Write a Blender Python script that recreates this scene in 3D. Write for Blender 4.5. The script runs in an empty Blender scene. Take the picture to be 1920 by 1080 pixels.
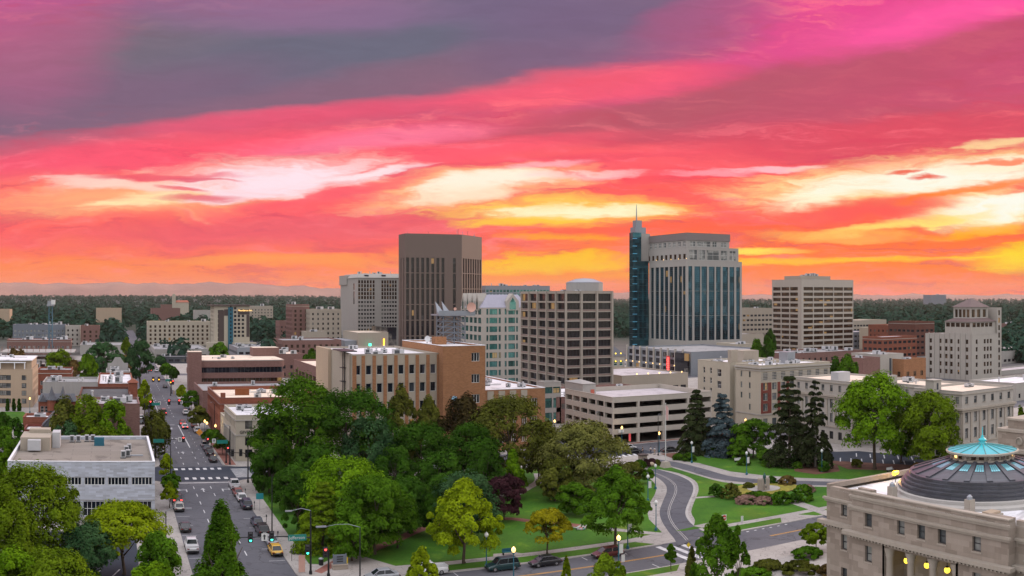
import bpy, math, random
import numpy as np
from mathutils import Vector
R = math.radians
sc = bpy.context.scene
COL = sc.collection
# ---------------------------------------------------------------- camera (a stitched cylindrical panorama)
VPX, F, HC, Y0 = 207.0, 1840.0, 38.0, 556.0       # azimuth zero column, pixels per radian, eye height, eye-level row
cam_d = bpy.data.cameras.new("camera"); cam = bpy.data.objects.new("camera", cam_d); COL.objects.link(cam)
sc.camera = cam
cam.location = (0, 0, HC); cam.rotation_euler = (R(90), 0, -(960 - VPX) / F)
cam_d.type = 'PANO'
sc.render.engine = 'CYCLES'
cam_d.panorama_type = 'CENTRAL_CYLINDRICAL'
cam_d.central_cylindrical_range_u_min = -960 / F; cam_d.central_cylindrical_range_u_max = 960 / F
cam_d.central_cylindrical_range_v_min = -(1080 - Y0) / F; cam_d.central_cylindrical_range_v_max = Y0 / F
cam_d.central_cylindrical_radius = 1.0
cam_d.clip_start = 1; cam_d.clip_end = 60000
sc.view_settings.view_transform = 'Standard'; sc.view_settings.look = 'None'
sc.view_settings.exposure = 0; sc.view_settings.gamma = 1
sc.cycles.max_bounces = 6; sc.cycles.diffuse_bounces = 1; sc.cycles.glossy_bounces = 3
sc.cycles.transmission_bounces = 3; sc.cycles.volume_bounces = 0; sc.cycles.transparent_max_bounces = 6
sc.cycles.use_denoising = True
sc.cycles.sample_clamp_indirect = 6
SUN_AZ, SUN_EL = 78.0, 13.0                        # soft last light from the right, ahead

def srgb(r, g, b):
    f = lambda c: (c / 255 / 12.92) if c / 255 <= .04045 else ((c / 255 + .055) / 1.055) ** 2.4
    return (f(r), f(g), f(b))

class NT:                                           # tiny node-graph helper
    def __init__(s, tree): s.t = tree; s.n = tree.nodes; s.l = tree.links
    def new(s, typ, **kw):
        n = s.n.new(typ)
        for k, v in kw.items(): setattr(n, k, v)
        return n
    def put(s, sock, v):
        if isinstance(v, bpy.types.NodeSocket): s.l.new(v, sock)
        elif v is not None:
            if hasattr(sock.default_value, '__len__') and not hasattr(v, '__len__'): v = [v] * len(sock.default_value)
            if hasattr(v, '__len__') and len(sock.default_value) == 4 and len(v) == 3: v = (*v, 1)
            sock.default_value = v
    def math(s, op, a, b=None, c=None, clamp=False):
        n = s.new('ShaderNodeMath', operation=op); n.use_clamp = clamp
        s.put(n.inputs[0], a)
        if b is not None: s.put(n.inputs[1], b)
        if c is not None: s.put(n.inputs[2], c)
        return n.outputs[0]
    def vmath(s, op, a, b=None, scale=None):
        n = s.new('ShaderNodeVectorMath', operation=op); s.put(n.inputs[0], a)
        if b is not None: s.put(n.inputs[1], b)
        if scale is not None: s.put(n.inputs['Scale'], scale)
        return n.outputs['Value'] if op in ('DOT_PRODUCT', 'LENGTH') else n.outputs[0]
    def mix(s, f, a, b, bt='MIX'):
        n = s.new('ShaderNodeMix', data_type='RGBA', blend_type=bt); n.clamp_factor = True
        s.put(n.inputs[0], f); s.put(n.inputs[6], a); s.put(n.inputs[7], b); return n.outputs[2]
    def noise(s, vec, scale, detail=3, rough=.5, dist=0, col=False):
        n = s.new('ShaderNodeTexNoise'); s.put(n.inputs['Vector'], vec)
        n.inputs['Scale'].default_value = scale; n.inputs['Detail'].default_value = detail
        n.inputs['Roughness'].default_value = rough; n.inputs['Distortion'].default_value = dist
        return n.outputs['Color'] if col else n.outputs['Fac']
    def ramp(s, f, stops, interp='LINEAR'):
        n = s.new('ShaderNodeValToRGB'); n.color_ramp.interpolation = interp; e = n.color_ramp.elements
        while len(e) < len(stops): e.new(.5)
        for i, (p, c) in enumerate(stops): e[i].position = p; e[i].color = (*c, 1)
        s.put(n.inputs[0], f); return n.outputs[0]
    def rng(s, v, a, b, c=0, d=1, smooth=True):
        n = s.new('ShaderNodeMapRange'); n.interpolation_type = 'SMOOTHSTEP' if smooth else 'LINEAR'
        s.put(n.inputs[0], v)
        for i, q in enumerate((a, b, c, d)): s.put(n.inputs[i + 1], q)
        return n.outputs[0]
    def comb(s, x, y, z=0):
        n = s.new('ShaderNodeCombineXYZ'); s.put(n.inputs[0], x); s.put(n.inputs[1], y); s.put(n.inputs[2], z); return n.outputs[0]
    def sep(s, v):
        n = s.new('ShaderNodeSeparateXYZ'); s.put(n.inputs[0], v); return n.outputs

# ---------------------------------------------------------------- sky: sunset cloud deck ahead, soft dusk behind
def make_world():
    w = bpy.data.worlds.new("World"); sc.world = w; w.use_nodes = True
    T = NT(w.node_tree); T.n.clear()
    d = T.new('ShaderNodeTexCoord').outputs['Generated']
    x, y, z = T.sep(d)
    azm = T.math('ARCTAN2', x, y)
    hyp = T.math('SQRT', T.math('ADD', T.math('MULTIPLY', x, x), T.math('MULTIPLY', y, y)))
    tel = T.math('DIVIDE', z, T.math('MAXIMUM', hyp, .02))
    U = T.math('MULTIPLY', azm, F / 1000)            # angular sky chart, thousands of units; u right, v up
    V = T.math('MULTIPLY', tel, F / 1000)
    uv = T.comb(U, V)
    def chart(px, py): return ((px - VPX) / 1000, (Y0 - py) / 1000)
    # streaky turbulence, drawn out along the cloud bands
    m1 = T.new('ShaderNodeMapping'); T.put(m1.inputs[0], uv); m1.inputs['Rotation'].default_value = (0, 0, R(-7)); m1.inputs['Scale'].default_value = (2.0, 11, 1)
    st = T.noise(m1.outputs[0], 1.5, 6, .58, .35)
    m2 = T.new('ShaderNodeMapping'); T.put(m2.inputs[0], uv); m2.inputs['Rotation'].default_value = (0, 0, R(-11)); m2.inputs['Scale'].default_value = (1.1, 4.2, 1); m2.inputs['Location'].default_value = (3.1, 1.7, 0)
    wv = T.noise(m2.outputs[0], 1.6, 5, .55, 0, True)
    wrp = T.vmath('MULTIPLY', T.vmath('SUBTRACT', wv, (.5, .5, .5)), (.34, .17, 0))
    m4 = T.new('ShaderNodeMapping'); T.put(m4.inputs[0], uv); m4.inputs['Rotation'].default_value = (0, 0, R(-6)); m4.inputs['Scale'].default_value = (5, 24, 1)
    wv2 = T.noise(m4.outputs[0], 1.6, 5, .65, 0, True)
    P = T.vmath('ADD', T.vmath('ADD', uv, wrp), T.vmath('MULTIPLY', T.vmath('SUBTRACT', wv2, (.5, .5, .5)), (.13, .045, 0)))
    m3 = T.new('ShaderNodeMapping'); T.put(m3.inputs[0], P); m3.inputs['Rotation'].default_value = (0, 0, R(-5)); m3.inputs['Scale'].default_value = (2.6, 24, 1)
    fine = T.noise(m3.outputs[0], 1.7, 7, .66, .2)
    m5 = T.new('ShaderNodeMapping'); T.put(m5.inputs[0], P); m5.inputs['Rotation'].default_value = (0, 0, R(-4)); m5.inputs['Scale'].default_value = (7, 46, 1); m5.inputs['Location'].default_value = (5.3, 2.2, 0)
    fin2 = T.noise(m5.outputs[0], 1.3, 8, .62, .3)
    P3 = T.vmath('ADD', uv, T.vmath('SCALE', T.vmath('SUBTRACT', P, uv), None, .62))
    pv = T.sep(P)[1]
    g = T.rng(T.math('ADD', pv, T.math('MULTIPLY', T.math('SUBTRACT', st, .5), .10)), 0, .56, 0, 1, False)
    S = srgb
    left = T.ramp(g, [(0, S(255, 138, 92)), (.09, S(255, 140, 86)), (.17, S(250, 112, 104)), (.30, S(252, 106, 112)), (.42, S(254, 103, 115)), (.58, S(226, 96, 122)), (.72, S(186, 98, 132)), (1, S(176, 96, 146))])
    right = T.ramp(g, [(0, S(255, 122, 66)), (.10, S(255, 132, 58)), (.22, S(255, 118, 72)), (.36, S(255, 104, 92)), (.50, S(226, 92, 104)), (.66, S(196, 92, 110)), (.82, S(212, 88, 132)), (1, S(236, 88, 152))])
    c = T.mix(T.rng(U, .25, 1.55), left, right)
    # darker and lighter streaks through the coral deck
    c = T.mix(T.math('MULTIPLY', T.rng(st, .52, .74), .42), c, S(206, 88, 112))
    c = T.mix(T.math('MULTIPLY', T.rng(fine, .51, .68), .50), c, S(255, 140, 142))
    c = T.mix(T.math('MULTIPLY', T.rng(fine, .49, .33), .50), c, S(218, 82, 106))
    c = T.mix(T.math('MULTIPLY', T.rng(fin2, .50, .72), .22), c, S(255, 160, 150))
    cnt = [0, {}]
    def seq(c, co):                                  # chain a few blobs at a time so the shader stays within its stack
        if cnt[0] % 6 == 0: cnt[1].clear()
        cnt[0] += 1
        if co not in cnt[1]:
            n = T.new('ShaderNodeVectorMath', operation='MULTIPLY_ADD'); T.put(n.inputs[0], c); n.inputs[1].default_value = (1e-7,) * 3; T.put(n.inputs[2], co); cnt[1][co] = n.outputs[0]
        return cnt[1][co]
    def blob(c, px, py, sx, sy, rot, col, k, coords=None, fn=None, lo=None, e0=1.5, e1=.12):
        u0, v0 = chart(px, py)
        m = T.new('ShaderNodeMapping'); m.vector_type = 'TEXTURE'
        T.put(m.inputs[0], seq(c, coords or P)); m.inputs['Location'].default_value = (u0, v0, 0)
        m.inputs['Rotation'].default_value = (0, 0, R(rot)); m.inputs['Scale'].default_value = (sx / 1000, sy / 1000, 1)
        dd = T.vmath('DOT_PRODUCT', m.outputs[0], m.outputs[0])
        if fn is not None: dd = T.math('ADD', dd, T.math('MULTIPLY', T.math('SUBTRACT', fn, .5), lo))
        f = T.math('MULTIPLY', T.rng(dd, e0, e1), k)
        return T.mix(f, c, col)
    # (px, py of the opening in the chart, half sizes, tilt, colour, strength)
    B = [
        # muddy mauve bands
        (1390, 175, 520, 50, 13, S(176, 92, 106), .78), (1760, 130, 420, 60, 15, S(190, 88, 112), .7), (1480, 262, 420, 34, 3, S(214, 88, 104), .5),
        (640, 425, 430, 24, 3, S(222, 98, 116), .55), (380, 455, 330, 22, 0, S(240, 100, 112), .4), (1250, 330, 200, 14, 4, S(250, 92, 106), .6),
        # big slate cloud bank upper left
        (300, 130, 820, 130, 9, S(116, 108, 122), .98), (820, 80, 520, 92, 10, S(106, 106, 124), .95), (90, 205, 420, 60, 7, S(128, 100, 124), .8), (700, 165, 420, 40, 10, S(140, 102, 122), .7),
        (40, 60, 170, 130, 0, S(196, 98, 140), .5), (560, 20, 260, 40, 0, S(150, 112, 150), .6), (1000, 20, 160, 50, 5, S(122, 102, 132), .7),
        # hot pink top right
        (1790, 25, 260, 34, 12, S(255, 104, 168), .8), (1430, 95, 330, 20, 16, S(226, 92, 146), .5), (1150, 62, 260, 62, 8, S(120, 100, 128), .8), (1330, 40, 150, 40, 14, S(196, 90, 134), .4), (1080, 160, 230, 30, 6, S(255, 106, 124), .7),
        (690, 262, 230, 20, 4, S(255, 138, 168), .7), (560, 215, 330, 20, 6, S(250, 96, 124), .7),
        (1080, 300, 360, 26, 2, S(255, 108, 116), .8), (860, 290, 300, 18, 7, S(255, 104, 122), .7), (300, 282, 330, 24, 6, S(255, 98, 118), .75), (110, 300, 200, 40, 0, S(246, 98, 124), .5), (150, 375, 260, 40, 0, S(255, 150, 118), .45), (1250, 385, 300, 24, 3, S(255, 102, 104), .6), (900, 320, 420, 9, 5, S(232, 84, 108), .45), (1700, 240, 330, 30, 6, S(222, 86, 104), .6),
    ]
    P2 = T.vmath('ADD', uv, T.vmath('SCALE', T.vmath('SUBTRACT', P, uv), None, .42))
    for b in B: c = blob(c, *b[:5], b[5], b[6], P2, st, .9, 2.1, .0)
    c = T.vmath('SCALE', c, None, T.math('ADD', .80, T.math('MULTIPLY', T.math('ADD', fine, T.math('MULTIPLY', fin2, .6)), .25)))
    zone = T.math('MULTIPLY', T.rng(V, .10, .20), T.rng(V, .37, .25))
    c = T.mix(T.math('MULTIPLY', T.math('MULTIPLY', T.rng(fine, .53, .70), zone), .5), c, S(255, 134, 150))
    c = T.mix(T.math('MULTIPLY', T.math('MULTIPLY', T.rng(fine, .47, .33), zone), .42), c, S(224, 78, 104))
    O = [  # bright breaks in the deck
        (250, 378, 250, 40, 3, S(255, 190, 140), .75), (230, 352, 160, 14, -3, S(255, 232, 222), .7), (280, 384, 120, 16, 8, S(255, 240, 190), .85), 
        (510, 335, 235, 42, 3, S(255, 206, 190), .8), (520, 338, 175, 32, 4, S(255, 232, 240), 1.0), (420, 372, 90, 14, 10, S(255, 228, 236), .9),
        (690, 332, 110, 9, 4, S(255, 236, 240), .8),
        (880, 358, 220, 32, 6, S(255, 204, 150), .85), (905, 352, 140, 16, 6, S(255, 246, 226), 1), (850, 376, 110, 12, 3, S(255, 240, 215), .8),
        (1050, 402, 230, 26, 1, S(255, 214, 110), .9), (1070, 404, 160, 12, 1, S(255, 250, 210), 1), (980, 425, 130, 12, 0, S(255, 206, 90), .8),
        (1100, 335, 110, 8, 3, S(255, 214, 214), .7), (1010, 320, 90, 7, 6, S(255, 190, 200), .7), (1440, 312, 90, 8, 3, S(255, 206, 214), .75), (1330, 325, 80, 6, 2, S(255, 186, 196), .6),
        (1690, 345, 330, 48, 5, S(255, 226, 160), .92), (1560, 360, 140, 22, 14, S(255, 250, 220), .95), (1760, 338, 230, 30, 3, S(255, 253, 236), 1), (1900, 318, 140, 14, 2, S(255, 244, 214), .9),
        (1860, 395, 190, 28, 4, S(255, 250, 190), .95), (1890, 390, 110, 18, 4, S(255, 254, 240), 1), (1690, 418, 170, 9, 6, S(255, 226, 130), .9), (1890, 268, 90, 12, 4, S(255, 226, 170), .8),
        (1040, 490, 210, 12, 1, S(255, 208, 62), .8), (1420, 470, 90, 8, 0, S(255, 232, 110), .9), (1500, 493, 330, 8, 2, S(255, 206, 70), .75), (1900, 480, 120, 26, 4, S(255, 222, 60), .9),
        (1560, 440, 160, 8, 1, S(255, 196, 110), .6), (1060, 455, 120, 7, 0, S(255, 190, 60), .6), (560, 490, 260, 12, 1, S(255, 164, 92), .6), (1830, 428, 120, 10, 5, S(255, 180, 60), .8),
        (1000, 512, 320, 16, 0, S(255, 152, 58), .7),
    ]
    for b in O: c = blob(c, *b[:5], b[5], b[6], P3, fin2, 2.8, 1.75, -.1)
    D = [  # dark wisps crossing the breaks
        (300, 336, 140, 7, 2, S(236, 92, 112), .85), (385, 340, 60, 4, -3, S(226, 96, 116), .8), (350, 380, 80, 9, 3, S(230, 104, 116), .85), (325, 358, 45, 5, -5, S(236, 100, 112), .8),
        (600, 372, 200, 8, 9, S(250, 100, 112), .8), (1690, 322, 46, 5, 0, S(236, 92, 66), .9), (1730, 336, 42, 5, -4, S(232, 86, 66), .9), (1880, 312, 90, 6, 2, S(250, 112, 70), .8),
        (1640, 392, 170, 16, 4, S(246, 96, 90), .9), (1830, 362, 170, 8, 8, S(255, 130, 60), .85), (1500, 410, 250, 14, 2, S(252, 96, 96), .6), (1250, 440, 260, 12, 2, S(250, 100, 84), .55),
    ]
    for b in D: c = blob(c, *b[:5], b[5], b[6], P3, fin2, 1.6, 1.6, 0)
    # away from the sunset and overhead: an even dusk sky over the real atmosphere model
    sky = T.new('ShaderNodeTexSky', sky_type='NISHITA'); sky.sun_disc = False
    sky.sun_elevation = R(SUN_EL); sky.sun_rotation = R(SUN_AZ); sky.altitude = 800
    nish = T.vmath('SCALE', sky.outputs[0], None, .06)
    soft = T.mix(T.rng(z, -.05, .85), (.70, .635, .58), (2.10, 2.02, 2.12))
    dusk = T.vmath('ADD', T.vmath('SCALE', soft, None, SKY_K), nish)
    lum = T.vmath('DOT_PRODUCT', c, (.3, .5, .2)); c = T.vmath('MAXIMUM', T.vmath('ADD', T.vmath('SCALE', c, None, 1.12), T.comb(*[T.math('MULTIPLY', lum, -.12)] * 3)), (0, 0, 0))
    fr = T.math('MULTIPLY', T.rng(T.math('ABSOLUTE', T.math('SUBTRACT', azm, .41)), 1.5, .75), T.rng(tel, .80, .33))
    c = T.mix(fr, dusk, c)
    bg = T.new('ShaderNodeBackground'); T.put(bg.inputs[0], c); bg.inputs[1].default_value = 1.0
    out = T.new('ShaderNodeOutputWorld'); T.l.new(bg.outputs[0], out.inputs[0])
    w.cycles.sampling_method = 'MANUAL'; w.cycles.sample_map_resolution = 512
SKY_K = .75
make_world()
sd = bpy.data.lights.new("sun", 'SUN'); sd.energy = 1.9; sd.angle = R(11); sd.color = (1, .76, .58)
sun = bpy.data.objects.new("sun", sd); COL.objects.link(sun)
_d = Vector((math.sin(R(SUN_AZ)) * math.cos(R(SUN_EL)), math.cos(R(SUN_AZ)) * math.cos(R(SUN_EL)), math.sin(R(SUN_EL))))
sun.rotation_euler = _d.to_track_quat('Z', 'Y').to_euler(); sun.location = (200, 100, 150)

# ---------------------------------------------------------------- survey helpers: a sighting (column,row) to ground metres
def az(px): return (px - VPX) / F
def G(px, py, z=0.0):
    r = (HC - z) * F / (py - Y0); a = az(px); return Vector((r * math.sin(a), r * math.cos(a), z))
def XY(px, Y): return Y * math.tan(az(px))
def YX(px, X): return X / math.tan(az(px))
def ZH(x, y, py): return HC - (py - Y0) * math.hypot(x, y) / F
# ---------------------------------------------------------------- materials
MATS = {}
def newmat(name):
    m = bpy.data.materials.new(name); m.use_nodes = True; T = NT(m.node_tree)
    return m, T, T.n['Principled BSDF']
def wall(name, rgb, rough=.85, var=.16, scale=.12, grain=.10, streak=.14, brick=None, spec=.3, met=0.0):
    if name in MATS: return MATS[name]
    m, T, b = newmat(name)
    p = T.new('ShaderNodeNewGeometry').outputs['Position']
    f = T.math('ADD', 1 - (var + grain + streak) * .5, T.math('MULTIPLY', T.noise(p, scale, 4, .6), var))
    f = T.math('ADD', f, T.math('MULTIPLY', T.noise(p, 2.6, 2, .6), grain))
    if streak:
        mp = T.new('ShaderNodeMapping'); T.put(mp.inputs[0], p); mp.inputs['Scale'].default_value = (1.3, 1.3, .07)
        f = T.math('ADD', f, T.math('MULTIPLY', T.noise(mp.outputs[0], 1.0, 3, .6), streak))
    c = T.vmath('SCALE', rgb, None, f)
    if brick:
        x, y, z = T.sep(p)
        bt = T.new('ShaderNodeTexBrick'); T.put(bt.inputs[0], T.comb(T.math('ADD', x, y), z, 0))
        bt.inputs['Scale'].default_value = 1; bt.inputs['Brick Width'].default_value = brick[0]; bt.inputs['Row Height'].default_value = brick[1]
        bt.inputs['Mortar Size'].default_value = brick[2]
        bt.inputs[1].default_value = (1, 1, 1, 1); bt.inputs[2].default_value = (.72, .70, .68, 1); bt.inputs[3].default_value = (*brick[3], 1)
        c = T.mix(1, c, bt.outputs[0], 'MULTIPLY')
    if name.startswith('roof_') and name != 'roof_tile':   # membrane seams, ponding stains, patches
        x, y, z = T.sep(p); bt = T.new('ShaderNodeTexBrick'); T.put(bt.inputs[0], T.comb(x, y, 0)); bt.inputs['Scale'].default_value = 1; bt.inputs['Brick Width'].default_value = 7; bt.inputs['Row Height'].default_value = 2.2; bt.inputs['Mortar Size'].default_value = .05
        bt.inputs[1].default_value = (1, 1, 1, 1); bt.inputs[2].default_value = (.90, .90, .89, 1); bt.inputs[3].default_value = (.62, .62, .62, 1); c = T.mix(1, c, bt.outputs[0], 'MULTIPLY')
        c = T.vmath('SCALE', c, None, T.rng(T.noise(p, .16, 4, .6, .8), .66, .54, .62, 1))
    T.put(b.inputs['Base Color'], c)
    b.inputs['Roughness'].default_value = rough; b.inputs['Specular IOR Level'].default_value = spec; b.inputs['Metallic'].default_value = met
    MATS[name] = m; return m
def plain(name, rgb, rough=.5, met=0, spec=.5, emit=0, ecol=None):
    if name in MATS: return MATS[name]
    m, T, b = newmat(name)
    p = T.new('ShaderNodeTexCoord').outputs['Object']
    T.put(b.inputs['Base Color'], T.vmath('SCALE', rgb, None, T.math('ADD', .9, T.math('MULTIPLY', T.noise(p, 1.7, 3), .2))))
    b.inputs['Roughness'].default_value = rough; b.inputs['Metallic'].default_value = met; b.inputs['Specular IOR Level'].default_value = spec
    if emit:
        b.inputs['Emission Color'].default_value = (*(ecol or rgb), 1); b.inputs['Emission Strength'].default_value = emit
    MATS[name] = m; return m
def glass(name, rgb, rough=.07, met=0.0, blind=.25, blindc=(.20, .19, .17), var=.6, lit=.018):
    """Opaque window glass as seen from outside: dark room, some blinds, glossy front; each pane differs."""
    if name in MATS: return MATS[name]
    m, T, b = newmat(name)
    oi = T.new('ShaderNodeObjectInfo').outputs['Random']
    g = T.new('ShaderNodeNewGeometry'); p = g.outputs['Position']
    cell = T.new('ShaderNodeTexWhiteNoise', noise_dimensions='3D')
    T.put(cell.inputs[0], T.vmath('FLOOR', T.vmath('MULTIPLY', p, (.31, .31, .28))))
    rnd = T.math('FRACT', T.math('ADD', oi, cell.outputs[0]))
    k = T.math('ADD', 1 - var * .5, T.math('MULTIPLY', rnd, var))
    c = T.vmath('SCALE', rgb, None, k)
    c = T.mix(T.math('MULTIPLY', T.math('GREATER_THAN', rnd, 1 - blind), T.rng(T.noise(p, .5, 2), .35, .65, .3, 1)), c, blindc)
    T.put(b.inputs['Base Color'], c); b.inputs['Roughness'].default_value = rough; b.inputs['Metallic'].default_value = met
    if lit: T.put(b.inputs['Emission Color'], (1, .58, .22)); T.put(b.inputs['Emission Strength'], T.math('MULTIPLY', T.math('LESS_THAN', rnd, lit), .28))
    bp = T.new('ShaderNodeBump'); bp.inputs['Strength'].default_value = .06; bp.inputs['Distance'].default_value = .3
    T.put(bp.inputs['Height'], T.noise(p, .6, 2)); T.l.new(bp.outputs[0], b.inputs['Normal'])
    MATS[name] = m; return m
def M(x): return MATS[x]

# ---------------------------------------------------------------- mesh builder
class MB:
    def __init__(s): s.v = []; s.f = []; s.m = []
    def face(s, pts, mi=0):
        i = len(s.v); s.v.extend([tuple(p) for p in pts]); s.f.append(tuple(range(i, i + len(pts)))); s.m.append(mi)
    def box(s, x0, x1, y0, y1, z0, z1, mi=0, top=None, bot=True):
        i = len(s.v)
        s.v += [(x0, y0, z0), (x1, y0, z0), (x1, y1, z0), (x0, y1, z0), (x0, y0, z1), (x1, y0, z1), (x1, y1, z1), (x0, y1, z1)]
        fs = [(0, 1, 5, 4), (1, 2, 6, 5), (2, 3, 7, 6), (3, 0, 4, 7), (4, 5, 6, 7)] + ([(3, 2, 1, 0)] if bot else [])
        for k, f in enumerate(fs):
            s.f.append(tuple(i + q for q in f)); s.m.append(top if (k == 4 and top is not None) else mi)
        return s
    def obox(s, c, u, hw, hd, z0, z1, mi=0):        # box turned to direction u in plan
        u = Vector((u[0], u[1], 0)).normalized(); n = Vector((-u.y, u.x, 0)); c = Vector((c[0], c[1], 0))
        P = [c - u * hw - n * hd, c + u * hw - n * hd, c + u * hw + n * hd, c - u * hw + n * hd]
        return s.prism([(p.x, p.y) for p in P], z0, z1, mi)
    def prism(s, pts, z0, z1, mi=0, top=None, cap=True, bot=False):
        n = len(pts); i = len(s.v)
        if sum(pts[k][0] * pts[(k + 1) % n][1] - pts[(k + 1) % n][0] * pts[k][1] for k in range(n)) < 0: pts = pts[::-1]
        s.v += [(p[0], p[1], z0) for p in pts] + [(p[0], p[1], z1) for p in pts]
        for k in range(n): s.f.append((i + k, i + (k + 1) % n, i + n + (k + 1) % n, i + n + k)); s.m.append(mi)
        if cap: s.f.append(tuple(i + n + k for k in range(n))); s.m.append(mi if top is None else top)
        if bot: s.f.append(tuple(i + n - 1 - k for k in range(n))); s.m.append(mi)
        return s
    def frus(s, pts0, z0, pts1, z1, mi=0, cap=True, top=None):
        n = len(pts0); i = len(s.v)
        s.v += [(p[0], p[1], z0) for p in pts0] + [(p[0], p[1], z1) for p in pts1]
        for k in range(n): s.f.append((i + k, i + (k + 1) % n, i + n + (k + 1) % n, i + n + k)); s.m.append(mi)
        if cap: s.f.append(tuple(i + n + k for k in range(n))); s.m.append(mi if top is None else top)
        return s
    def pyr(s, x0, x1, y0, y1, z0, z1, mi=0, k=0.0):   # hipped roof, ridge share k along x
        cx, cy = (x0 + x1) / 2, (y0 + y1) / 2; h = (x1 - x0) / 2 * k
        a, b, c, d = (x0, y0, z0), (x1, y0, z0), (x1, y1, z0), (x0, y1, z0); p, q = (cx - h, cy, z1), (cx + h, cy, z1)
        if k: s.face([a, b, q, p], mi); s.face([c, d, p, q], mi)
        else: s.face([a, b, p], mi); s.face([c, d, p], mi)
        s.face([b, c, q], mi); s.face([d, a, p], mi); return s
    def tube(s, pts, rad, n=8, mi=0, cap=True):
        pts = [Vector(p) for p in pts]; rad = rad if hasattr(rad, '__len__') else [rad] * len(pts); i = len(s.v)
        for k, p in enumerate(pts):
            t = (pts[min(k + 1, len(pts) - 1)] - pts[max(k - 1, 0)]).normalized()
            a = t.orthogonal().normalized() if abs(t.z) < .95 else Vector((1, 0, 0)); a = (a - t * a.dot(t)).normalized(); b = t.cross(a)
            for j in range(n):
                w = 2 * math.pi * j / n; s.v.append(tuple(p + (a * math.cos(w) + b * math.sin(w)) * rad[k]))
        for k in range(len(pts) - 1):
            for j in range(n): s.f.append((i + k * n + j, i + k * n + (j + 1) % n, i + (k + 1) * n + (j + 1) % n, i + (k + 1) * n + j)); s.m.append(mi)
        if cap:
            s.f.append(tuple(i + n - 1 - j for j in range(n))); s.m.append(mi)
            e = i + (len(pts) - 1) * n; s.f.append(tuple(e + j for j in range(n))); s.m.append(mi)
        return s
    def lathe(s, prof, c=(0, 0), n=24, mi=0, mis=None):
        i = len(s.v)
        for r, z in prof:
            for j in range(n): w = 2 * math.pi * j / n; s.v.append((c[0] + r * math.cos(w), c[1] + r * math.sin(w), z))
        for k in range(len(prof) - 1):
            for j in range(n): s.f.append((i + k * n + j, i + k * n + (j + 1) % n, i + (k + 1) * n + (j + 1) % n, i + (k + 1) * n + j)); s.m.append(mis[k] if mis else mi)
        return s
    def ball(s, c, r, n=10, mi=0, sz=1):
        pr = [(max(r * math.sin(math.pi * k / (n // 2 + 1)), 1e-4), c[2] - r * sz * math.cos(math.pi * k / (n // 2 + 1))) for k in range(n // 2 + 2)]
        return s.lathe(pr, c[:2], n, mi)
    def mesh(s, name, mats, off=(0, 0, 0), smooth=False):
        me = bpy.data.meshes.new(name)
        v = [(a - off[0], b - off[1], c - off[2]) for a, b, c in s.v]
        me.from_pydata(v, [], s.f); 
        for m in mats: me.materials.append(m)
        me.polygons.foreach_set('material_index', s.m)
        if smooth: me.polygons.foreach_set('use_smooth', [True] * len(s.f))
        me.update(); return me
    def build(s, name, mats, parent=None, off=None, smooth=False):
        mats = mats if isinstance(mats, (list, tuple)) else [mats]
        if off is None: off = parent.location if parent else (0, 0, 0)
        o = bpy.data.objects.new(name, s.mesh(name, mats, off, smooth)); COL.objects.link(o)
        if parent: o.parent = parent
        return o

def thing(name, label, cat, loc=(0, 0, 0), rz=0, group=None):
    o = bpy.data.objects.new(name, None); COL.objects.link(o); o.location = loc; o.rotation_euler = (0, 0, rz)
    o.empty_display_size = .5; o['label'] = label; o['category'] = cat
    if group: o['group'] = group
    return o
def tag(o, label, cat, group=None):
    o['label'] = label; o['category'] = cat
    if group: o['group'] = group
    return o
def struct(o): o['kind'] = 'structure'; return o
KIDS = {}
def put(name, me, parent, loc=(0, 0, 0), rz=0, sc_=(1, 1, 1)):
    o = bpy.data.objects.new(name, me); COL.objects.link(o); o.parent = parent; o.location = loc; o.rotation_euler = (0, 0, rz); o.scale = sc_
    KIDS.setdefault(parent.name, []).append(o); return o
def dup(root, label, loc, rz=0, group=None, scale=None):
    r = root.copy(); COL.objects.link(r); r.location = loc; r.rotation_euler = (0, 0, rz); r['label'] = label
    if group: r['group'] = group
    if scale: r.scale = scale
    for c in root.children:
        k = c.copy(); COL.objects.link(k); k.parent = r
        for g in c.children:
            q = g.copy(); COL.objects.link(q); q.parent = k
    return r

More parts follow.
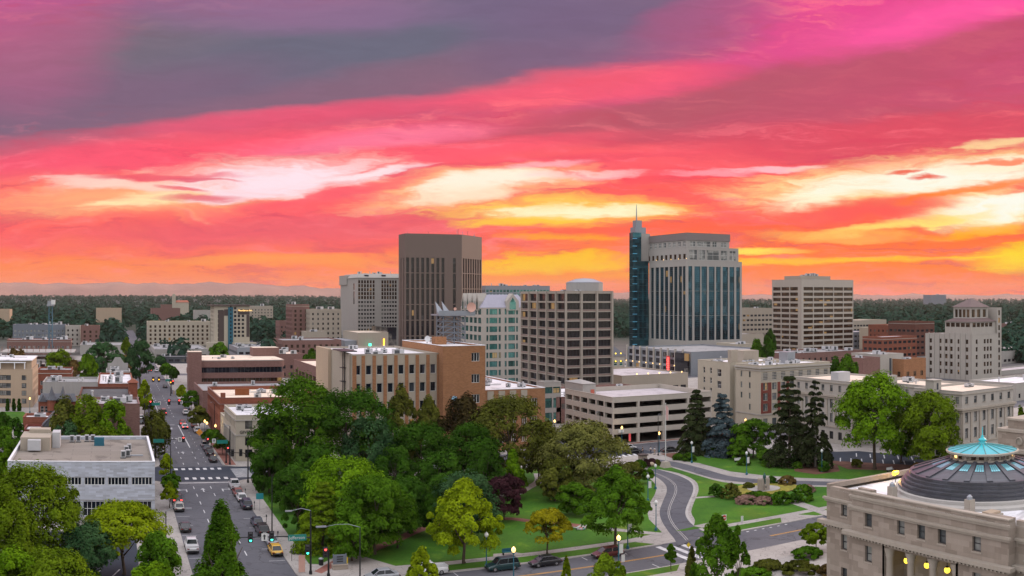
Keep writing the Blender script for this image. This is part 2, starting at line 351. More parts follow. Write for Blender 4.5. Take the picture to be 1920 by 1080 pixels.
# ---------------------------------------------------------------- windows and buildings
WM = {}
SPLIT = {'pilaster', 'brick_stripe', 'brick_panel', 'column', 'panel', 'quoin', 'mullion', 'pier', 'fin', 'gable', 'chimney', 'roof_hatch', 'balcony', 'stair_tower', 'penthouse', 'dormer', 'post', 'floor_line', 'spandrel'}
def pieces(b):                                      # one builder per separate piece
    par = list(range(len(b.v)))
    def find(a):
        while par[a] != a: par[a] = par[par[a]]; a = par[a]
        return a
    for f in b.f:
        r0 = find(f[0])
        for k in f[1:]: par[find(k)] = r0
    out = {}
    for f, m in zip(b.f, b.m):
        q = out.setdefault(find(f[0]), (MB(), {})); idx = []
        for k in f:
            if k not in q[1]: q[1][k] = len(q[0].v); q[0].v.append(b.v[k])
            idx.append(q[1][k])
        q[0].f.append(tuple(idx)); q[0].m.append(m)
    return [q[0] for q in out.values()]
def winmesh(w, h, nx, nz, fm, gm, fw=.07, sill=None, lintel=None):
    key = (round(w, 2), round(h, 2), nx, nz, fm, gm, fw, sill)
    if key in WM: return WM[key]
    b = MB(); hw = w / 2
    b.face([(-hw, .06, 0), (hw, .06, 0), (hw, .06, h), (-hw, .06, h)], 1)
    if fw:
        b.box(-hw, -hw + fw, 0, .058, 0, h, 0); b.box(hw - fw, hw, 0, .058, 0, h, 0)
        b.box(-hw + fw, hw - fw, 0, .058, 0, fw, 0); b.box(-hw + fw, hw - fw, 0, .058, h - fw, h, 0)
        for i in range(1, nx): x = -hw + w * i / nx; b.box(x - fw / 2, x + fw / 2, .004, .056, fw, h - fw, 0)
        for i in range(1, nz): z = h * i / nz; b.box(-hw + fw, hw - fw, .008, .054, z - fw / 2, z + fw / 2, 0)
    mats = [M(fm), M(gm)]
    if sill: b.box(-hw - .12, hw + .12, -.34, -.02, -.16, -.003, 2); mats.append(M(sill))
    WM[key] = b.mesh('window', mats); return WM[key]

def grid(w, n, ww, zs, wh, m0=0, m1=None, skip=()):
    m1 = m0 if m1 is None else m1; out = []
    for zi, z in enumerate(zs):
        for i in range(n):
            if (i, zi) in skip: continue
            c = m0 + (i + .5) * (w - m0 - m1) / n; out.append((c - ww / 2, c + ww / 2, z, z + wh))
    return out
def floors(z0, n, dz): return [z0 + dz * i for i in range(n)]

class Bld:
    def __init__(s, name, label, cat, x, y, group=None):
        s.root = thing(name, label, cat, (x, y, 0), 0, group); s.parts = {}; s.wins = []; s.x, s.y = x, y
    def mb(s, part, mat):
        k = (part, mat); s.parts.setdefault(k, MB()); return s.parts[k]
    def facade(s, o, u, w, z0, z1, wins, mat, part='wall', rec=.25, win=None):
        """One wall in plan from o along u, width w, with real recessed openings and a window object in each."""
        u = Vector((u[0], u[1], 0)).normalized(); n = Vector((u.y, -u.x, 0)); o = Vector((o[0], o[1], 0)); b = s.mb(part, mat)
        wins = [q for q in wins if q[0] > .01 and q[1] < w - .01 and q[2] > z0 - .001 and q[3] < z1 - .01]
        us = sorted({0.0, round(w, 3)} | {round(q[i], 3) for q in wins for i in (0, 1)})
        zs = sorted({round(z0, 3), round(z1, 3)} | {round(q[i], 3) for q in wins for i in (2, 3)})
        ui = {v: i for i, v in enumerate(us)}; zi = {v: i for i, v in enumerate(zs)}; hole = set()
        for q in wins:
            for a in range(ui[round(q[0], 3)], ui[round(q[1], 3)]):
                for c in range(zi[round(q[2], 3)], zi[round(q[3], 3)]): hole.add((a, c))
        P = lambda a, z, d=0: tuple(o + u * a - n * d + Vector((0, 0, z)))
        for c in range(len(zs) - 1):                # merge cells along a row
            a = 0
            while a < len(us) - 1:
                if (a, c) in hole: a += 1; continue
                e = a
                while e < len(us) - 1 and (e, c) not in hole: e += 1
                b.face([P(us[a], zs[c]), P(us[e], zs[c]), P(us[e], zs[c + 1]), P(us[a], zs[c + 1])]); a = e
        rz = math.atan2(u.y, u.x)
        for q in wins:
            a0, a1, w0, w1 = q[:4]; ww = q[4] if len(q) > 4 else win
            d = rec
            b.face([P(a0, w0), P(a1, w0), P(a1, w0, d), P(a0, w0, d)]); b.face([P(a1, w1), P(a0, w1), P(a0, w1, d), P(a1, w1, d)])
            b.face([P(a0, w1), P(a0, w0), P(a0, w0, d), P(a0, w1, d)]); b.face([P(a1, w0), P(a1, w1), P(a1, w1, d), P(a1, w0, d)])
            if ww is not None:
                c = o + u * ((a0 + a1) / 2) - n * (rec - .06); s.wins.append((c.x, c.y, w0, rz, a1 - a0, w1 - w0, ww))
        return s
    def block(s, x0, x1, y0, y1, z0, z1, mat, roof, front=(), left=(), right=(), win=None, rec=.25, par=.7, pt=.3, cap=None, back=False):
        """Box volume: four walls, roof sunk behind a parapet with a coping."""
        top = z1
        s.facade((x0, y0), (1, 0), x1 - x0, z0, top, front, mat, rec=rec, win=win)
        s.facade((x0, y1), (0, -1), y1 - y0, z0, top, left, mat, rec=rec, win=win)
        s.facade((x1, y0), (0, 1), y1 - y0, z0, top, right, mat, rec=rec, win=win)
        s.facade((x1, y1), (-1, 0), x1 - x0, z0, top, (), mat)
        zr = top - par
        if par:
            b = s.mb('parapet', cap or mat); o = .06
            for a in ((x0 - o, x1 + o, y0 - o, y0 + pt), (x0 - o, x1 + o, y1 - pt, y1 + o), (x0 - o, x0 + pt, y0 + pt, y1 - pt), (x1 - pt, x1 + o, y0 + pt, y1 - pt)):
                b.box(*a, top + .002, top + .12)
            b = s.mb('parapet', mat)
            b.face([(x0 + pt, y0 + pt, zr), (x0 + pt, y1 - pt, zr), (x0 + pt, y1 - pt, top), (x0 + pt, y0 + pt, top)]); b.face([(x1 - pt, y1 - pt, zr), (x1 - pt, y0 + pt, zr), (x1 - pt, y0 + pt, top), (x1 - pt, y1 - pt, top)])
            b.face([(x0 + pt, y1 - pt, zr), (x1 - pt, y1 - pt, zr), (x1 - pt, y1 - pt, top), (x0 + pt, y1 - pt, top)]); b.face([(x1 - pt, y0 + pt, zr), (x0 + pt, y0 + pt, zr), (x0 + pt, y0 + pt, top), (x1 - pt, y0 + pt, top)])
            s.mb('roof', roof).face([(x0 + pt, y0 + pt, zr), (x1 - pt, y0 + pt, zr), (x1 - pt, y1 - pt, zr), (x0 + pt, y1 - pt, zr)])
        else: s.mb('roof', roof).face([(x0, y0, zr), (x1, y0, zr), (x1, y1, zr), (x0, y1, zr)])
        s.rf = (x0 + pt, x1 - pt, y0 + pt, y1 - pt, zr); return s
    def band(s, x0, x1, y0, y1, z0, z1, out, mat, part='cornice'):
        s.mb(part, mat).box(x0 - out, x1 + out, y0 - out, y1 + out, z0, z1); return s
    def units(s, n, seed, rf=None, big=1.0, mat='unit_grey'):
        """Rooftop plant: air handlers, vents, pipes."""
        r = random.Random(seed); x0, x1, y0, y1, z = rf or s.rf
        for i in range(n):
            w, d, h = r.uniform(1, 2.6) * big, r.uniform(1, 2.2) * big, r.uniform(.6, 1.5) * big
            if x1 - x0 < w + 2 or y1 - y0 < d + 2: continue
            x = r.uniform(x0 + 1, x1 - w - 1); y = r.uniform(y0 + 1, y1 - d - 1); b = MB(); t = r.random()
            if t < .68:
                b.box(x, x + w, y, y + d, z + .22, z + h); b.box(x + .1, x + w - .1, y + .1, y + d - .1, z, z + .22, 1)
                b.lathe([(.01, z + h + .12), (min(w, d) * .3, z + h + .12), (min(w, d) * .32, z + h)], (x + w / 2, y + d / 2), 10, 1)
                b.box(x + .15, x + w * .55, y - .02, y, z + .35, z + h - .2, 1)
                nm = 'roof_unit'
            elif t < .85: b.tube([(x, y, z), (x, y, z + h)], .18 * big, 8); b.lathe([(.34 * big, z + h), (.3 * big, z + h + .2), (.02, z + h + .3)], (x, y), 8); nm = 'roof_vent'
            else:
                b.tube([(x, y, z + .25), (x + w * 2.2 if x + w * 2.2 < x1 else x + w, y, z + .25)], .12 * big, 6); b.box(x - .2, x + .2, y - .2, y + .2, z, z + .4, 1); nm = 'roof_duct'
            o = b.build(nm, [M(mat), M('unit_dark')], s.root); 
        return s
    def part(s, name, mb, mats, smooth=False):
        if name in SPLIT:
            for q in pieces(mb): q.build(name, mats, s.root, smooth=smooth)
            return
        return mb.build(name, mats, s.root, smooth=smooth)
    def done(s):
        for (p, m), b in s.parts.items():
            if b.f: s.part(p, b, [M(m)])
        s.wins.sort(key=lambda q: math.hypot(q[0], q[1]) / max(q[4] * q[5], .05) ** .5)
        for q in s.wins[:100]:
            x, y, z, rz, w, h, st = q
            o = bpy.data.objects.new('window', winmesh(w, h, *st)); COL.objects.link(o); o.parent = s.root
            o.location = (x - s.x, y - s.y, z); o.rotation_euler = (0, 0, rz)
        rest = s.wins[100:]; by = {}
        if rest:
            b = MB(); mats = []
            for x, y, z, rz, w, h, st in rest:
                me = winmesh(w, h, *st); c, sn = math.cos(rz), math.sin(rz); i = len(b.v)
                for m in me.materials:
                    if m not in mats: mats.append(m)
                b.v += [(x + c * v.co.x - sn * v.co.y, y + sn * v.co.x + c * v.co.y, z + v.co.z) for v in me.vertices]
                for p in me.polygons: b.f.append(tuple(i + k for k in p.vertices)); b.m.append(mats.index(me.materials[p.material_index]))
            o = b.build('window', mats, s.root); o['kind'] = 'stuff'
        return s.root

def ledlight(name, c, k): return plain(name, c, .4, 0, .3, k, c)
# palette (base colours, mostly real-world)
wall('unit_grey', (.46, .46, .47), .6, .1, .5, .1, .1); wall('unit_dark', (.07, .075, .08), .7, .1)
wall('roof_white', (.78, .77, .80), .6, .30, .25, .16, 0); wall('roof_cream', (.78, .65, .53), .75, .22, .2, .10, 0)  # cream roof colour holds the peach sunset sky reflected off pale roofing
wall('roof_grey', (.30, .30, .31), .9, .3, .2, .14, 0); wall('roof_tan', (.25, .22, .19), .92, .16, .3, .14, 0); wall('roof_dark', (.09, .095, .10), .8, .3, .3, .1, 0)
wall('roof_lilac', (.50, .46, .48), .8, .3, .25, .14, 0)
wall('white_panel', (.50, .53, .60), .55, .07, .2, .10, .10, (1.2, .32, .006, (.9, .9, .9)))
wall('white_trim', (.72, .73, .76), .6, .1); wall('limestone', (.355, .30, .25), .85, .2, .3, .12, .22, (1.6, .62, .012, (.86, .85, .84)))
wall('stone_smooth', (.37, .325, .27), .8, .16, .3, .10, .24); wall('stone_pale', (.39, .36, .32), .8, .14, .2, .08, .2)
wall('cream', (.43, .38, .30), .85, .12, .2, .08, .14); wall('tan_stucco', (.42, .32, .23), .88, .12, .15, .08, .12); wall('beige', (.36, .31, .25), .85, .14, .15, .08, .16)
wall('precast', (.33, .29, .245), .8, .12, .15, .08, .18); wall('pale_beige', (.43, .385, .33), .8, .12, .15, .08, .18); wall('precast_grey', (.34, .32, .30), .8, .12, .15, .08, .18); wall('pale_grey', (.345, .325, .30), .8, .12, .15, .08, .16)
wall('brown_granite', (.150, .112, .094), .7, .12, .1, .08, .12); wall('mauve_brick', (.235, .130, .112), .85, .14, .2, .10, .10, (.5, .16, .02, (.8, .8, .8)))
wall('red_brick', (.25, .085, .052), .88, .2, .2, .14, .12, (.5, .16, .02, (.9, .9, .9))); wall('dark_brick', (.15, .062, .045), .88, .2, .2, .14, .12, (.5, .16, .02, (.9, .9, .9)))
wall('orange_brick', (.34, .165, .082), .88, .16, .15, .14, .12, (.6, .2, .03, (.85, .82, .8))); wall('deep_red_brick', (.20, .055, .04), .88, .2, .2, .12, .12, (.5, .16, .02, (.9, .9, .9)))
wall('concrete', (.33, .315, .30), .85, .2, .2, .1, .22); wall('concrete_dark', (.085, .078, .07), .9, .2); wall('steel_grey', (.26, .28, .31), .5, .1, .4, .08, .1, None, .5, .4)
wall('galv', (.30, .32, .35), .45, .12, .5, .1, .1, None, .5, .5); wall('slate', (.10, .105, .12), .7, .2, .4, .14, .1); wall('copper_patina', (.12, .28, .28), .6, .2, .5, .1, .1)
wall('teal_metal', (.02, .12, .17), .5, .1); wall('dark_brown', (.075, .055, .05), .7, .12); wall('charcoal', (.05, .055, .065), .7, .15); wall('bluegrey', (.16, .18, .21), .7, .15)
wall('black_metal', (.018, .019, .021), .45, .2, .8, .1, 0); wall('rust', (.22, .075, .03), .9, .3, .5, .2, .2)
plain('frame_white', (.62, .62, .60), .5); plain('frame_dark', (.03, .03, .034), .5); plain('frame_bronze', (.06, .045, .035), .45, .3); plain('frame_teal', (.02, .07, .08), .45, .2)
glass('glass_dark', (.012, .014, .018)); glass('glass_brown', (.045, .024, .012), .09, .2, .2, (.16, .10, .06)); glass('glass_black', (.010, .010, .013), .08, 0, .05, (.05, .05, .05), .6, .012); glass('glass_blue', (.030, .085, .130), .06, .8, .08, (.08, .13, .17), 1.1)
glass('glass_teal', (.07, .235, .225), .08, .7, .30, (.16, .36, .34), 1.0); glass('glass_pale', (.08, .09, .095), .08, 0, .55, (.30, .30, .28)); glass('glass_navy', (.010, .017, .028), .08, .3, .1, (.06, .07, .09))
glass('glass_violet', (.03, .032, .042), .05, .55, .05)
ledlight('lit_warm', (1, .62, .22), 2.2); ledlight('lit_white', (1, .86, .62), 6); ledlight('lit_red', (1, .06, .05), 4.5); ledlight('lit_green', (.05, .9, .55), 4); ledlight('lit_amber', (1, .42, .03), 4); ledlight('lit_yellow', (1, .70, .06), 2.2); ledlight('lit_cyan', (.08, .62, .9), 1.2)
# ---------------------------------------------------------------- ground, streets, pavements, lawns
def groundmat(name, c1, c2, s1, s2=3.0, rough=.9, k=.5, patch=None):
    m, T, b = newmat(name); p = T.new('ShaderNodeNewGeometry').outputs['Position']
    c = T.mix(T.rng(T.noise(p, s1, 5, .6), .3, .7), c1, c2)
    c = T.vmath('SCALE', c, None, T.math('ADD', 1 - k / 2, T.math('MULTIPLY', T.noise(p, s2, 3, .65), k)))
    if patch:
        mp = T.new('ShaderNodeMapping'); T.put(mp.inputs[0], p); mp.inputs['Scale'].default_value = patch[1]
        c = T.mix(T.rng(T.noise(mp.outputs[0], 1, 4, .6), .52, .72, 0, .6), c, patch[0])
    if name == 'grass': c = T.vmath('MULTIPLY', c, T.mix(T.rng(T.noise(p, .22, 4, .65, .5), .55, .70), (1, 1, 1), (1.9, 1.35, 1.6)))
    if name == 'city_ground':                         # streets and lots near by, wooded plain beyond
        c = T.mix(T.rng(T.vmath('LENGTH', p), 560, 1000), c, (.022, .034, .018))
    if name.startswith('asphalt') or name == 'pavement':
        v = T.new('ShaderNodeTexVoronoi', feature='DISTANCE_TO_EDGE'); T.put(v.inputs['Vector'], T.vmath('ADD', p, T.vmath('SCALE', T.noise(p, .5, 3, .6, 0, True), None, 2.5))); v.inputs['Scale'].default_value = .13 if name != 'pavement' else .5
        c = T.mix(T.math('MULTIPLY', T.rng(v.outputs[0], .022, .0), .55), c, (.03, .03, .034))
        c = T.mix(T.math('MULTIPLY', T.rng(T.noise(p, .35, 2, .5, 1), .60, .72), .35), c, (.05, .05, .056))
    T.put(b.inputs['Base Color'], c); b.inputs['Roughness'].default_value = rough; b.inputs['Specular IOR Level'].default_value = .3
    MATS[name] = m; return m
groundmat('city_ground', (.085, .08, .078), (.16, .15, .14), .02, .4)
groundmat('asphalt', (.082, .084, .098), (.112, .112, .126), .05, 1.2, .88, .35, ((.12, .118, .13), (.30, .012, 1)))
groundmat('asphalt_new', (.022, .030, .046), (.034, .042, .060), .1, 1.2, .85, .35)
groundmat('pavement', (.30, .275, .255), (.37, .345, .32), .15, 1.5, .9, .3)
groundmat('kerbstone', (.36, .34, .32), (.42, .40, .38), .3, 2, .9, .25)
groundmat('brick_paving', (.17, .065, .05), (.26, .11, .085), .3, 6, .9, .5)
groundmat('grass', (.026, .102, .003), (.060, .165, .005), .06, 2.2, .95, .9, ((.110, .155, .008), (.07, .05, 1)))
groundmat('mulch', (.10, .045, .03), (.17, .08, .055), .4, 5, .95, .6)
groundmat('flowerbed', (.30, .26, .03), (.14, .13, .03), 1.3, 7, .95, .7)
groundmat('paint_white', (.62, .62, .62), (.42, .42, .44), .8, 6, .8, .4); groundmat('paint_yellow', (.62, .33, .08), (.45, .24, .06), .6, 5, .8, .4)

def sheet(name, pts, z, mat, parent=None):
    b = MB(); b.face([(p[0], p[1], z) for p in (pts if sum(pts[k][0] * pts[k - 1][1] - pts[k - 1][0] * pts[k][1] for k in range(len(pts))) < 0 else pts[::-1])])
    return struct(b.build(name, M(mat)))
def slab(name, pts, z0, z1, mats):
    b = MB(); b.prism([(p[0], p[1]) for p in pts], z0, z1, 0, 1); return struct(b.build(name, [M(mats[0]), M(mats[1])]))
def rect(x0, x1, y0, y1): return [(x0, y0), (x1, y0), (x1, y1), (x0, y1)]
def round_rect(x0, x1, y0, y1, r, n=5):
    out = []
    for cx, cy, a0 in ((x1 - r, y0 + r, -90), (x1 - r, y1 - r, 0), (x0 + r, y1 - r, 90), (x0 + r, y0 + r, 180)):
        for k in range(n + 1): a = R(a0 + 90 * k / n); out.append((cx + r * math.cos(a), cy + r * math.sin(a)))
    return out
def gp(lst, z=0): return [(G(a, b, z).x, G(a, b, z).y) for a, b in lst]
def curve(pts, n=6):                                # Catmull-Rom through plan points
    P = [Vector((p[0], p[1])) for p in pts]; out = []
    for i in range(len(P) - 1):
        a, b, c, d = P[max(i - 1, 0)], P[i], P[i + 1], P[min(i + 2, len(P) - 1)]
        for k in range(n):
            t = k / n; q = .5 * ((2 * b) + (c - a) * t + (2 * a - 5 * b + 4 * c - d) * t * t + (3 * b - a - 3 * c + d) * t ** 3); out.append((q.x, q.y))
    out.append((P[-1].x, P[-1].y)); return out
def strip(name, line, w, z, mat, n=6):
    c = curve(line, n); L, Rr = [], []
    for i, p in enumerate(c):
        a, b = c[max(i - 1, 0)], c[min(i + 1, len(c) - 1)]; t = Vector((b[0] - a[0], b[1] - a[1])).normalized()
        L.append((p[0] - t.y * w / 2, p[1] + t.x * w / 2)); Rr.append((p[0] + t.y * w / 2, p[1] - t.x * w / 2))
    b = MB()
    for i in range(len(c) - 1): b.face([(*Rr[i], z), (*Rr[i + 1], z), (*L[i + 1], z), (*L[i], z)])
    return struct(b.build(name, M(mat)))

sheet('ground', rect(-9000, 12000, -400, 15000), 0, 'city_ground')
sheet('road', rect(11.2, 25.2, 127.0, 1100), .012, 'asphalt')
sheet('road', rect(-130, 330, 202, 217), .008, 'asphalt')
sheet('road', rect(-200, 420, 293, 305), .008, 'asphalt')
sheet('road', rect(-200, 520, 380, 392), .008, 'asphalt')
sheet('road', rect(-300, 520, 470, 482), .008, 'asphalt')
sheet('road', rect(108, 122, 217, 900), .012, 'asphalt')
sheet('road', rect(11.2, 190, 116.4, 127), .008, 'asphalt')
sheet('road', rect(196, 210, 60, 900), .012, 'asphalt')
sheet('road_junction', rect(8, 31, 201, 218), .016, 'asphalt_new'); sheet('road_junction', rect(100, 126, 202.5, 216.5), .016, 'asphalt_new')

K = ('kerbstone', 'pavement'); KH = .13
slab('pavement', round_rect(-120, 11.2, 60, 202, 4), 0, KH, K)
for y0, y1 in ((217, 293), (305, 380), (392, 470), (482, 560)):
    slab('pavement', round_rect(-160, 11.2, y0, y1, 4), 0, KH, K)
    slab('pavement', round_rect(25.2, 108, y0, y1, 4), 0, KH, K)
    slab('pavement', round_rect(122, 196, y0, y1, 4), 0, KH, K)
    slab('pavement', round_rect(210, 290, y0, y1, 4), 0, KH, K)
slab('pavement', round_rect(25.2, 196, 127, 202, 5), 0, KH, K)            # park block
slab('pavement', round_rect(-5, 190, 40, 116.4, 4), 0, KH, K)             # south side of the front street
slab('pavement', round_rect(210, 300, 100, 202, 4), 0, KH, K)
# brick-paved footways under the garage and beside the law office
sheet('brick_footway', rect(122.6, 160, 217.6, 221.5), KH + .006, 'brick_paving'); sheet('brick_footway', rect(25.8, 28.2, 219, 262), KH + .006, 'brick_paving')

# driveway loop in front of the lawn
LE = [(1203, 884), (1228, 893), (1247, 908), (1250, 922), (1243, 940), (1237, 958), (1240, 975), (1252, 995), (1264, 1010), (1271, 1024)]
RE = [(1232, 879), (1270, 890), (1296, 903), (1302, 918), (1296, 935), (1289, 952), (1288, 966), (1297, 980), (1312, 991), (1330, 1000)]
le, re_ = curve(gp(LE, KH)), curve(gp(RE, KH))
b = MB()
for i in range(len(le) - 1): b.face([(*le[i], KH + .012), (*le[i + 1], KH + .012), (*re_[i + 1], KH + .012), (*re_[i], KH + .012)][::-1])
dr = struct(b.build('driveway', M('asphalt'))); dr.data.flip_normals()
b = MB(); xa, xb = le[-1][0] - 1.2, re_[-1][0] + 2.5
if le[-1][1] > 127: b.face([(xa, 126.99, KH + .016), (xb, 126.99, KH + .016), (*re_[-1], KH + .016), (*le[-1], KH + .016)])
b.face([(xa - .6, 125.6, .018), (xb + .6, 125.6, .018), (xb, 126.99, KH + .016), (xa, 126.99, KH + .016)]); b.face([(xa - .6, 125.6, .018), (xa, 126.99, KH + .016), (xa - .4, 126.99, .012)]); struct(b.build('driveway_mouth', M('asphalt')))
for f in (.30, .36):
    strip('lane_marking', [tuple(Vector(a).lerp(Vector(c), f)) for a, c in zip(le[::4], re_[::4])], .10, KH + .018, 'kerbstone', 4)
strip('driveway_kerb', [tuple(Vector(c)) for c in re_[::3]], .45, KH + .02, 'kerbstone', 3)
UP = [(1226, 864), (1258, 869), (1305, 881), (1355, 895), (1417, 902), (1495, 905), (1585, 907), (1680, 906)]
strip('driveway', gp(UP, KH), 4.2, KH + .012, 'asphalt')

GZ = KH + .03
def lawn(pts, z=GZ): o = slab('lawn', pts, KH, z, ('grass', 'grass')); return o
edge = [(1196, 886), (1217, 897), (1230, 911), (1228, 926), (1219, 942), (1214, 958), (1217, 974)]
pr = curve(gp(edge, KH), 4)
lawn([(27.9, 132.6), (33, 132.2), (76, 132.2)] + [(pr[-1][0] - 3, 133.4)] + pr[::-1] + [(103, 197), (31, 198.5), (28.6, 196)])
lawn([(30, 127.6), (79, 127.6), (77, 130.3), (34, 130.3)])
ov = gp([(1212, 880), (1236, 871), (1300, 889), (1355, 904), (1420, 910), (1500, 912), (1600, 914)], KH)
ol = gp([(1300, 988), (1303, 975), (1296, 960), (1303, 938), (1310, 918), (1303, 901), (1272, 887), (1235, 880)], KH)
lawn(curve(ov, 3) + [(128, 133.5), (125, 132.2), (87.5, 132.2), (86.4, 133)] + curve(ol, 3))
lawn([(91, 127.6), (104, 127.6), (106, 130.3), (89, 130.3)]); lawn([(112, 127.6), (123, 127.6), (119, 130.3), (110, 130.3)])
lawn(gp([(1262, 862), (1310, 868), (1370, 884), (1430, 891), (1500, 896), (1600, 899), (1660, 896), (1680, 880), (1600, 880), (1585, 868), (1500, 860), (1400, 850), (1320, 848), (1285, 851)], KH))
lawn([(40, 113.6), (74, 113.6), (76, 116.0), (42, 116.0)]); lawn([(36, 104), (72, 104), (74, 110.4), (38, 110.4)])
lawn(rect(-60, -20, 150, 158)); lawn(gp([(0, 772), (44, 772), (70, 790), (0, 800)], KH))
sheet('lawn_path', [(91, 132.3), (96, 132.3), (94.2, 134.6), (90.5, 134.2)], KH + .04, 'pavement')
strip('lawn_path', gp([(1297, 934), (1340, 931)], KH), 1.3, GZ + .012, 'pavement'); strip('lawn_path', gp([(1478, 938), (1520, 952), (1560, 966)], KH), 2.4, GZ + .012, 'pavement')
strip('park_path', gp([(905, 918), (955, 930), (990, 915), (1010, 902), (1008, 888)], KH), 1.8, GZ + .012, 'pavement')
strip('park_path', gp([(1242, 1002), (1190, 997), (1150, 993), (1085, 986)], KH), 1.7, GZ + .010, 'pavement')
strip('park_path', gp([(830, 880), (900, 882), (960, 876)], KH), 1.4, GZ + .012, 'pavement')
strip('brick_path', gp([(1085, 986), (1050, 982), (1000, 978), (950, 973), (880, 979), (800, 990), (740, 1014), (690, 1034), (640, 1056)], KH), 2.0, GZ + .014, 'brick_paving')
sheet('bench_pad', gp([(925, 1046), (990, 1040), (966, 1036), (925, 1039)], KH), GZ + .016, 'pavement')
slab('corner_plaza', [(25.6, 127.6), (44, 127.6), (40, 131), (36, 139), (33, 139.5), (29.4, 135.5), (25.6, 137)], KH, KH + .045, ('kerbstone', 'pavement'))
sheet('brick_triangle', gp([(589, 1072), (603, 1076), (645, 1054), (628, 1049)], KH), KH + .052, 'brick_paving')
sheet('plaza', [(76, 116.3), (140, 116.3), (140, 88), (88, 88), (84, 102)], KH + .006, 'pavement')
sheet('mulch_bed', gp([(1488, 872), (1520, 866), (1570, 872), (1575, 884), (1530, 890), (1490, 884)], KH), GZ + .01, 'mulch'); sheet('mulch_bed', gp([(1545, 862), (1740, 872), (1740, 884), (1590, 880)], KH), GZ + .014, 'mulch')
sheet('mulch_bed', gp([(1238, 851), (1268, 849), (1300, 854), (1262, 860)], KH), GZ + .01, 'mulch')
sheet('car_park', gp([(1542, 848), (1610, 846), (1745, 858), (1742, 874), (1650, 869), (1560, 864)], KH), GZ + .02, 'asphalt_new')
sheet('car_park', [(-14, 128), (4, 128), (4, 158), (-14, 158)], KH + .01, 'asphalt_new'); sheet('car_park', rect(-62, -19, 218, 240), KH + .01, 'asphalt')
# statue garden beds
cst = G(1432, 917, KH)
slab('flower_bed', [(cst.x + 7.5 * math.cos(t), cst.y + 5.4 * math.sin(t)) for t in np.linspace(0, 2 * math.pi, 24, endpoint=False)], GZ, GZ + .12, ('mulch', 'flowerbed'))
slab('statue_plaza', [(cst.x + 3.4 * math.cos(t), cst.y + 3.0 * math.sin(t)) for t in np.linspace(0, 2 * math.pi, 20, endpoint=False)], GZ + .12, GZ + .16, ('kerbstone', 'pavement'))

# road paint
def paint(name, rects, z, mat='paint_white'):
    b = MB()
    for q in rects: b.face([(*p, z) for p in q])
    return struct(b.build(name, M(mat)))
XL1, XL2 = 16.55, 19.95                              # lane lines of the main street
q = []
for x in (XL1, XL2):
    for k in range(8): y = 142.5 + k * 7.2; q.append(rect(x - .08, x + .08, y, y + 2.6))
    for k in range(26):
        y = 221 + k * 8
        if not (291 < y < 306 or 378 < y < 393) and not (y < 290 and x > 18 and 240 < y): q.append(rect(x - .08, x + .08, y, y + 2.4))
for x in (14.2, 21.9):
    for k in range(10): q.append(rect(x - .05, x + .05, 224 + k * 6, 225.2 + k * 6))
q.append(rect(19.85, 20.1, 246, 289)); q.append(rect(15.6, 15.8, 320, 376))
paint('lane_marking', q, .026)
q = [rect(11.4, 24.9, 199.0, 199.5), rect(11.4, 19, 289.6, 290.1)]
for k in range(8): q.append(rect(12.2 + k * 1.65, 13.0 + k * 1.65, 203.0, 205.2)); q.append(rect(12.4 + k * 1.6, 13.2 + k * 1.6, 214.2, 216.4))
for k in range(8): q.append(rect(26.4, 30.2, 204.6 + k * 1.35, 205.2 + k * 1.35)); q.append(rect(5.4, 9.2, 204.6 + k * 1.35, 205.2 + k * 1.35)); q.append(rect(103, 107, 204 + k * 1.4, 204.6 + k * 1.4))
for k in range(5): q.append(rect(11.7 + k * 2.7, 12.5 + k * 2.7, 127.5, 129.6))
paint('crosswalk', q, .028)
q = []
for k in range(7): q.append([(110 + k * 1.5, 200.6), (110.7 + k * 1.5, 200.6), (111.3 + k * 1.5, 203.4), (110.6 + k * 1.5, 203.4)])
paint('crosswalk', q, KH + .03)
q = [rect(78.4 + k * 1.9, 79.3 + k * 1.9, 117.4, 126.4) for k in range(3)]; q += [rect(94 + k * 1.6, 94.5 + k * 1.6, 126.1, 126.4) for k in range(7)]
paint('crosswalk', q, .028)
q = [rect(30, 78, 121.6, 121.75), rect(30, 78, 121.88, 122.03), rect(97, 180, 121.6, 121.75), rect(97, 180, 121.88, 122.03)]
paint('centre_line', q, .026, 'paint_yellow')
q = [rect(x, x + .12, 125.0, 126.9) for x in np.arange(33, 78, 6.6)] + [rect(x, x + .12, 116.6, 118.6) for x in np.arange(52, 76, 7)] + [rect(25.1 - 2.4, 25.0, y, y + .12) for y in np.arange(139, 198, 6.8)] + [rect(11.4, 13.7, y, y + .12) for y in np.arange(135, 198, 6.8)]
paint('bay_marking', q, .026)
def arrow(x, y, left=0, right=0):
    o = [rect(x - .12, x + .12, y, y + 2.6)]
    if not (left or right): o.append([(x - .5, y + 2.2), (x + .5, y + 2.2), (x, y + 3.6)])
    if left: o += [rect(x - 1.2, x - .13, y + 1.9, y + 2.3), [(x - 1.2, y + 1.4), (x - 1.2, y + 2.8), (x - 2.0, y + 2.1)]]
    if right: o += [rect(x + .13, x + 1.2, y + 1.9, y + 2.3), [(x + 1.2, y + 1.4), (x + 2.0, y + 2.1), (x + 1.2, y + 2.8)]]
    return o
paint('turn_arrow', arrow(14.9, 190, 1, 0) + arrow(18.2, 190) + arrow(22.0, 190, 0, 1) + arrow(17.6, 259) + arrow(17.6, 236) + arrow(17.6, 280), .030)
q = []
cp = gp([(1595, 862), (1700, 866), (1560, 856), (1660, 858)], KH)
for k in range(9):
    a = G(1560 + k * 20, 861 + k * .9, KH); q.append([(a.x - 2.4, a.y - 1.6), (a.x - 2.2, a.y - 1.75), (a.x + 1.2, a.y + 1.9), (a.x + 1.0, a.y + 2.05)])
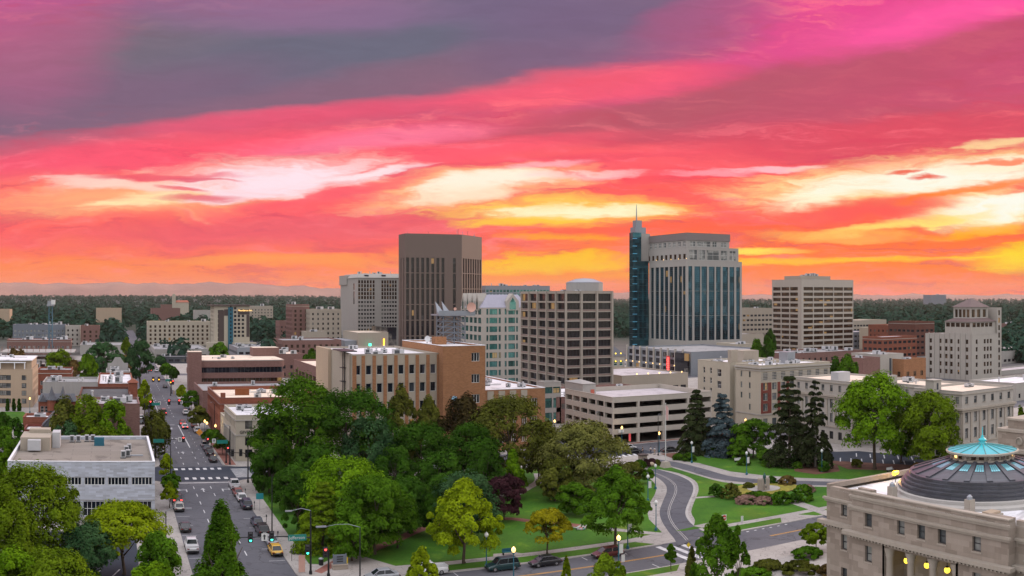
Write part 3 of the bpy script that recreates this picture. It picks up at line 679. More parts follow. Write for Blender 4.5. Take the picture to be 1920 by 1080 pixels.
for k in range(5): a = G(1610 + k * 26, 853 + k * 1.6, KH); q.append([(a.x - 2.4, a.y - 1.6), (a.x - 2.2, a.y - 1.75), (a.x + 1.2, a.y + 1.9), (a.x + 1.0, a.y + 2.05)])
for k in range(5): q.append([(-11 + k * 2.6, 130), (-10.8 + k * 2.6, 130), (-9 + k * 2.6, 136), (-9.2 + k * 2.6, 136)])
paint('bay_marking', q, GZ + .034)

# far hills on the left skyline
def hills():
    b = MB(); nx = 220; prof = []
    for i in range(nx + 1):
        px = -140 + i * 2300 / nx; a = az(px)
        base = 29 if px < 480 else (29 - (px - 480) * .085 if px < 660 else max(13.7 - (px - 660) * .012, 4))
        h = base + 2.4 * math.sin(px * .052) * math.sin(px * .019 + 1) + 1.1 * math.sin(px * .11 + 2) + .7 * math.sin(px * .31)
        prof.append((a, max(h * .86, 2)))
    rows = [(9200, 0), (9700, .45), (10300, .78), (11000, 1), (12600, 1)]
    for r, f in rows:
        for k, (a, h) in enumerate(prof):
            j = math.sin(k * .9 + r * .01) * .08 + math.sin(k * .37 + r * .003) * .08 if 0 < f < 1 else 0
            zt = HC + h * 11000 / F; b.v.append((r * math.sin(a), r * math.cos(a), zt * min(1, max(0, f + j)) if f < 1 or r == 11000 else -10))
    n = nx + 1
    for q in range(len(rows) - 1):
        for k in range(nx): b.f.append((q * n + k, q * n + k + 1, (q + 1) * n + k + 1, (q + 1) * n + k)); b.m.append(0)
    groundmat('hazy_hill_ground', (.26, .13, .10), (.34, .18, .13), .0009, .006, .95, .3)  # pale pinkish base colour stands in for part of the distance haze
    struct(b.build('hills', M('hazy_hill_ground'), smooth=True))
hills()
# ---------------------------------------------------------------- near buildings
ST = dict(dark=(1, 1, 'frame_dark', 'glass_dark'), dbl=(1, 2, 'frame_white', 'glass_pale', .07, 'stone_smooth'), sash=(1, 2, 'frame_dark', 'glass_pale', .06, 'stone_smooth'))

# white two-storey office block beside the street
def white_office():
    x0, x1, y0, y1, h = -17.6, 7.6, 167.5, 198.0, 9.75
    B = Bld('office_building', 'low white panel office block with flat tan roof beside the main street', 'office block', -5, 182)
    fw = []
    for i in range(6):
        a = 1.05 + i * 4.03
        fw.append((a, a + 3.55, 5.75, 7.15))
    gr = [(9.9 + i * 3.9, 13.35 + i * 3.9, .5, 3.0) for i in range(4)]; gr = [(.8 + i * 4.05, 4.4 + i * 4.05, .5, 3.0) for i in range(6)]
    s1 = (6, 1, 'frame_white', 'glass_navy', .12); s2 = (5, 2, 'frame_white', 'glass_navy', .08)
    fr = [(*q, s1) for q in fw] + [(*q, s2) for q in gr]
    B.block(x0, x1, y0, y1, 0, h, 'white_panel', 'roof_tan', fr, win=s1, par=.55, pt=.35, cap='white_trim', rec=.35)
    b = MB(); b.box(x0 + 9, x1 + .1, y0 - 1.2, y0 - .02, 0.13, .45); b.box(x0, x1, y0 - .12, y0 - .003, 3.2, 3.32); B.part('plinth', b, M('concrete'))
    z = h - .55
    b = MB(); px = lambda u, v: G(u, v, z)
    a = px(38, 845); b.box(a.x, a.x + 5.6, a.y, a.y + 8.2, z, z + 2.5); b.box(a.x + 1.2, a.x + 5.2, a.y + 6, a.y + 9, z + 2.51, z + 3.2); B.part('penthouse', b, M('beige'))
    b = MB(); b.box(a.x + 5.75, a.x + 7.2, a.y + 4, a.y + 8, z, z + 2.9); b.box(a.x + 1.5, a.x + 3.9, a.y - 1.6, a.y - .1, z + .3, z + 2.2); B.part('roof_unit', b, M('unit_grey'))
    for u, v in ((135, 829), (147, 829), (163, 828), (174, 828), (231, 859), (240, 857), (242, 846), (237, 850)):
        p = px(u, v); b = MB(); b.box(p.x - .42, p.x + .42, p.y - .35, p.y + .35, z + .18, z + 1.35)
        b.box(p.x - .3, p.x + .3, p.y - .37, p.y - .352, z + .35, z + 1.2, 1); b.box(p.x - .5, p.x + .5, p.y - .4, p.y + .4, z, z + .1, 1); B.part('roof_unit', b, [M('unit_grey'), M('unit_dark')])
    p = px(186, 835); b = MB(); b.box(p.x - .95, p.x + .95, p.y - .7, p.y + .7, z + .15, z + 1.45); b.box(p.x - 1, p.x + 1, p.y - .75, p.y + .75, z, z + .14); b.box(p.x - .98, p.x + .98, p.y - .73, p.y + .73, z + 1.45, z + 1.5); B.part('roof_unit', b, M('teal_metal'))
    p = px(243, 857); b = MB(); b.tube([(p.x, p.y, z + .3), (p.x + 2.4, p.y, z + .3)], .14, 8); B.part('roof_duct', b, M('galv'))
    for u, v in ((82, 866), (183, 866), (243, 866)): p = px(u, v); b = MB(); b.box(p.x - .4, p.x + .4, y0 + .36, y0 + .8, z, z + .15); B.part('roof_hatch', b, M('unit_dark'))
    B.done()
white_office()

# law office on the corner, with lettering
def text_part(root, body, size, loc, rot, mat, ext=.03, name='lettering', align='LEFT'):
    cu = bpy.data.curves.new(name, 'FONT'); cu.body = body; cu.size = size; cu.extrude = ext; cu.align_x = align; cu.resolution_u = 2
    o = bpy.data.objects.new(name, cu); COL.objects.link(o)
    dg = bpy.context.evaluated_depsgraph_get(); me = bpy.data.meshes.new_from_object(o.evaluated_get(dg)); bpy.data.objects.remove(o)
    me.materials.clear(); me.materials.append(M(mat)); q = bpy.data.objects.new(name, me); COL.objects.link(q); q.parent = root
    q.location = Vector(loc) - root.location; q.rotation_euler = rot; return q
def law_office():
    x0, x1, y0, y1, h = 28.7, 47, 223.7, 246, 10.6
    B = Bld('office_building', 'cream corner office of three storeys lettered Givens on its front', 'office', 36, 235)
    st = (1, 2, 'frame_dark', 'glass_dark', .06)
    fr = grid(x1 - x0, 4, 1.7, [0.9, 3.7, 7.5], 1.9, 1)
    lf = grid(y1 - y0, 8, 1.0, [1.0, 4.0, 7.5], 1.7, .8)
    B.block(x0, x1, y0, y1, 0, h, 'cream', 'roof_white', fr, lf, win=st, par=.5)
    B.band(x0, x1, y0, y1, 6.0, 6.25, .18, 'stone_pale'); B.band(x0, x1, y0, y1, 9.4, 9.65, .2, 'stone_pale')
    for k in range(9):
        B.mb('pilaster', 'stone_pale').box(x0 - .22, x0 - .003, y0 + .2 + k * 2.7, y0 + .75 + k * 2.7, 0, 5.98)
    B.units(7, 3)
    B.block(x0 + .02, x1, y1 + .02, 255, 0, 7.6, 'cream', 'roof_white', left=grid(9, 3, 1, [1, 4], 1.7), win=st, par=.4)
    text_part(B.root, 'GIVENS PURSLEY', 1.05, (x0 + .9, y0 - .1, 6.45), (R(90), 0, 0), 'frame_dark', .04)
    B.done()
law_office()

def red_brick_store():
    x0, x1, y0, y1, h = 28.7, 56, 256, 289, 11.3
    B = Bld('commercial_building', 'red brick building with pale flat roof on the street behind the law office', 'shop building', 40, 270)
    st = (1, 2, 'frame_dark', 'glass_dark', .06)
    B.block(x0, x1, y0, y1, 0, h, 'red_brick', 'roof_cream', grid(x1 - x0, 9, 1, [1.5, 5], 1.8, 1) + grid(x1 - x0, 16, .7, [8.6], .6, 1), grid(33, 10, 1.1, [1, 4.6], 1.9, 1), win=st, par=.9, cap='mauve_brick')
    B.band(x0, x1, y0, y1, 9.6, 9.85, .22, 'mauve_brick'); b = MB()
    for i in range(12): b.box(x0 - .2, x0 - .003, y0 + .8 + i * 2.7, y0 + 1.2 + i * 2.7, 8.2, 9.58)
    B.part('pilaster', b, M('red_brick'))
    b = MB(); b.box(x0 + .3, x0 + 1.5, y0 + .3, y0 + 1.6, h - .9, h + 1.3); B.part('chimney', b, M('red_brick'))
    p = G(454, 741, h - .9); b = MB(); b.box(p.x - 2, p.x + 2, p.y - .1, p.y + .3, h - .9, h + 1); B.part('roof_screen', b, M('rust'))
    B.units(9, 12, (36, 54, 262, 287, h - .9)); B.done()
red_brick_store()

def plain_block(name, label, cat, x0, x1, y0, y1, h, mat, roof, win=None, front=None, left=None, right=None, par=.6, nu=0, seed=1, trim=None, group=None, rec=.2, cap=None, big=1.0):
    B = Bld(name, label, cat, (x0 + x1) / 2, (y0 + y1) / 2, group)
    B.block(x0, x1, y0, y1, 0, h, mat, roof, front or (), left or (), right or (), win=win, par=par, rec=rec, cap=cap)
    if trim: B.band(x0, x1, y0, y1, h - 1.4, h - 1.15, .15, trim)
    if nu: B.units(nu, seed, big=big)
    return B
WD = (1, 2, 'frame_dark', 'glass_dark', .06); WP = (1, 2, 'frame_white', 'glass_pale', .07)
plain_block('commercial_building', 'long dark brick block with grey gravel roof below the banded brown offices', 'shop building', 28.7, 60, 305, 336, 8.5, 'mauve_brick', 'roof_grey', WD, grid(31, 10, 1.2, [1.2, 4.6], 1.7, 1), grid(31, 10, 1.1, [1, 4.5], 1.9, 1), nu=6, seed=5).done()

# banded brown office with round-cornered bands and a stair tower
def banded_office():
    h = 12.2
    B = Bld('office_building', 'mauve brown office with two dark ribbon window bands and a corner stair tower', 'office block', 50, 410)
    b = B.mb('stair_tower', 'mauve_brick'); b.box(31.2, 36.6, 392, 398, 0, 15.7); B.mb('stair_tower', 'roof_cream').box(31.1, 36.7, 391.9, 398.1, 15.71, 15.9)
    x0, x1, y0, y1 = 33, 71, 394, 428
    def rr(o=0, r=3.0):
        return [(x, y) for x, y in round_rect(x0 - o, x1 + o, y0 - o, y1 + o, r, 6)]
    for z0, z1, o, m, p in ((0, 3.0, -.4, 'mauve_brick', 'wall'), (5.0, 7.2, .0, 'mauve_brick', 'wall'), (9.4, h, .0, 'mauve_brick', 'wall'), (3.0, 5.0, -.7, 'glass_brown', 'ribbon_window'), (7.2, 9.4, -.7, 'glass_navy', 'ribbon_window')):
        B.mb(p, m).prism(rr(o), z0, z1, cap=(p == 'wall'), bot=(p == 'wall'))
    for z0, z1 in ((3.0, 5.0), (7.2, 9.4)):
        bb = MB()
        for i in range(24): x = x0 + 1.5 + i * (x1 - x0 - 3) / 23; bb.box(x - .08, x + .08, y0 + .55, y0 + .69, z0, z1)
        B.part('mullion', bb, M('frame_dark'))
    B.mb('roof', 'roof_cream').prism(rr(-.4), h + .003, h + .06)
    z = h + .06; B.mb('parapet', 'stone_pale').prism(rr(.05), h - .25, h - .02, cap=False)
    p = G(474, 668, z); b = MB(); b.box(p.x, p.x + 11.5, p.y, p.y + 9, z, z + 3.6); B.part('penthouse', b, M('mauve_brick')); b = MB(); b.box(p.x + .2, p.x + 11.3, p.y + .2, p.y + 8.8, z + 3.61, z + 3.7); B.part('penthouse_roof', b, M('roof_cream'))
    B.units(4, 8, (40, 56, 400, 425, z)); B.done()
banded_office()
B = plain_block('office_building', 'mauve brick office with deep columns and a pink tinted roof', 'office block', 69.5, 106, 300, 367, 14, 'mauve_brick', 'roof_cream', (1, 1, 'frame_dark', 'glass_navy', .1), left=[(3 + i * 6.4, 7.8 + i * 6.4, 1, 10.6) for i in range(10)], nu=6, seed=4, rec=1.2)
B.done()

# tan office with brick stripes, taller brick end and low brick wing
def striped_office():
    B = Bld('office_building', 'tan office with orange brick stripes, square windows and a blank brick end tower', 'office block', 75, 232)
    x0, x1, y0, y1, h = 56.6, XY(822, 225), 225, 262, 24.2
    st = (1, 1, 'frame_white', 'glass_navy', .08)
    n = 8; w = (x1 - x0) / n
    fr = [(i * w + w * .5 - .66, i * w + w * .5 + .66, z, z + 2.25) for i in range(n) for z in (2.0, 6.35, 10.7, 15.1, 19.4)]
    B.block(x0, x1, y0, y1, 0, h, 'beige', 'roof_white', fr, win=st, par=.4, rec=.3)
    B.rf = (x0 + 1, x1 - 1, y0 + 1, y1 - 2, h - .4); B.units(10, 21)
    for i in range(n + 1):
        c = x0 + i * w; a, e = max(c - .42, x0 + .01), min(c + (.42 if i else 1.0), x1 - .01); B.mb('brick_stripe', 'orange_brick').box(a, e, y0 - .12, y0 - .003, 0, h - .25)
    for ya, yb, o, m in ((247, 262, .9, 'tan_stucco'), (226, 232, .5, 'beige')): B.mb('side_bay', m).box(x0 - o, x0 - .003, ya, yb, 0, h + .3)
    b = MB(); yf = YX(643, x0 - 1)
    for dy in (-.9, .9): b.box(x0 - .9, x0 - .7, yf + dy - .1, yf + dy + .1, 0, h + .6)
    for k in range(7): b.box(x0 - 1.6, x0 - .2, yf - 1.2, yf + 1.2, 3.3 * k + 1, 3.3 * k + 1.12)
    b.box(x0 - 2.0, x0 + 1.5, yf - 4, yf + 7, h + .62, h + .85); B.part('fire_escape', b, M('black_metal'))
    # blank brick end
    bx0, bx1, bh = x1 + .02, XY(910, 221.5), 26.1
    B.block(bx0, bx1, 221.5, 255, 0, bh, 'orange_brick', 'roof_white', [(9.2 - .1, 9.2 + 1.9, z, z + 1.9) for z in (6.2, 10.4, 14.6, 18.8, 23.1)] if False else [(bx1 - bx0 - 3.6, bx1 - bx0 - 1.5, z, z + 2.1) for z in (7.0, 12.2, 17.1, 22.3)], win=(3, 1, 'frame_white', 'glass_dark', .09), par=.35, cap='white_trim')
    b = MB(); b.box(bx0 + 3, bx0 + 6, 236, 239, bh - .35, bh + 1.6); B.part('chimney', b, M('orange_brick'))
    # low wing
    lx1, lh = XY(1022, 222.5), 15.1
    ww = lx1 - bx1
    fr = [(1.0 + i * 3.0, 2.5 + i * 3.0, z, z + 2.1) for i in range(4) for z in (2.0, 6.0, 10.6)] + [(ww - 4.3, ww - 2.2, z, z + 2.1) for z in (2, 6.0, 10.6)]
    B.block(bx1 + .02, lx1, 222.5, 262, 0, lh, 'orange_brick', 'roof_white', fr, win=(3, 1, 'frame_white', 'glass_brown', .08), par=.35, cap='white_trim')
    for i in range(4): B.mb('panel', 'beige').box(bx1 + 1.0 + i * 3.0 - .1, bx1 + 2.6 + i * 3.0, 222.38, 222.497, 12.75, 14.8)
    B.units(8, 31, (bx1 + 1, lx1 - 1, 226, 258, lh - .35)); B.done()
    # rooftop tower of dishes (lattice) standing on the brick end
    t = thing('antenna_tower', 'grey lattice tower of horn antennas and a pink dish above the brick end', 'antenna', (0, 0, 0))
    z0 = bh - .35; xa, xb, ya, yb = XY(831, 238), XY(872, 238), 238, 243; t.location = (xa, ya, z0); b = MB(); zt = ZH(xa, ya, 592)
    L = lambda p, q, r=.11: b.tube([p, q], r, 5)
    cs = [(xa, ya), (xb, ya), (xb, yb), (xa, yb)]
    for c in cs + [((xa + xb) / 2, ya)]: L((*c, z0), (*c, zt), .16)
    nz = 5
    for k in range(nz + 1):
        z = z0 + (zt - z0) * k / nz
        for i in range(4): L((*cs[i], z), (*cs[(i + 1) % 4], z))
        if k < nz:
            z2 = z0 + (zt - z0) * (k + 1) / nz; mx = (xa + xb) / 2
            L((xa, ya, z), (mx, ya, z2)); L((mx, ya, z2), (xb, ya, z)); L((xa, yb, z2), (xb, yb, z)); L((xa, ya, z2), (xa, yb, z)); L((xb, ya, z), (xb, yb, z2))
    b.build('lattice', M('bluegrey'), t)
    b = MB(); b.box(xa - 1.5, xb + 2.5, ya - 1, yb + .5, zt, zt + .35); b.box(xa - 1.5, xb + 2.5, ya - 1.05, ya - .95, zt + .36, zt + 1.3); b.build('platform', M('steel_grey'), t)
    for k, px in enumerate((826, 838)):
        x = XY(px, ya); b = MB(); zb = zt + .36; hh = 3.4
        b.face([(x - .9, ya - .6, zb), (x + 1.1, ya - .6, zb), (x - 1.2, ya + .8, zb + hh)]); b.face([(x + 1.1, ya - .6, zb), (x + 1.7, ya + 1.6, zb), (x - 1.0, ya + 1.4, zb + hh), (x - 1.2, ya + .8, zb + hh)])
        b.face([(x + 1.7, ya + 1.6, zb), (x - .4, ya + 1.9, zb), (x - 1.0, ya + 1.4, zb + hh)]); b.face([(x - .4, ya + 1.9, zb), (x - .9, ya - .6, zb), (x - 1.2, ya + .8, zb + hh), (x - 1.0, ya + 1.4, zb + hh)])
        b.build('horn_antenna', M('galv'), t)
    def dish(px, py, rad, mat, name, par, yy):
        x, z = XY(px, yy), ZH(XY(px, yy), yy, py); b = MB()
        pr = [(rad, 0), (rad * .8, .12 * rad), (rad * .5, .2 * rad), (.02, .26 * rad)]
        bb = MB(); bb.lathe([(r, d) for r, d in pr] ,(0, 0), 22); 
        for v, f_, m_ in ((bb.v, bb.f, bb.m),):
            b.v = [(x + p[0], yy + p[2] - rad * .3, z + p[1]) for p in v]; b.f = f_; b.m = m_
        b.tube([(x, yy + .1, z), (x, yy + .3, z - rad * 1.5)], .12, 6); return b.build(name, M(mat), par, smooth=True)
    plain('dish_pink', (.62, .36, .29), .6); plain('dish_white', (.66, .66, .68), .5)
    dish(883, 576, 1.25, 'dish_pink', 'dish_antenna', t, ya - 1.2); dish(853, 579, .4, 'dish_pink', 'dish_antenna', t, ya - 1.2)
    t2 = thing('satellite_dish', 'small white dish beside a lattice frame on the striped office roof', 'dish', (XY(801, 236), 236, h - .4))
    dish(801, 635, .75, 'dish_white', 'dish_antenna', t2, 236)
    t3 = thing('aerial_frame', 'short white lattice aerial frame on the striped office roof', 'antenna', (XY(811, 240), 240, h - .4)); b = MB(); xm = XY(811, 240)
    for dx in (-1, 1):
        for dy in (-1, 1): b.tube([(xm + dx, 240 + dy, h - .4), (xm + dx, 240 + dy, h + 3.4)], .1, 5)
    for k in range(4):
        z = h + k * 1.1
        for dx in (-1, 1): b.tube([(xm + dx, 239, z), (xm + dx, 241, z)], .07, 4); b.tube([(xm - 1, 240 + dx, z), (xm + 1, 240 + dx, z)], .07, 4)
        if k < 3: b.tube([(xm - 1, 239, z), (xm + 1, 239, z + 1.1)], .07, 4); b.tube([(xm + 1, 239, z), (xm - 1, 239, z + 1.1)], .07, 4)
    b.build('lattice', M('frame_white'), t3)
striped_office()
# wall dish (pale blue globe) seen low on the brick end
g_ = thing('globe_lamp', 'pale blue globe fixed low on the orange brick end wall', 'globe', (XY(852, 220.6), 220.6, 0)); g_.location.z = ZH(XY(852, 220.6), 220.6, 748)
plain('globe_blue', (.30, .55, .72), .3); b = MB(); b.ball((0, 0, 0), .72, 12); b.build('globe', M('globe_blue'), g_, (0, 0, 0), True); b = MB(); b.box(-.1, .1, .5, .89, -.1, .1); b.build('bracket', M('frame_dark'), g_, (0, 0, 0))

# parking garage with three open decks
def garage():
    B = Bld('parking_garage', 'beige concrete parking garage with three open decks on the street corner', 'parking garage', 137, 232)
    x0, x1, y0, y1, h = 123, 154, 219, 246, 12.1
    lv = [(3.9, 5.15), (6.6, 7.9), (9.35, 10.75)]
    def bays(w, n, a=.0): return [(a + i * (w - a) / n + .35, a + (i + 1) * (w - a) / n - .35, z0, z1) for i in range(n) for z0, z1 in lv] + [(a + i * (w - a) / n + .35, a + (i + 1) * (w - a) / n - .35, .16, 2.6) for i in range(n)]
    B.block(x0, x1, y0, y1, 0, h, 'pale_beige', 'roof_lilac', bays(31, 4), bays(27, 6), win=None, par=1.1, pt=.25, rec=.7)
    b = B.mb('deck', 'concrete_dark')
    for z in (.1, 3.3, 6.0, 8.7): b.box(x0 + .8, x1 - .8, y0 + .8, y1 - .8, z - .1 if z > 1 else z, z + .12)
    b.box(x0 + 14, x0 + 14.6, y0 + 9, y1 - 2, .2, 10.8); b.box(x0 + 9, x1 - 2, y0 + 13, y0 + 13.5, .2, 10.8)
    for i in range(3): B.mb('column', 'pale_beige').box(x0 + 7.75 * (i + 1) - .3, x0 + 7.75 * (i + 1) + .3, y0 - .05, y0 - .003, 0, 10.9)
    # stair tower
    sx0, sx1, sy = XY(1068, 246.5), XY(1086, 246.5), 246.5
    B.mb('stair_tower', 'pale_grey').box(sx0, sx1 + 1, sy - 8, sy + 3, 0, 14); B.mb('stair_tower', 'concrete').pyr(sx0 - .2, sx1 + 1.2, sy - 8.2, sy + 3.2, 14.01, 14.9)
    s = MB(); s.box(sx1 - .6, sx1 + .5, sy - 8.12, sy - 8.01, 10.2, 12.4); plain('sign_rust', (.42, .10, .06), .5); B.part('sign_board', s, M('sign_rust'))
    s = MB(); s.box(x0 + 1.6, x0 + 3.2, y0 - .3, y0 - .06, 3.05, 3.9); B.part('sign_board', s, M('frame_white'))
    s = MB(); s.box(x0 + 5.0, x0 + 5.6, y0 + .3, y0 + .4, .5, 2.6); plain('sign_red', (.5, .05, .06), .5, 0, .5, .35, (1, .15, .15)); B.part('sign_board', s, M('sign_red'))
    B.done()
garage()
plain_block('stone_building', 'grey stone building with arched windows between the brick wing and the garage', 'building', XY(1020, 262), XY(1052, 262), 262, 267, 12.6, 'pale_grey', 'roof_grey', (2, 2, 'frame_teal', 'glass_teal', .1), [(.3, 2.7, 9.3, 11.3), (3.0, 5.3, 9.3, 11.3), (.4, 2.6, 5.0, 7.9), (3.1, 5.2, 5.0, 7.9), (.4, 2.6, 1, 3.6), (3.1, 5.2, 1, 3.6)], trim='stone_pale').done()
plain_block('shop_building', 'low flat building with a patchy white roof beyond the parking garage', 'shop building', 128, 168, 262, 292, 8.0, 'mauve_brick', 'roof_white', WD, grid(40, 8, 1.6, [4.5], 1.6), nu=14, seed=9).done()

# courthouse hotel: tan side, brick and cream front
def brick_hotel():
    B = Bld('hotel', 'six storey cream and red brick hotel with blank tan flank behind the spruces', 'hotel', 185, 236)
    x0, x1, h = 172.5, XY(1556, 221), 18.2
    w = x1 - x0; n = 8
    st = (1, 2, 'frame_teal', 'glass_pale', .08); s2 = (1, 2, 'frame_white', 'glass_dark', .07)
    fr = [(i * w / n + w / n / 2 - .8, i * w / n + w / n / 2 + .8, z, z + 2.0) for i in range(n) for z in (1.0, 5.2, 8.2, 11.2, 14.2)]
    lf = [(2.4, 3.2, z, z + 1.7) for z in (8.4, 11.4, 14.6)] + [(6.4, 7.2, z, z + 1.7) for z in (5.2, 8.4, 11.4, 14.6)]
    B.block(x0, x1, 221, 233, 0, h, 'cream', 'roof_white', fr, lf, win=st, par=.4, rec=.2)
    B.band(x0, x1, 221, 233, 17.3, 17.7, .45, 'stone_pale'); B.band(x0, x1, 221, 233, 16.6, 16.9, .2, 'stone_pale'); B.band(x0, x1, 221, 233, 4.0, 4.3, .2, 'stone_pale')
    for i in range(n + 1):
        a = x0 + i * w / n; B.mb('brick_panel', 'deep_red_brick').box(max(a - .5, x0 + .02), min(a + .5, x1 - .02), 220.88, 220.997, 4.5, 13.3)
    c = x0 + w / n / 2
    for u0, u1 in ((x0 + .52, c - .86), (c + .86, x0 + w / n - .52)): B.mb('brick_panel', 'deep_red_brick').box(u0, u1, 220.88, 220.997, 4.5, 13.3)
    for z0, z1 in ((4.5, 5.1), (7.3, 8.1), (10.3, 11.1), (13.28 - .0, 13.3)): B.mb('brick_panel', 'deep_red_brick').box(c - .859, c + .859, 220.9, 220.996, z0, z1)
    for k in range(5): B.mb('quoin', 'stone_pale').box(x0 + .02, x1 - .02, 220.9, 220.995, 14.0 + k * .45, 14.18 + k * .45)
    B.units(14, 44); B.mb('water_tank', 'galv').box(x0 + 14, x0 + 17, 226, 230, h - .3, h + 3.2)
    lw = [(3 + i * 3.6, 4.0 + i * 3.6, z, z + 1.8) for i in range(2) for z in (5, 8.2, 11.4, 14.4)] + [(10.5, 12.6, z, z + 2.2) for z in (3.0, 6.6, 10.2, 13.8)]
    B.block(x0 + .4, x1 - 4, 236.5, 253.5, 0, 18.2, 'tan_stucco' if False else 'cream', 'roof_white', (), lw, win=s2, par=.4)
    B.units(9, 45); B.mb('wall', 'cream').box(x0 + 2, x1 - 5, 233.02, 236.48, 0, 17.6)
    B.mb('chimney', 'beige').box(x0 + 1, x0 + 3.4, 236.6, 238.4, 17.9, 22.0); B.mb('penthouse', 'beige').box(x0 + 8, x0 + 14, 240, 246, 17.9, 21.4)
    B.done()
brick_hotel()

# long classical government building
def classical_hall():
    B = Bld('government_building', 'long classical stone hall with cream roof, cornice and tall windows beside the car park', 'government building', 180, 172)
    xw, h = 170.0, 16.3; sash = (1, 2, 'frame_dark', 'glass_pale', .07, 'stone_smooth'); arch = (1, 1, 'frame_dark', 'glass_dark', .06)
    def wing(x0, x1, y0, y1, nf, nl):
        fw, lw = x1 - x0, y1 - y0
        def rows(w, n): return [(i * w / n + w / n / 2 - .55, i * w / n + w / n / 2 + .55, z, z + hh, s_) for i in range(n) for z, hh, s_ in ((13.5, 1.6, sash), (9.2, 2.3, sash), (5.6, 2.3, sash))] + [(i * w / n + w / n / 2 - .75, i * w / n + w / n / 2 + .75, 1.2, 3.2, arch) for i in range(n)]
        B.block(x0, x1, y0, y1, 0, h, 'stone_pale', 'roof_cream', rows(fw, nf), rows(lw, nl), win=sash, par=.35, cap='stone_pale', rec=.3)
        B.band(x0, x1, y0, y1, 12.1, 12.55, .65, 'stone_smooth'); B.band(x0, x1, y0, y1, 11.6, 12.0, .35, 'stone_smooth'); B.band(x0, x1, y0, y1, 4.3, 4.6, .3, 'stone_smooth'); B.band(x0, x1, y0, y1, 15.6, 15.8, .22, 'stone_smooth')
        for n, w, ax in ((nf, fw, 0), (nl, lw, 1)):
            for i in range(n + 1):
                c = i * w / n
                if ax == 0: B.mb('pilaster', 'stone_smooth').box(max(x0 + c - .3, x0), min(x0 + c + .3, x1), y0 - .2, y0 - .003, 4.62, 11.58)
                else: B.mb('pilaster', 'stone_smooth').box(x0 - .2, x0 - .003, max(y0 + c - .3, y0), min(y0 + c + .3, y1), 4.62, 11.58)
        for k in range(9): B.mb('rustication', 'stone_smooth').box(x0 - .14, x1 + .14, y0 - .14, y1 + .14, .3 + k * .45, .62 + k * .45) if False else None
    wing(xw, 189, 144, 159, 6, 5); wing(xw + 5.5, 189, 159.02, 180, 5, 7); wing(xw, 189, 180.02, 203, 6, 7)
    for y in (144.5, 149, 154):
        pass
    p = G(1758, 735, h - .35); b = MB(); b.box(p.x - 1.3, p.x + 1.3, p.y, p.y + 2.6, h - .35, h + 2.3); b.box(p.x - 1.5, p.x + 1.5, p.y - .2, p.y + 2.8, h + 2.31, h + 2.5); b.box(p.x - .3, p.x + .3, p.y - .02, p.y - .003, h + .2, h + 1.7, 1); B.part('roof_house', b, [M('stone_pale'), M('charcoal')])
    p = G(1675, 723, h - .35); b = MB(); b.box(p.x - 1.4, p.x + 1.4, p.y, p.y + 2.4, h - .35, h + 2.2); b.tube([(p.x, p.y + 1, h + 2.2), (p.x, p.y + 1, h + 6.4)], .28, 8, 1); B.part('chimney', b, [M('stone_pale'), M('charcoal')])
    p = G(1575, 716, h - .35); b = MB(); b.box(p.x - .5, p.x + 3.6, p.y, p.y + 3, h - .35, h + 2.1); B.part('roof_house', b, M('unit_grey')); B.units(9, 77, (xw + 7, 187, 146, 200, h - .35)); B.done()
classical_hall()

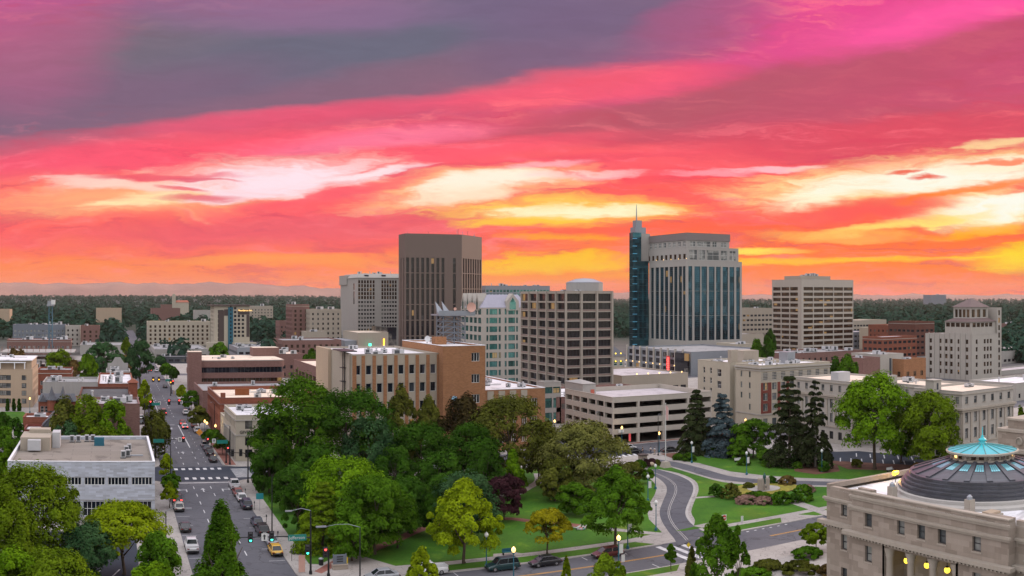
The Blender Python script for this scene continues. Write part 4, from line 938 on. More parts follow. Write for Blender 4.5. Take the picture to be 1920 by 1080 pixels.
# capitol wing with stepped glass-topped dome, lower right
def capitol_wing():
    B = Bld('capitol_wing', 'carved stone capitol wing with colonnade and flat white roof, lower right corner', 'capitol wing', 84, 70)
    xw, h = 75.0, 16.0
    s = (1, 2, 'frame_dark', 'glass_pale', .09, 'stone_smooth'); lime = 'limestone'
    yA, yB = YX(1597, xw), YX(1891, xw)           # main pavilion along the street side
    L = lambda px, x=xw: yA - YX(px, x)
    W = yA - yB
    up = [(L(px) - .55, L(px) + .55, 12.75, 14.25) for px in (1628, 1689, 1727, 1766, 1831)]
    lo = [(L(px) - .55, L(px) + .55, z, z + 1.75) for px in (1628, 1831) for z in (8.9, 5.1, 1.4)]
    pc0, pc1 = L(1658), L(1792)
    B.facade((xw, yA), (0, -1), W, 12.0, h, up, lime, win=s, rec=.35)
    B.facade((xw, yA), (0, -1), pc0, 0, 12.0, [q for q in lo if q[1] < pc0], lime, win=s, rec=.35); B.facade((xw, yA - pc1), (0, -1), W - pc1, 0, 12.0, [(q[0] - pc1, q[1] - pc1, q[2], q[3]) for q in lo if q[0] > pc1], lime, win=s, rec=.35)
    b = B.mb('portico', lime); ya, yb = yA - pc0, yA - pc1
    b.box(xw + 3.0, xw + 3.3, yb, ya, 0, 11); b.box(xw, xw + 3, ya - .003, ya + .3, 0, 11.2); b.box(xw, xw + 3, yb - .3, yb + .003, 0, 11.2); b.box(xw, xw + 3, yb, ya, 11.0, 11.98); b.box(xw, xw + 3, yb, ya, 0, .6)
    n = 4
    for k in range(n):
        y = ya - .35 - (ya - yb - .7) * k / (n - 1)
        for dx in ((.5,) if 0 < k < n - 1 else (.5,)):
            c = MB(); c.box(xw + dx - .55, xw + dx + .55, y - .55, y + .55, .6, 1.0); c.lathe([(.5, 1.0), (.47, 3.5), (.40, 9.9), (.5, 10.1), (.44, 10.2), (.62, 10.7), (.62, 10.99)], (xw + dx, y), 16); B.part('column', c, M('stone_smooth'), True)
    # cornices with dentils
    def corn(x, y0, y1, z, out, hh, dent=True):
        b = B.mb('cornice', 'stone_smooth'); b.box(x - out, x - .003, y0 - out, y1 + out, z, z + hh); b.box(x - out * .55, x - .003, y0 - out * .5, y1 + out * .5, z - .25, z - .003)
        if dent:
            yy = y0
            while yy < y1: b.box(x - out * .85, x - out * .55 - .003, yy, yy + .22, z - .22, z - .004); yy += .5
    corn(xw, yB, yA, 11.6, .8, .4); corn(xw, yB, yA, 14.55, .35, .25, False); corn(xw, yB, yA, 15.75, .25, .22, False)
    b = B.mb('parapet', lime); b.box(xw + .01, xw + .55, yB, yA, h + .002, h + .35)
    # set-back end bays and the far flank
    x2, yC = xw + 1.6, 85.6; w2 = yC - yA
    rows = [(w2 / 2 - .5, w2 / 2 + .5, z, z + zz) for z, zz in ((12.75, 1.6), (8.9, 1.75), (5.1, 1.75), (1.4, 1.75))]
    B.facade((x2, yC), (0, -1), w2, 0, h - .4, rows, lime, win=s, rec=.35); B.facade((xw, yA), (1, 0), 1.6, 0, h, (), lime) if False else None
    B.mb('wall', lime).face([(x2, yA, 0), (xw, yA, 0), (xw, yA, h), (x2, yA, h)])
    corn(x2, yA + .85, yC, 11.6, .8, .4); corn(x2, yA + .4, yC, 14.4, .35, .25, False)
    B.facade((110, yC), (-1, 0), 110 - x2, 0, h - .4, (), lime); B.mb('parapet', lime).box(x2 + .01, 110, yC - .6, yC, h - .398, h + .15); B.mb('parapet', lime).box(x2 + .01, x2 + .6, yA, yC - .61, h - .398, h - .1)
    x3 = xw + 1.2; rows = [(1.0 + i * 3.4, 2.1 + i * 3.4, z, z + zz) for i in range(5) for z, zz in ((12.5, 1.6), (8.9, 1.75), (5.1, 1.75))]
    B.facade((x3, yB), (0, -1), 18, 0, h - .3, rows, lime, win=s, rec=.35); B.mb('wall', lime).face([(xw, yB, 0), (x3, yB, 0), (x3, yB, h), (xw, yB, h)]); corn(x3, yB - 18, yB - .85, 11.6, .8, .4); corn(x3, yB - 18, yB - .4, 14.3, .35, .25, False)
    B.mb('parapet', lime).box(x3 + .01, x3 + .6, yB - 18, yB - .01, h - .298, h + .2)
    B.facade((x3, yB - 18), (1, 0), 34, 0, h - .3, (), lime); B.facade((110, yB - 18), (0, 1), yC - yB + 18, 0, h - .4, (), lime)
    zr = h - .7
    for a, y0_, y1_ in ((xw + .5, yB, yA), (x2 + .5, yA, yC - .6), (x3 + .5, yB - 18, yB)): B.mb('roof', 'roof_white').face([(a, y0_, zr), (110, y0_, zr), (110, y1_, zr), (a, y1_, zr)])
    b = B.mb('coping', 'stone_smooth'); b.box(xw - .08, xw + .65, yB - .1, yA + .1, h + .353, h + .5)
    # dome
    cx, cy = 88.5, 71.9; D = 'dome'
    wall('dome_lead', (.070, .074, .090), .40, .3, .5, .2, .5, (.9, .5, .03, (.6, .6, .62)), .6); wall('dome_drum', (.42, .40, .37), .8, .12)
    b = MB(); b.lathe([(10.6, zr), (10.6, zr + .3), (10.1, zr + .5), (10.1, zr + .85), (9.7, zr + .9)], (cx, cy), 72); B.part('dome_drum', b, M('dome_drum'))
    b = MB(); pr = [(9.75, zr + .86)]; r, z = 9.75, zr + .86
    for k in range(5): pr += [(r, z + .34), (r - .32, z + .36)]; r -= .32; z += .36
    pr += [(r, z)]
    b.lathe(pr, (cx, cy), 72); B.part('dome_steps', b, M('dome_lead'))
    zt = 19.35; b = MB(); b.lathe([(r, z), (3.7, zt)], (cx, cy), 72); B.part('dome_roof', b, M('dome_lead'))
    nrib = 20; sl = Vector((3.7 - r, 0, zt - z))
    for k in range(nrib):
        t = 2 * math.pi * (k + .5) / nrib; u = Vector((math.cos(t), math.sin(t), 0)); tt = Vector((-u.y, u.x, 0)); q = MB()
        for (rr0, z0), (rr1, z1), hw in (((r, z), (3.7, zt), .33),):
            up = Vector((0, 0, .14)); a = Vector((cx, cy, 0)) + u * rr0 + Vector((0, 0, z0)); c = Vector((cx, cy, 0)) + u * rr1 + Vector((0, 0, z1))
            P = [a - tt * hw, a + tt * hw, c + tt * hw * .55, c - tt * hw * .55]; i = len(q.v); q.v += [tuple(p) for p in P] + [tuple(p + up) for p in P]
            for f in ((4, 5, 6, 7), (0, 1, 5, 4), (1, 2, 6, 5), (2, 3, 7, 6), (3, 0, 4, 7)): q.f.append(tuple(i + w for w in f)); q.m.append(0)
        B.part('rib', q, M('dome_lead'))
    plain('skylight_blue', (.22, .58, .66), .12, .4, .6); plain('dome_teal', (.05, .50, .56), .30, .1, .5)
    for k in range(nrib):
        t0 = 2 * math.pi * k / nrib; q = MB()
        for j in range(4):
            ta = t0 - .085 + j * .0445; tb = ta + .034
            for fa, fb in ((.50, .84),):
                pt = lambda f, t: (cx + (r + (3.7 - r) * f) * math.cos(t), cy + (r + (3.7 - r) * f) * math.sin(t), z + (zt - z) * f + .05)
                q.face([pt(fa, ta), pt(fa, tb), pt(fb, tb), pt(fb, ta)])
        B.part('skylight', q, M('skylight_blue'))
    b = MB(); b.lathe([(3.8, zt - .05), (3.8, zt + .14), (3.45, zt + .15), (3.45, zt + .66), (4.2, zt + .67), (4.25, zt + .88), (4.05, zt + .95)], (cx, cy), 48); B.part('lantern', b, M('stone_smooth'))
    for k in range(24):
        t = 2 * math.pi * (k + .5) / 24; q = MB(); q.obox((cx + 3.46 * math.cos(t), cy + 3.46 * math.sin(t)), (-math.sin(t), math.cos(t)), .27 if k % 3 else .0001, .03, zt + .2, zt + .6)
        if k % 3: B.part('lantern_window', q, M('glass_brown' if k % 5 else 'lit_warm'))
        else: q = MB(); q.obox((cx + 3.55 * math.cos(t), cy + 3.55 * math.sin(t)), (-math.sin(t), math.cos(t)), .16, .14, zt + .155, zt + .655); B.part('pilaster', q, M('stone_smooth'))
    b = MB(); b.lathe([(4.0, zt + .92), (.35, zt + 1.62)], (cx, cy), 48); B.part('cone_roof', b, M('dome_teal'))
    q = MB()
    for k in range(16): t = 2 * math.pi * k / 16; q.tube([(cx + 4.02 * math.cos(t), cy + 4.02 * math.sin(t), zt + .95), (cx + .35 * math.cos(t), cy + .35 * math.sin(t), zt + 1.65)], .05, 5)
    B.part('seam', q, M('copper_patina'))
    b = MB(); b.lathe([(.5, zt + 1.58), (.5, zt + 1.71), (.3, zt + 1.78), (.55, zt + 1.98), (.35, zt + 2.17), (.16, zt + 2.31), (.2, zt + 2.44), (.05, zt + 2.57), (.04, zt + 3.43), (.001, zt + 3.56)], (cx, cy), 14); B.part('finial', b, M('dome_teal'), True)
    for px, py, hh in ((1673, 937, 1.5), (1818, 965, 1.6)):
        p = G(px, py, zr); q = MB(); q.box(p.x - .4, p.x + .4, p.y - .4, p.y + .4, zr, zr + hh); q.lathe([(.34, zr + hh), (.3, zr + hh + .3), (.05, zr + hh + .5)], (p.x, p.y), 10, 1); B.part('chimney', q, [M('stone_smooth'), M('galv')])
    q = MB(); p = G(1860, 968, zr); q.box(p.x - 1.1, p.x + .9, p.y - .8, p.y + .8, zr, zr + .3); q.box(p.x - .9, p.x + .7, p.y - .6, p.y + .6, zr + .3, zr + .55, 1); B.part('roof_hatch', q, [M('stone_smooth'), M('tan_stucco')])
    
    for u in ((xw + .56, xw + 1.1, YX(1630, xw), YX(1602, xw), zr, h + .7), (xw + .56, xw + 1.17, yB + .02, yB + 3.2, zr + .01, h + .5)): B.part('parapet_block', MB().box(*u), M('limestone'))
    root = B.done()
    for k, (px, py) in enumerate(((1700, 1051), (1738, 1060), (1776, 1069))):
        x = xw + 1.9; y = YX(px, x); z = ZH(x, y, py); lp = thing('globe_lantern', ['glowing yellow globe lantern in the colonnade, nearest the corner', 'glowing yellow globe lantern in the middle of the colonnade', 'glowing yellow globe lantern in the colonnade, farthest from the corner'][k], 'lantern', (x, y, z), 0, 'globe lanterns in the colonnade')
        q = MB(); q.ball((0, 0, 0), .33, 12); q.build('globe', M('lit_yellow'), lp, (0, 0, 0), True); q = MB(); q.tube([(0, 0, .3), (0, 0, 11.0 - z)], .04, 6); q.lathe([(.2, .28), (.12, .42), (.02, .45)], (0, 0), 8); q.build('hanger', M('frame_dark'), lp, (0, 0, 0))
    p = G(1679, 905, zr); fl = thing('roof_floodlight', 'bright yellow floodlight on a short post on the white capitol roof', 'floodlight', p)
    q = MB(); q.tube([(0, 0, 0), (0, 0, .8)], .05, 6); q.box(-.45, .45, -.06, .06, .78, .84); q.build('post', M('frame_dark'), fl, (0, 0, 0)); q = MB(); q.ball((-.2, 0, 1.15), .3, 10); q.ball((.25, 0, 1.2), .26, 10); q.build('lamp', M('lit_yellow'), fl, (0, 0, 0), True)
    l = bpy.data.lights.new('floodlight_glow', 'POINT'); l.energy = 260; l.color = (1, .62, .2); l.shadow_soft_size = .3; lo_ = bpy.data.objects.new('floodlight_glow', l); COL.objects.link(lo_); lo_.parent = fl; lo_.location = (0, -.2, 1.7)
capitol_wing()
def stone_pavilion():
    B = Bld('stone_pavilion', 'stepped carved stone pavilion with pediment blocks at the right edge beyond the dome', 'pavilion', 122, 92)
    x0, y1 = 112, YX(1855, 112); y0 = y1 - 16; t = 17.4
    B.block(x0, 135, y0, y1, 0, 15.6, 'limestone', 'roof_white', (), [(2 + i * 3.6, 3.6 + i * 3.6, 10.2, 12.3) for i in range(4)], win=(1, 1, 'frame_dark', 'glass_dark', .08), par=.3)
    for z, o in ((15.62, .6), (13.4, .25)): B.band(x0, 135, y0, y1, z, z + .5, o, 'stone_smooth')
    B.mb('upper_tier', 'limestone').box(x0 + .8, 134, y0 + .5, y1 - 1, 16.13, 18.4); B.mb('cornice', 'stone_smooth').box(x0 + .6, 134.2, y0 + .3, y1 - .8, 18.41, 18.8); B.mb('upper_tier', 'limestone').box(x0 + 1.6, 133, y0 + 1, y1 - 2.2, 18.81, 20.0); B.mb('cornice', 'stone_smooth').box(x0 + 1.4, 133.2, y0 + .8, y1 - 2.0, 20.01, 20.3)
    b = MB(); b.lathe([(.02, 0), (.55, .05), (.62, .18), (.5, .3)], (0, 0), 16); b.v = [(x0 + .75 - v[2], y1 - 5 + v[0], 17.2 + v[1]) for v in b.v]; B.part('medallion', b, M('stone_smooth'))
    B.done()
stone_pavilion()
# ---------------------------------------------------------------- downtown towers
def office_grid_tower():                            # square concrete grid tower with a drum on its roof
    x0, y0 = XY(1061, 306), 306; x1, y1 = XY(1148, 306), YX(976, x0); h = ZH(x0, y0, 546)
    B = Bld('office_tower', 'mid rise concrete grid tower with deep dark square windows and a round roof drum', 'office tower', x0, y0)
    n = 12; dz = (h - .6) / n; wf, wl = x1 - x0, y1 - y0; st = (4, 1, 'frame_dark', 'glass_black', .1); s2 = (3, 1, 'frame_dark', 'glass_black', .1)
    fr = [(i * wf / 3 + .5, (i + 1) * wf / 3 - .5, k * dz + (.72 if k < n - 1 else .35), (k + 1) * dz - .22, st) for i in range(3) for k in range(n)]
    lf = [(i * wl / 5 + .55, (i + 1) * wl / 5 - .55, k * dz + (.72 if k < n - 1 else .35), (k + 1) * dz - .22, s2) for i in range(5) for k in range(n)]
    B.block(x0, x1, y0, y1, 0, h, 'precast', 'roof_grey', fr, lf, win=st, par=.5, rec=.7)
    for i in range(4): c = x0 + i * wf / 3; B.mb('pier', 'precast').box(c - .30, c + .30, y0 - .35, y0 - .003, 0, h + .1)
    for i in range(1, 6): c = y1 - i * wl / 5 + (wl / 5 if i == 0 else 0); B.mb('pier', 'precast').box(x0 - .35, x0 - .003, c - .34 + (.7 if i == 5 else 0), c + .34, 0, h + .1)
    wall('red_stone', (.22, .155, .135), .85, .1)
    for k in range(n - 1):
        z = k * dz + .22
        for i in range(3): B.mb('spandrel', 'red_stone').box(x0 + i * wf / 3 + .55, x0 + (i + 1) * wf / 3 - .55, y0 - .06, y0 - .004, z, z + .45)
        for i in range(5): B.mb('spandrel', 'red_stone').box(x0 - .06, x0 - .004, y1 - (i + 1) * wl / 5 + .6, y1 - i * wl / 5 - .6, z, z + .45)
    p = az(1096); r = math.hypot(x0, y0) + 24; cx, cy = r * math.sin(p), r * math.cos(p)
    b = MB(); b.lathe([(6.9, h - .5), (6.9, h + 3.2), (6.6, h + 3.3)], (cx, cy), 16); B.part('roof_drum', b, M('concrete')); b = MB(); b.lathe([(7.0, h + 3.32), (3.4, h + 4.7), (.02, h + 5.0)], (cx, cy), 16); B.part('drum_roof', b, M('galv'))
    B.units(5, 2); B.done()
office_grid_tower()

def teal_gable_office():
    y0 = 385; x0 = XY(903, y0); x1 = XY(990, y0); y1 = YX(864, x0); h = ZH(x0, y0, 577)
    B = Bld('office_building', 'pale office with teal glass, pointed gables and a lilac mansard roof', 'office block', x0, y0)
    n = 9; dz = h / n; wf, wl = x1 - x0, y1 - y0
    st = (3, 1, 'frame_teal', 'glass_teal', .1); s1 = (1, 1, 'frame_teal', 'glass_teal', .08)
    fr = [(a, e, k * dz + .75, (k + 1) * dz - .55) for k in range(n) for a, e in ((2.2, 3.1), (3.6, 7.2), (7.8, 8.8), (10.6, 11.5), (12.3, 15.4), (15.9, 16.8))]
    lf = [(i * wl / 5 + .8, (i + 1) * wl / 5 - .6, k * dz + .75, (k + 1) * dz - .55) for k in range(n) for i in range(5)]
    B.block(x0, x1, y0, y1, 0, h, 'stone_pale', 'roof_grey', fr, lf, win=st, par=0, rec=.3)
    wall('mansard', (.36, .35, .42), .6, .1, .2, .08, .2); hr = 5.6
    b = MB(); P0 = [(x0 - .1, y0 - .1), (x1, y0 - .1), (x1, y1), (x0 - .1, y1)]; P1 = [(x0 + 4, y0 + 4), (x1 - 3, y0 + 4), (x1 - 3, y1 - 4), (x0 + 4, y1 - 4)]; b.frus(P0, h + .01, P1, h + hr); B.part('roof', b, M('mansard'))
    def gable(cx, cy, ax, hw, hh):
        b = MB(); d = .5; q = []
        if ax == 0: A = [(cx - hw, cy - .3), (cx + hw, cy - .3)]; D = (0, 4.2)
        else: A = [(cx - .3, cy + hw), (cx - .3, cy - hw)]; D = (4.2, 0)
        a, c = A; m = ((a[0] + c[0]) / 2, (a[1] + c[1]) / 2); e = lambda p: (p[0] + D[0], p[1] + D[1])
        b.face([(*a, h - 1.2), (*c, h - 1.2), (*c, h + hh * .45), (*m, h + hh), (*a, h + hh * .45)]); b.face([(*a, h + hh * .45), (*m, h + hh), (*e(m), h + hh), (*e(a), h + hh * .45)]); b.face([(*c, h + hh * .45), (*e(c), h + hh * .45), (*e(m), h + hh), (*m, h + hh)]); b.face([(*a, h - 1.2), (*a, h + hh * .45), (*e(a), h + hh * .45), (*e(a), h - 1.2)]); b.face([(*c, h + hh * .45), (*c, h - 1.2), (*e(c), h - 1.2), (*e(c), h + hh * .45)])
        B.part('gable', b, M('stone_pale')); w = MB(); k = .5; o = (0, -.06) if ax == 0 else (-.06, 0); l = lambda t, z: (m[0] + (c[0] - m[0]) * t + o[0], m[1] + (c[1] - m[1]) * t + o[1], z)
        w.face([l(-k, h - .8), l(k, h - .8), l(k, h + hh * .35), l(0, h + hh * .72), l(-k, h + hh * .35)]); B.part('gable_window', w, M('glass_teal'))
    for i in range(4): gable(x0, y1 - (i + .6) * wl / 4.4, 1, 1.7, 6.2)
    gable(x0 + 14.2, y0, 0, 2.9, 6.0); B.done()
teal_gable_office()

def dark_fin_tower():                               # tallest brown tower
    Y = 640; x0, x1 = XY(760, Y), XY(866, Y); h = ZH(x0, Y, 437.5); d = 22
    yl = YX(747.5, x0)
    k = (math.tan(az(903.5)) * Y - x1) / (1 - math.tan(az(903.5)))
    B = Bld('office_tower', 'tall brown stone tower with dark vertical window slots and a blank crown', 'office tower', x0, Y)
    zc = h - 8.6; w = x1 - x0
    def slots(B, o, u, w, cols, wd):
        B.facade(o, u, w, 0, zc, [(c - wd / 2, c + wd / 2, .5 + j * 10.8, .5 + j * 10.8 + 10.2) for c in cols for j in range(int((zc - .6) / 10.8))], 'brown_granite', win=(1, 3, 'frame_dark', 'glass_black', .06), rec=.6)
    cols = [XY(p, Y) - x0 for p in (764.3, 773.8, 783.2, 792.6, 802, 811.5, 821, 830.6)]
    slots(B, (x0, Y), (1, 0), w, [c for c in cols if c > 1] + [XY(852, Y) - x0], 2.15)
    slots(B, (x0, yl), (0, -1), yl - Y, [(yl - Y) * f for f in (.35, .75)], 2.0)
    n = 8; L = k * 2 ** .5; slots(B, (x1, Y), (1, 1), L, [L * (i + .75) / (n + .4) for i in range(n)], L / n * .55)
    pl = [(x0, Y), (x1, Y), (x1 + k, Y + k), (x1 + k, Y + k + 12), (x0 + 14, Y + k + 12), (x0, yl)]
    B.facade((x1 + k, Y + k), (0, 1), 12, 0, zc, (), 'brown_granite')
    B.mb('crown', 'brown_granite').prism(pl, zc, h, cap=False); B.mb('roof', 'roof_grey').face([(*p, h - .6) for p in pl])
    for i, px in enumerate((764, 803, 857, 859, 867, 877, 889)):
        xa = XY(px, Y + 15); q = MB(); q.tube([(xa, Y + 15, h - .6), (xa, Y + 15, h + (2, 2.6, 4.2, 4.8, 3, 3.4, 2)[i])], .12, 5); q.box(xa - .5, xa + .5, Y + 14.8, Y + 15.2, h - .6, h + .5); B.part('aerial', q, M('rust' if i % 2 else 'steel_grey'))
    B.done()
dark_fin_tower()

def grove_hotel():
    Y = 720; x0, x1 = XY(671, Y), XY(752, Y); yl = YX(638.5, x0); h = ZH(x0, Y, 521)
    B = Bld('hotel', 'pale grey hotel slab with a blank side wall and small square windows', 'hotel', x0, Y)
    s = (1, 1, 'frame_dark', 'glass_dark', .08); lit = (1, 1, 'frame_bronze', 'glass_brown', .08); dz = 7.4 * 742 / F; fr = []
    for k in range(15):
        z = ZH(x0, Y, 620) + k * dz
        for px in (673.6, 679, 684.4, 689.8, 695.2, 700.6, 717, 722, 727, 732, 737, 742): c = XY(px, Y) - x0; hh = 1.5 if k < 8 else 2.4; fr.append((c - .75, c + .75, z, z + hh, s if k < 8 else lit))
    for px in (665, 669.5): pass
    lf = [((yl - YX(px, x0)) - 1.8, (yl - YX(px, x0)) + 1.8, ZH(x0, Y, py) - 3, ZH(x0, Y, py) + 2, s) for px in (663.5,) for py in (536, 551, 563)]
    B.block(x0, x1, Y, yl, 0, h, 'pale_grey', 'roof_grey', fr, lf, win=s, par=.5)
    b = MB(); b.frus([(x0 - .6, Y - .6), (x1, Y - .6), (x1, yl), (x0 - .6, yl)], h + .13, [(x0 + 3, Y + 4), (x1, Y + 4), (x1, yl - 3), (x0 + 3, yl - 3)], h + 3.4); B.part('sloped_crown', b, M('pale_grey'))
    B.mb('crown_corner', 'pale_grey').box(x0 - .8, x0 + 4, yl - 24, yl + 1, h - 5, h + 2.6)
    for px in (688, 720): xa = XY(px, Y); q = MB(); q.box(xa - 1.6, xa + 1.6, Y + .8, Y + 2.6, h + 1.0, h + 2.4); B.part('roof_opening', q, M('charcoal'))
    B.rf = (x0 + 5, x1 - 2, Y + 5, yl - 5, h + 3.4); B.units(10, 17, big=1.6)
    B.done()
    C = Bld('convention_hall', 'low pale and dark glass hall at the foot of the hotel slab', 'hall', XY(700, 600), 600); xa = XY(671, 600); xb = XY(728, 600); hh = ZH(xa, 600, 624)
    C.block(xa, xb, 600, 640, 0, hh, 'beige', 'roof_cream', [(XY(p, 600) - xa, XY(p, 600) - xa + 9, .5, hh - 9) for p in (676, 690, 706)], win=(3, 1, 'frame_dark', 'glass_pale', .12), par=.4); xc = XY(745, 600); C.mb('glass_block', 'glass_violet').box(xb + .02, xc, 602, 640, 0, hh + 3.2)
    xd = XY(649, 600); C.mb('side_hall', 'steel_grey').box(xd, xa - .02, 603, 640, 0, hh - 5); q = MB(); xs = XY(694, 597); q.box(xs - .7, xs + .7, 597, 597.5, ZH(xs, 597, 650), ZH(xs, 597, 644)); C.part('lit_sign', q, M('lit_green')); q = MB(); xs = XY(720.5, 599); q.box(xs - .35, xs + .35, 599.6, 599.9, 1, ZH(xs, 599, 635)); C.part('lit_strip', q, M('lit_amber')); C.done()
grove_hotel()

def spire_tower():
    Y = 480; x0, x1 = XY(1287, Y), XY(1391, Y); yl = YX(1217, x0); z1, z2, z3 = (ZH(x0, Y, p) for p in (489, 463, 436)); wf, wl = x1 - x0, yl - Y
    B = Bld('office_tower', 'tall pale stone and blue glass tower stepping back under a thin spire', 'office tower', x0, Y)
    st = (2, 13, 'frame_teal', 'glass_blue', .1); mt = 'pale_grey'
    zs = [12 + i * 14.6 for i in range(int((z1 - 15) / 14.6))]; hh = (z1 - 3 - 12) / len(zs); zs = [12 + i * hh for i in range(len(zs))]
    fr = [(wf * a, wf * e, z, z + hh - .12) for a, e in ((.035, .105), (.14, .245), (.265, .365), (.395, .50), (.525, .61), (.645, .745), (.77, .86), (.895, .965)) for z in zs]
    lf = [(wl * a, wl * e, z, z + hh - .12) for a, e in ((.05, .13), (.18, .275), (.31, .405), (.43, .525), (.56, .655), (.68, .77), (.80, .885), (.905, .975)) for z in zs]
    B.block(x0, x1, Y, yl, 0, z1, mt, 'roof_grey', fr, lf, win=st, par=.4, rec=.5)
    s2 = (2, 2, 'frame_white', 'glass_pale', .12); s3 = (1, 1, 'frame_bronze', 'glass_brown', .12); a, e = x0 + .8, XY(1386, Y); w2 = e - a
    B.block(a, e, Y + .8, yl + 4, z1 + .13, z2, mt, 'roof_grey', [(w2 * p, w2 * q, z1 + .7, z2 - 1.4, s2) for p, q in ((.05, .2), (.22, .35), (.38, .62), (.65, .78), (.82, .95))], [((wl + 3.2) * (i + .25) / 9, (wl + 3.2) * (i + .75) / 9, z1 + 1.2, z1 + 4.2, s3) for i in range(9)], win=s2, par=.4)
    a2, e2 = x0 + 1.6, XY(1371, Y); zm = z2 + (z3 - z2) * .5; w3 = e2 - a2
    B.block(a2, e2, Y + 2, yl + 3, z2 + .13, zm, mt, 'roof_grey', [(w3 * p, w3 * q, z2 + .6, zm - .5, s2) for p, q in ((.08, .2), (.24, .55), (.6, .7), (.8, .94))], [((wl + 1) * (i + .2) / 8, (wl + 1) * (i + .75) / 8, z2 + .6, zm - .5, s2) for i in range(8)], win=s2, par=0)
    wall('bronze_panel', (.20, .17, .165), .7, .1); B.block(a2 - .4, e2 + .4, Y + 1.6, yl + 3.4, zm + .01, z3, 'bronze_panel', 'roof_grey', par=.8); B.units(6, 5)
    # glass prow on the near left corner
    gx0, gx1 = XY(1180, yl + 5.5), x0 + 2; gz = ZH(x0, yl, 490)
    glass('prow_glass', (.034, .125, .16), .06, .78, .04, (.1, .2, .24), .9)
    def curtain(xa, xb, ya, yb, z0, zt, nm='glass_wall'):
        B.mb(nm, 'prow_glass').box(xa, xb, ya, yb, z0, zt); k = MB(); nn = int((zt - z0) / 3.6)
        for i in range(nn + 1): z = z0 + (zt - z0) * i / nn; k.box(xa - .08, xb + .02, ya - .08, yb, z - .1, z + .1) if i else None
        B.part('floor_line', k, M('frame_teal'))
    curtain(gx0, x0 - .02, yl + .5, yl + 5.5, 0, gz); curtain(gx0, XY(1203, yl + .5), yl + 1, yl + 5.5, gz + .01, ZH(x0, yl, 437)); B.mb('core_wall', mt).box(XY(1203, yl + .5) + .02, XY(1222, yl), yl + 2, yl + 7, gz + .01, ZH(x0, yl, 438))
    rr = yl + 6; zt = ZH(x0, yl, 437.5)
    b = MB(); b.box(XY(1188, rr), XY(1208, rr), rr - 2, rr + 4, zt, ZH(x0, rr, 427)); b.box(XY(1191, rr), XY(1202, rr), rr - 1, rr + 3, ZH(x0, rr, 427), ZH(x0, rr, 414)); B.part('spire_base', b, M('steel_grey'))
    xs = XY(1193.5, rr); b = MB(); b.tube([(xs, rr, ZH(x0, rr, 414)), (xs, rr, ZH(x0, rr, 398)), (xs, rr, ZH(x0, rr, 384))], [.45, .32, .12], 8); B.part('spire', b, M('steel_grey'))
    plain('fin_blue', (.14, .42, .60), .3, 0, .5, .25, (.1, .5, .8))
    for i in range(16):
        py = 447 + i * 14.2 
        if py < 660: z = ZH(gx0, yl, py); b = MB(); b.box(gx0 - .6, gx0 + 2.2, yl - .35, yl + .42, z - .14, z + .14); B.part('fin', b, M('fin_blue'))
    for i in range(5): z = z1 + 1.4; y = yl - (i + .9) * wl / 5; q = MB(); q.ball((a - .25, y, z), .22, 8); B.part('wall_lamp', q, M('lit_warm'))
    B.done()
    # low podium in front with lit pilasters
    C = Bld('podium_building', 'low grey podium with pale lit pilasters at the foot of the spire tower', 'podium', 262, 400); X = 262.0; ya, yb = YX(1296, X), YX(1177, X); h = 11.4; ww = yb - ya
    C.block(X, X + 48, ya, yb, 0, h, 'steel_grey', 'roof_grey', (), [(ww * (i + .5) / 9 - 1.8, ww * (i + .5) / 9 + 1.8, z, z + 2.4) for i in range(9) for z in (1, 4.6, 8)], win=(2, 1, 'frame_dark', 'glass_violet', .12), par=.6)
    for i in range(9):
        y = yb - ww * i / 9; C.mb('pilaster', 'stone_pale').box(X - .7, X - .003, y - .5, y + .5, 0, h + 1.0)
        q = MB(); q.ball((X - .95, y, 4.2), .28, 8); C.part('wall_lamp', q, M('lit_warm'))
    C.mb('glass_corner', 'glass_violet').box(X - 1.4, X - .72, YX(1294, X), YX(1270, X), 1, h - .6); xs = X - 1.6; y = YX(1253, xs); plain('marquee_red', (.25, .03, .04), .5, 0, .5, .25, (1, .12, .08))
    zb, zt = 1.4, ZH(xs, y, 667); q = MB(); q.box(xs - .25, xs, y - 1.5, y + 1.5, zb, zt); C.part('marquee_sign', q, M('marquee_red')); q = MB()
    for i in range(7): z = zb + .5 + i * (zt - zb - 1) / 7; q.box(xs - .3, xs - .253, y - 1.0, y + (1.0 if i % 2 else .6), z, z + .55)
    C.part('marquee_letters', q, M('lit_red')); C.done()
spire_tower()

def beige_grid_tower():
    Y = 490; x0, x1 = XY(1503, Y), XY(1600, Y); yl = YX(1447.5, x0); h = ZH(x0, Y, 524); wf, wl = x1 - x0, yl - Y
    B = Bld('office_tower', 'beige square tower with rows of wide bronze windows and rooftop plant', 'office tower', x0, Y); dz = 10.3 * 645 / F; s = (3, 1, 'frame_bronze', 'glass_brown', .09)
    zt = h - 4.6; fr = [(1.4 + i * (wf - 1.6) / 5 + .3, 1.4 + (i + 1) * (wf - 1.6) / 5 - .3, zt - (k + 1) * dz + 1.05, zt - k * dz - .3) for i in range(5) for k in range(12)]; lf = [(.6 + i * (wl - 4) / 3 + .4, .6 + (i + 1) * (wl - 4) / 3 - .4, zt - (k + 1) * dz + 1.05, zt - k * dz - .3) for i in range(3) for k in range(12)]
    B.block(x0, x1, Y, yl, 0, h, 'pale_beige', 'roof_grey', fr, lf, win=s, par=.6, rec=.5)
    b = MB(); b.box(x0 + 6, x1 - 14, Y + 8, yl - 6, h - .6, h + 2.6); B.part('penthouse', b, M('beige')); B.units(9, 6, (x0 + 6, x1 - 14, Y + 8, yl - 6, h + 2.6), 1.4); B.units(5, 61, big=1.2); B.done()
beige_grid_tower()

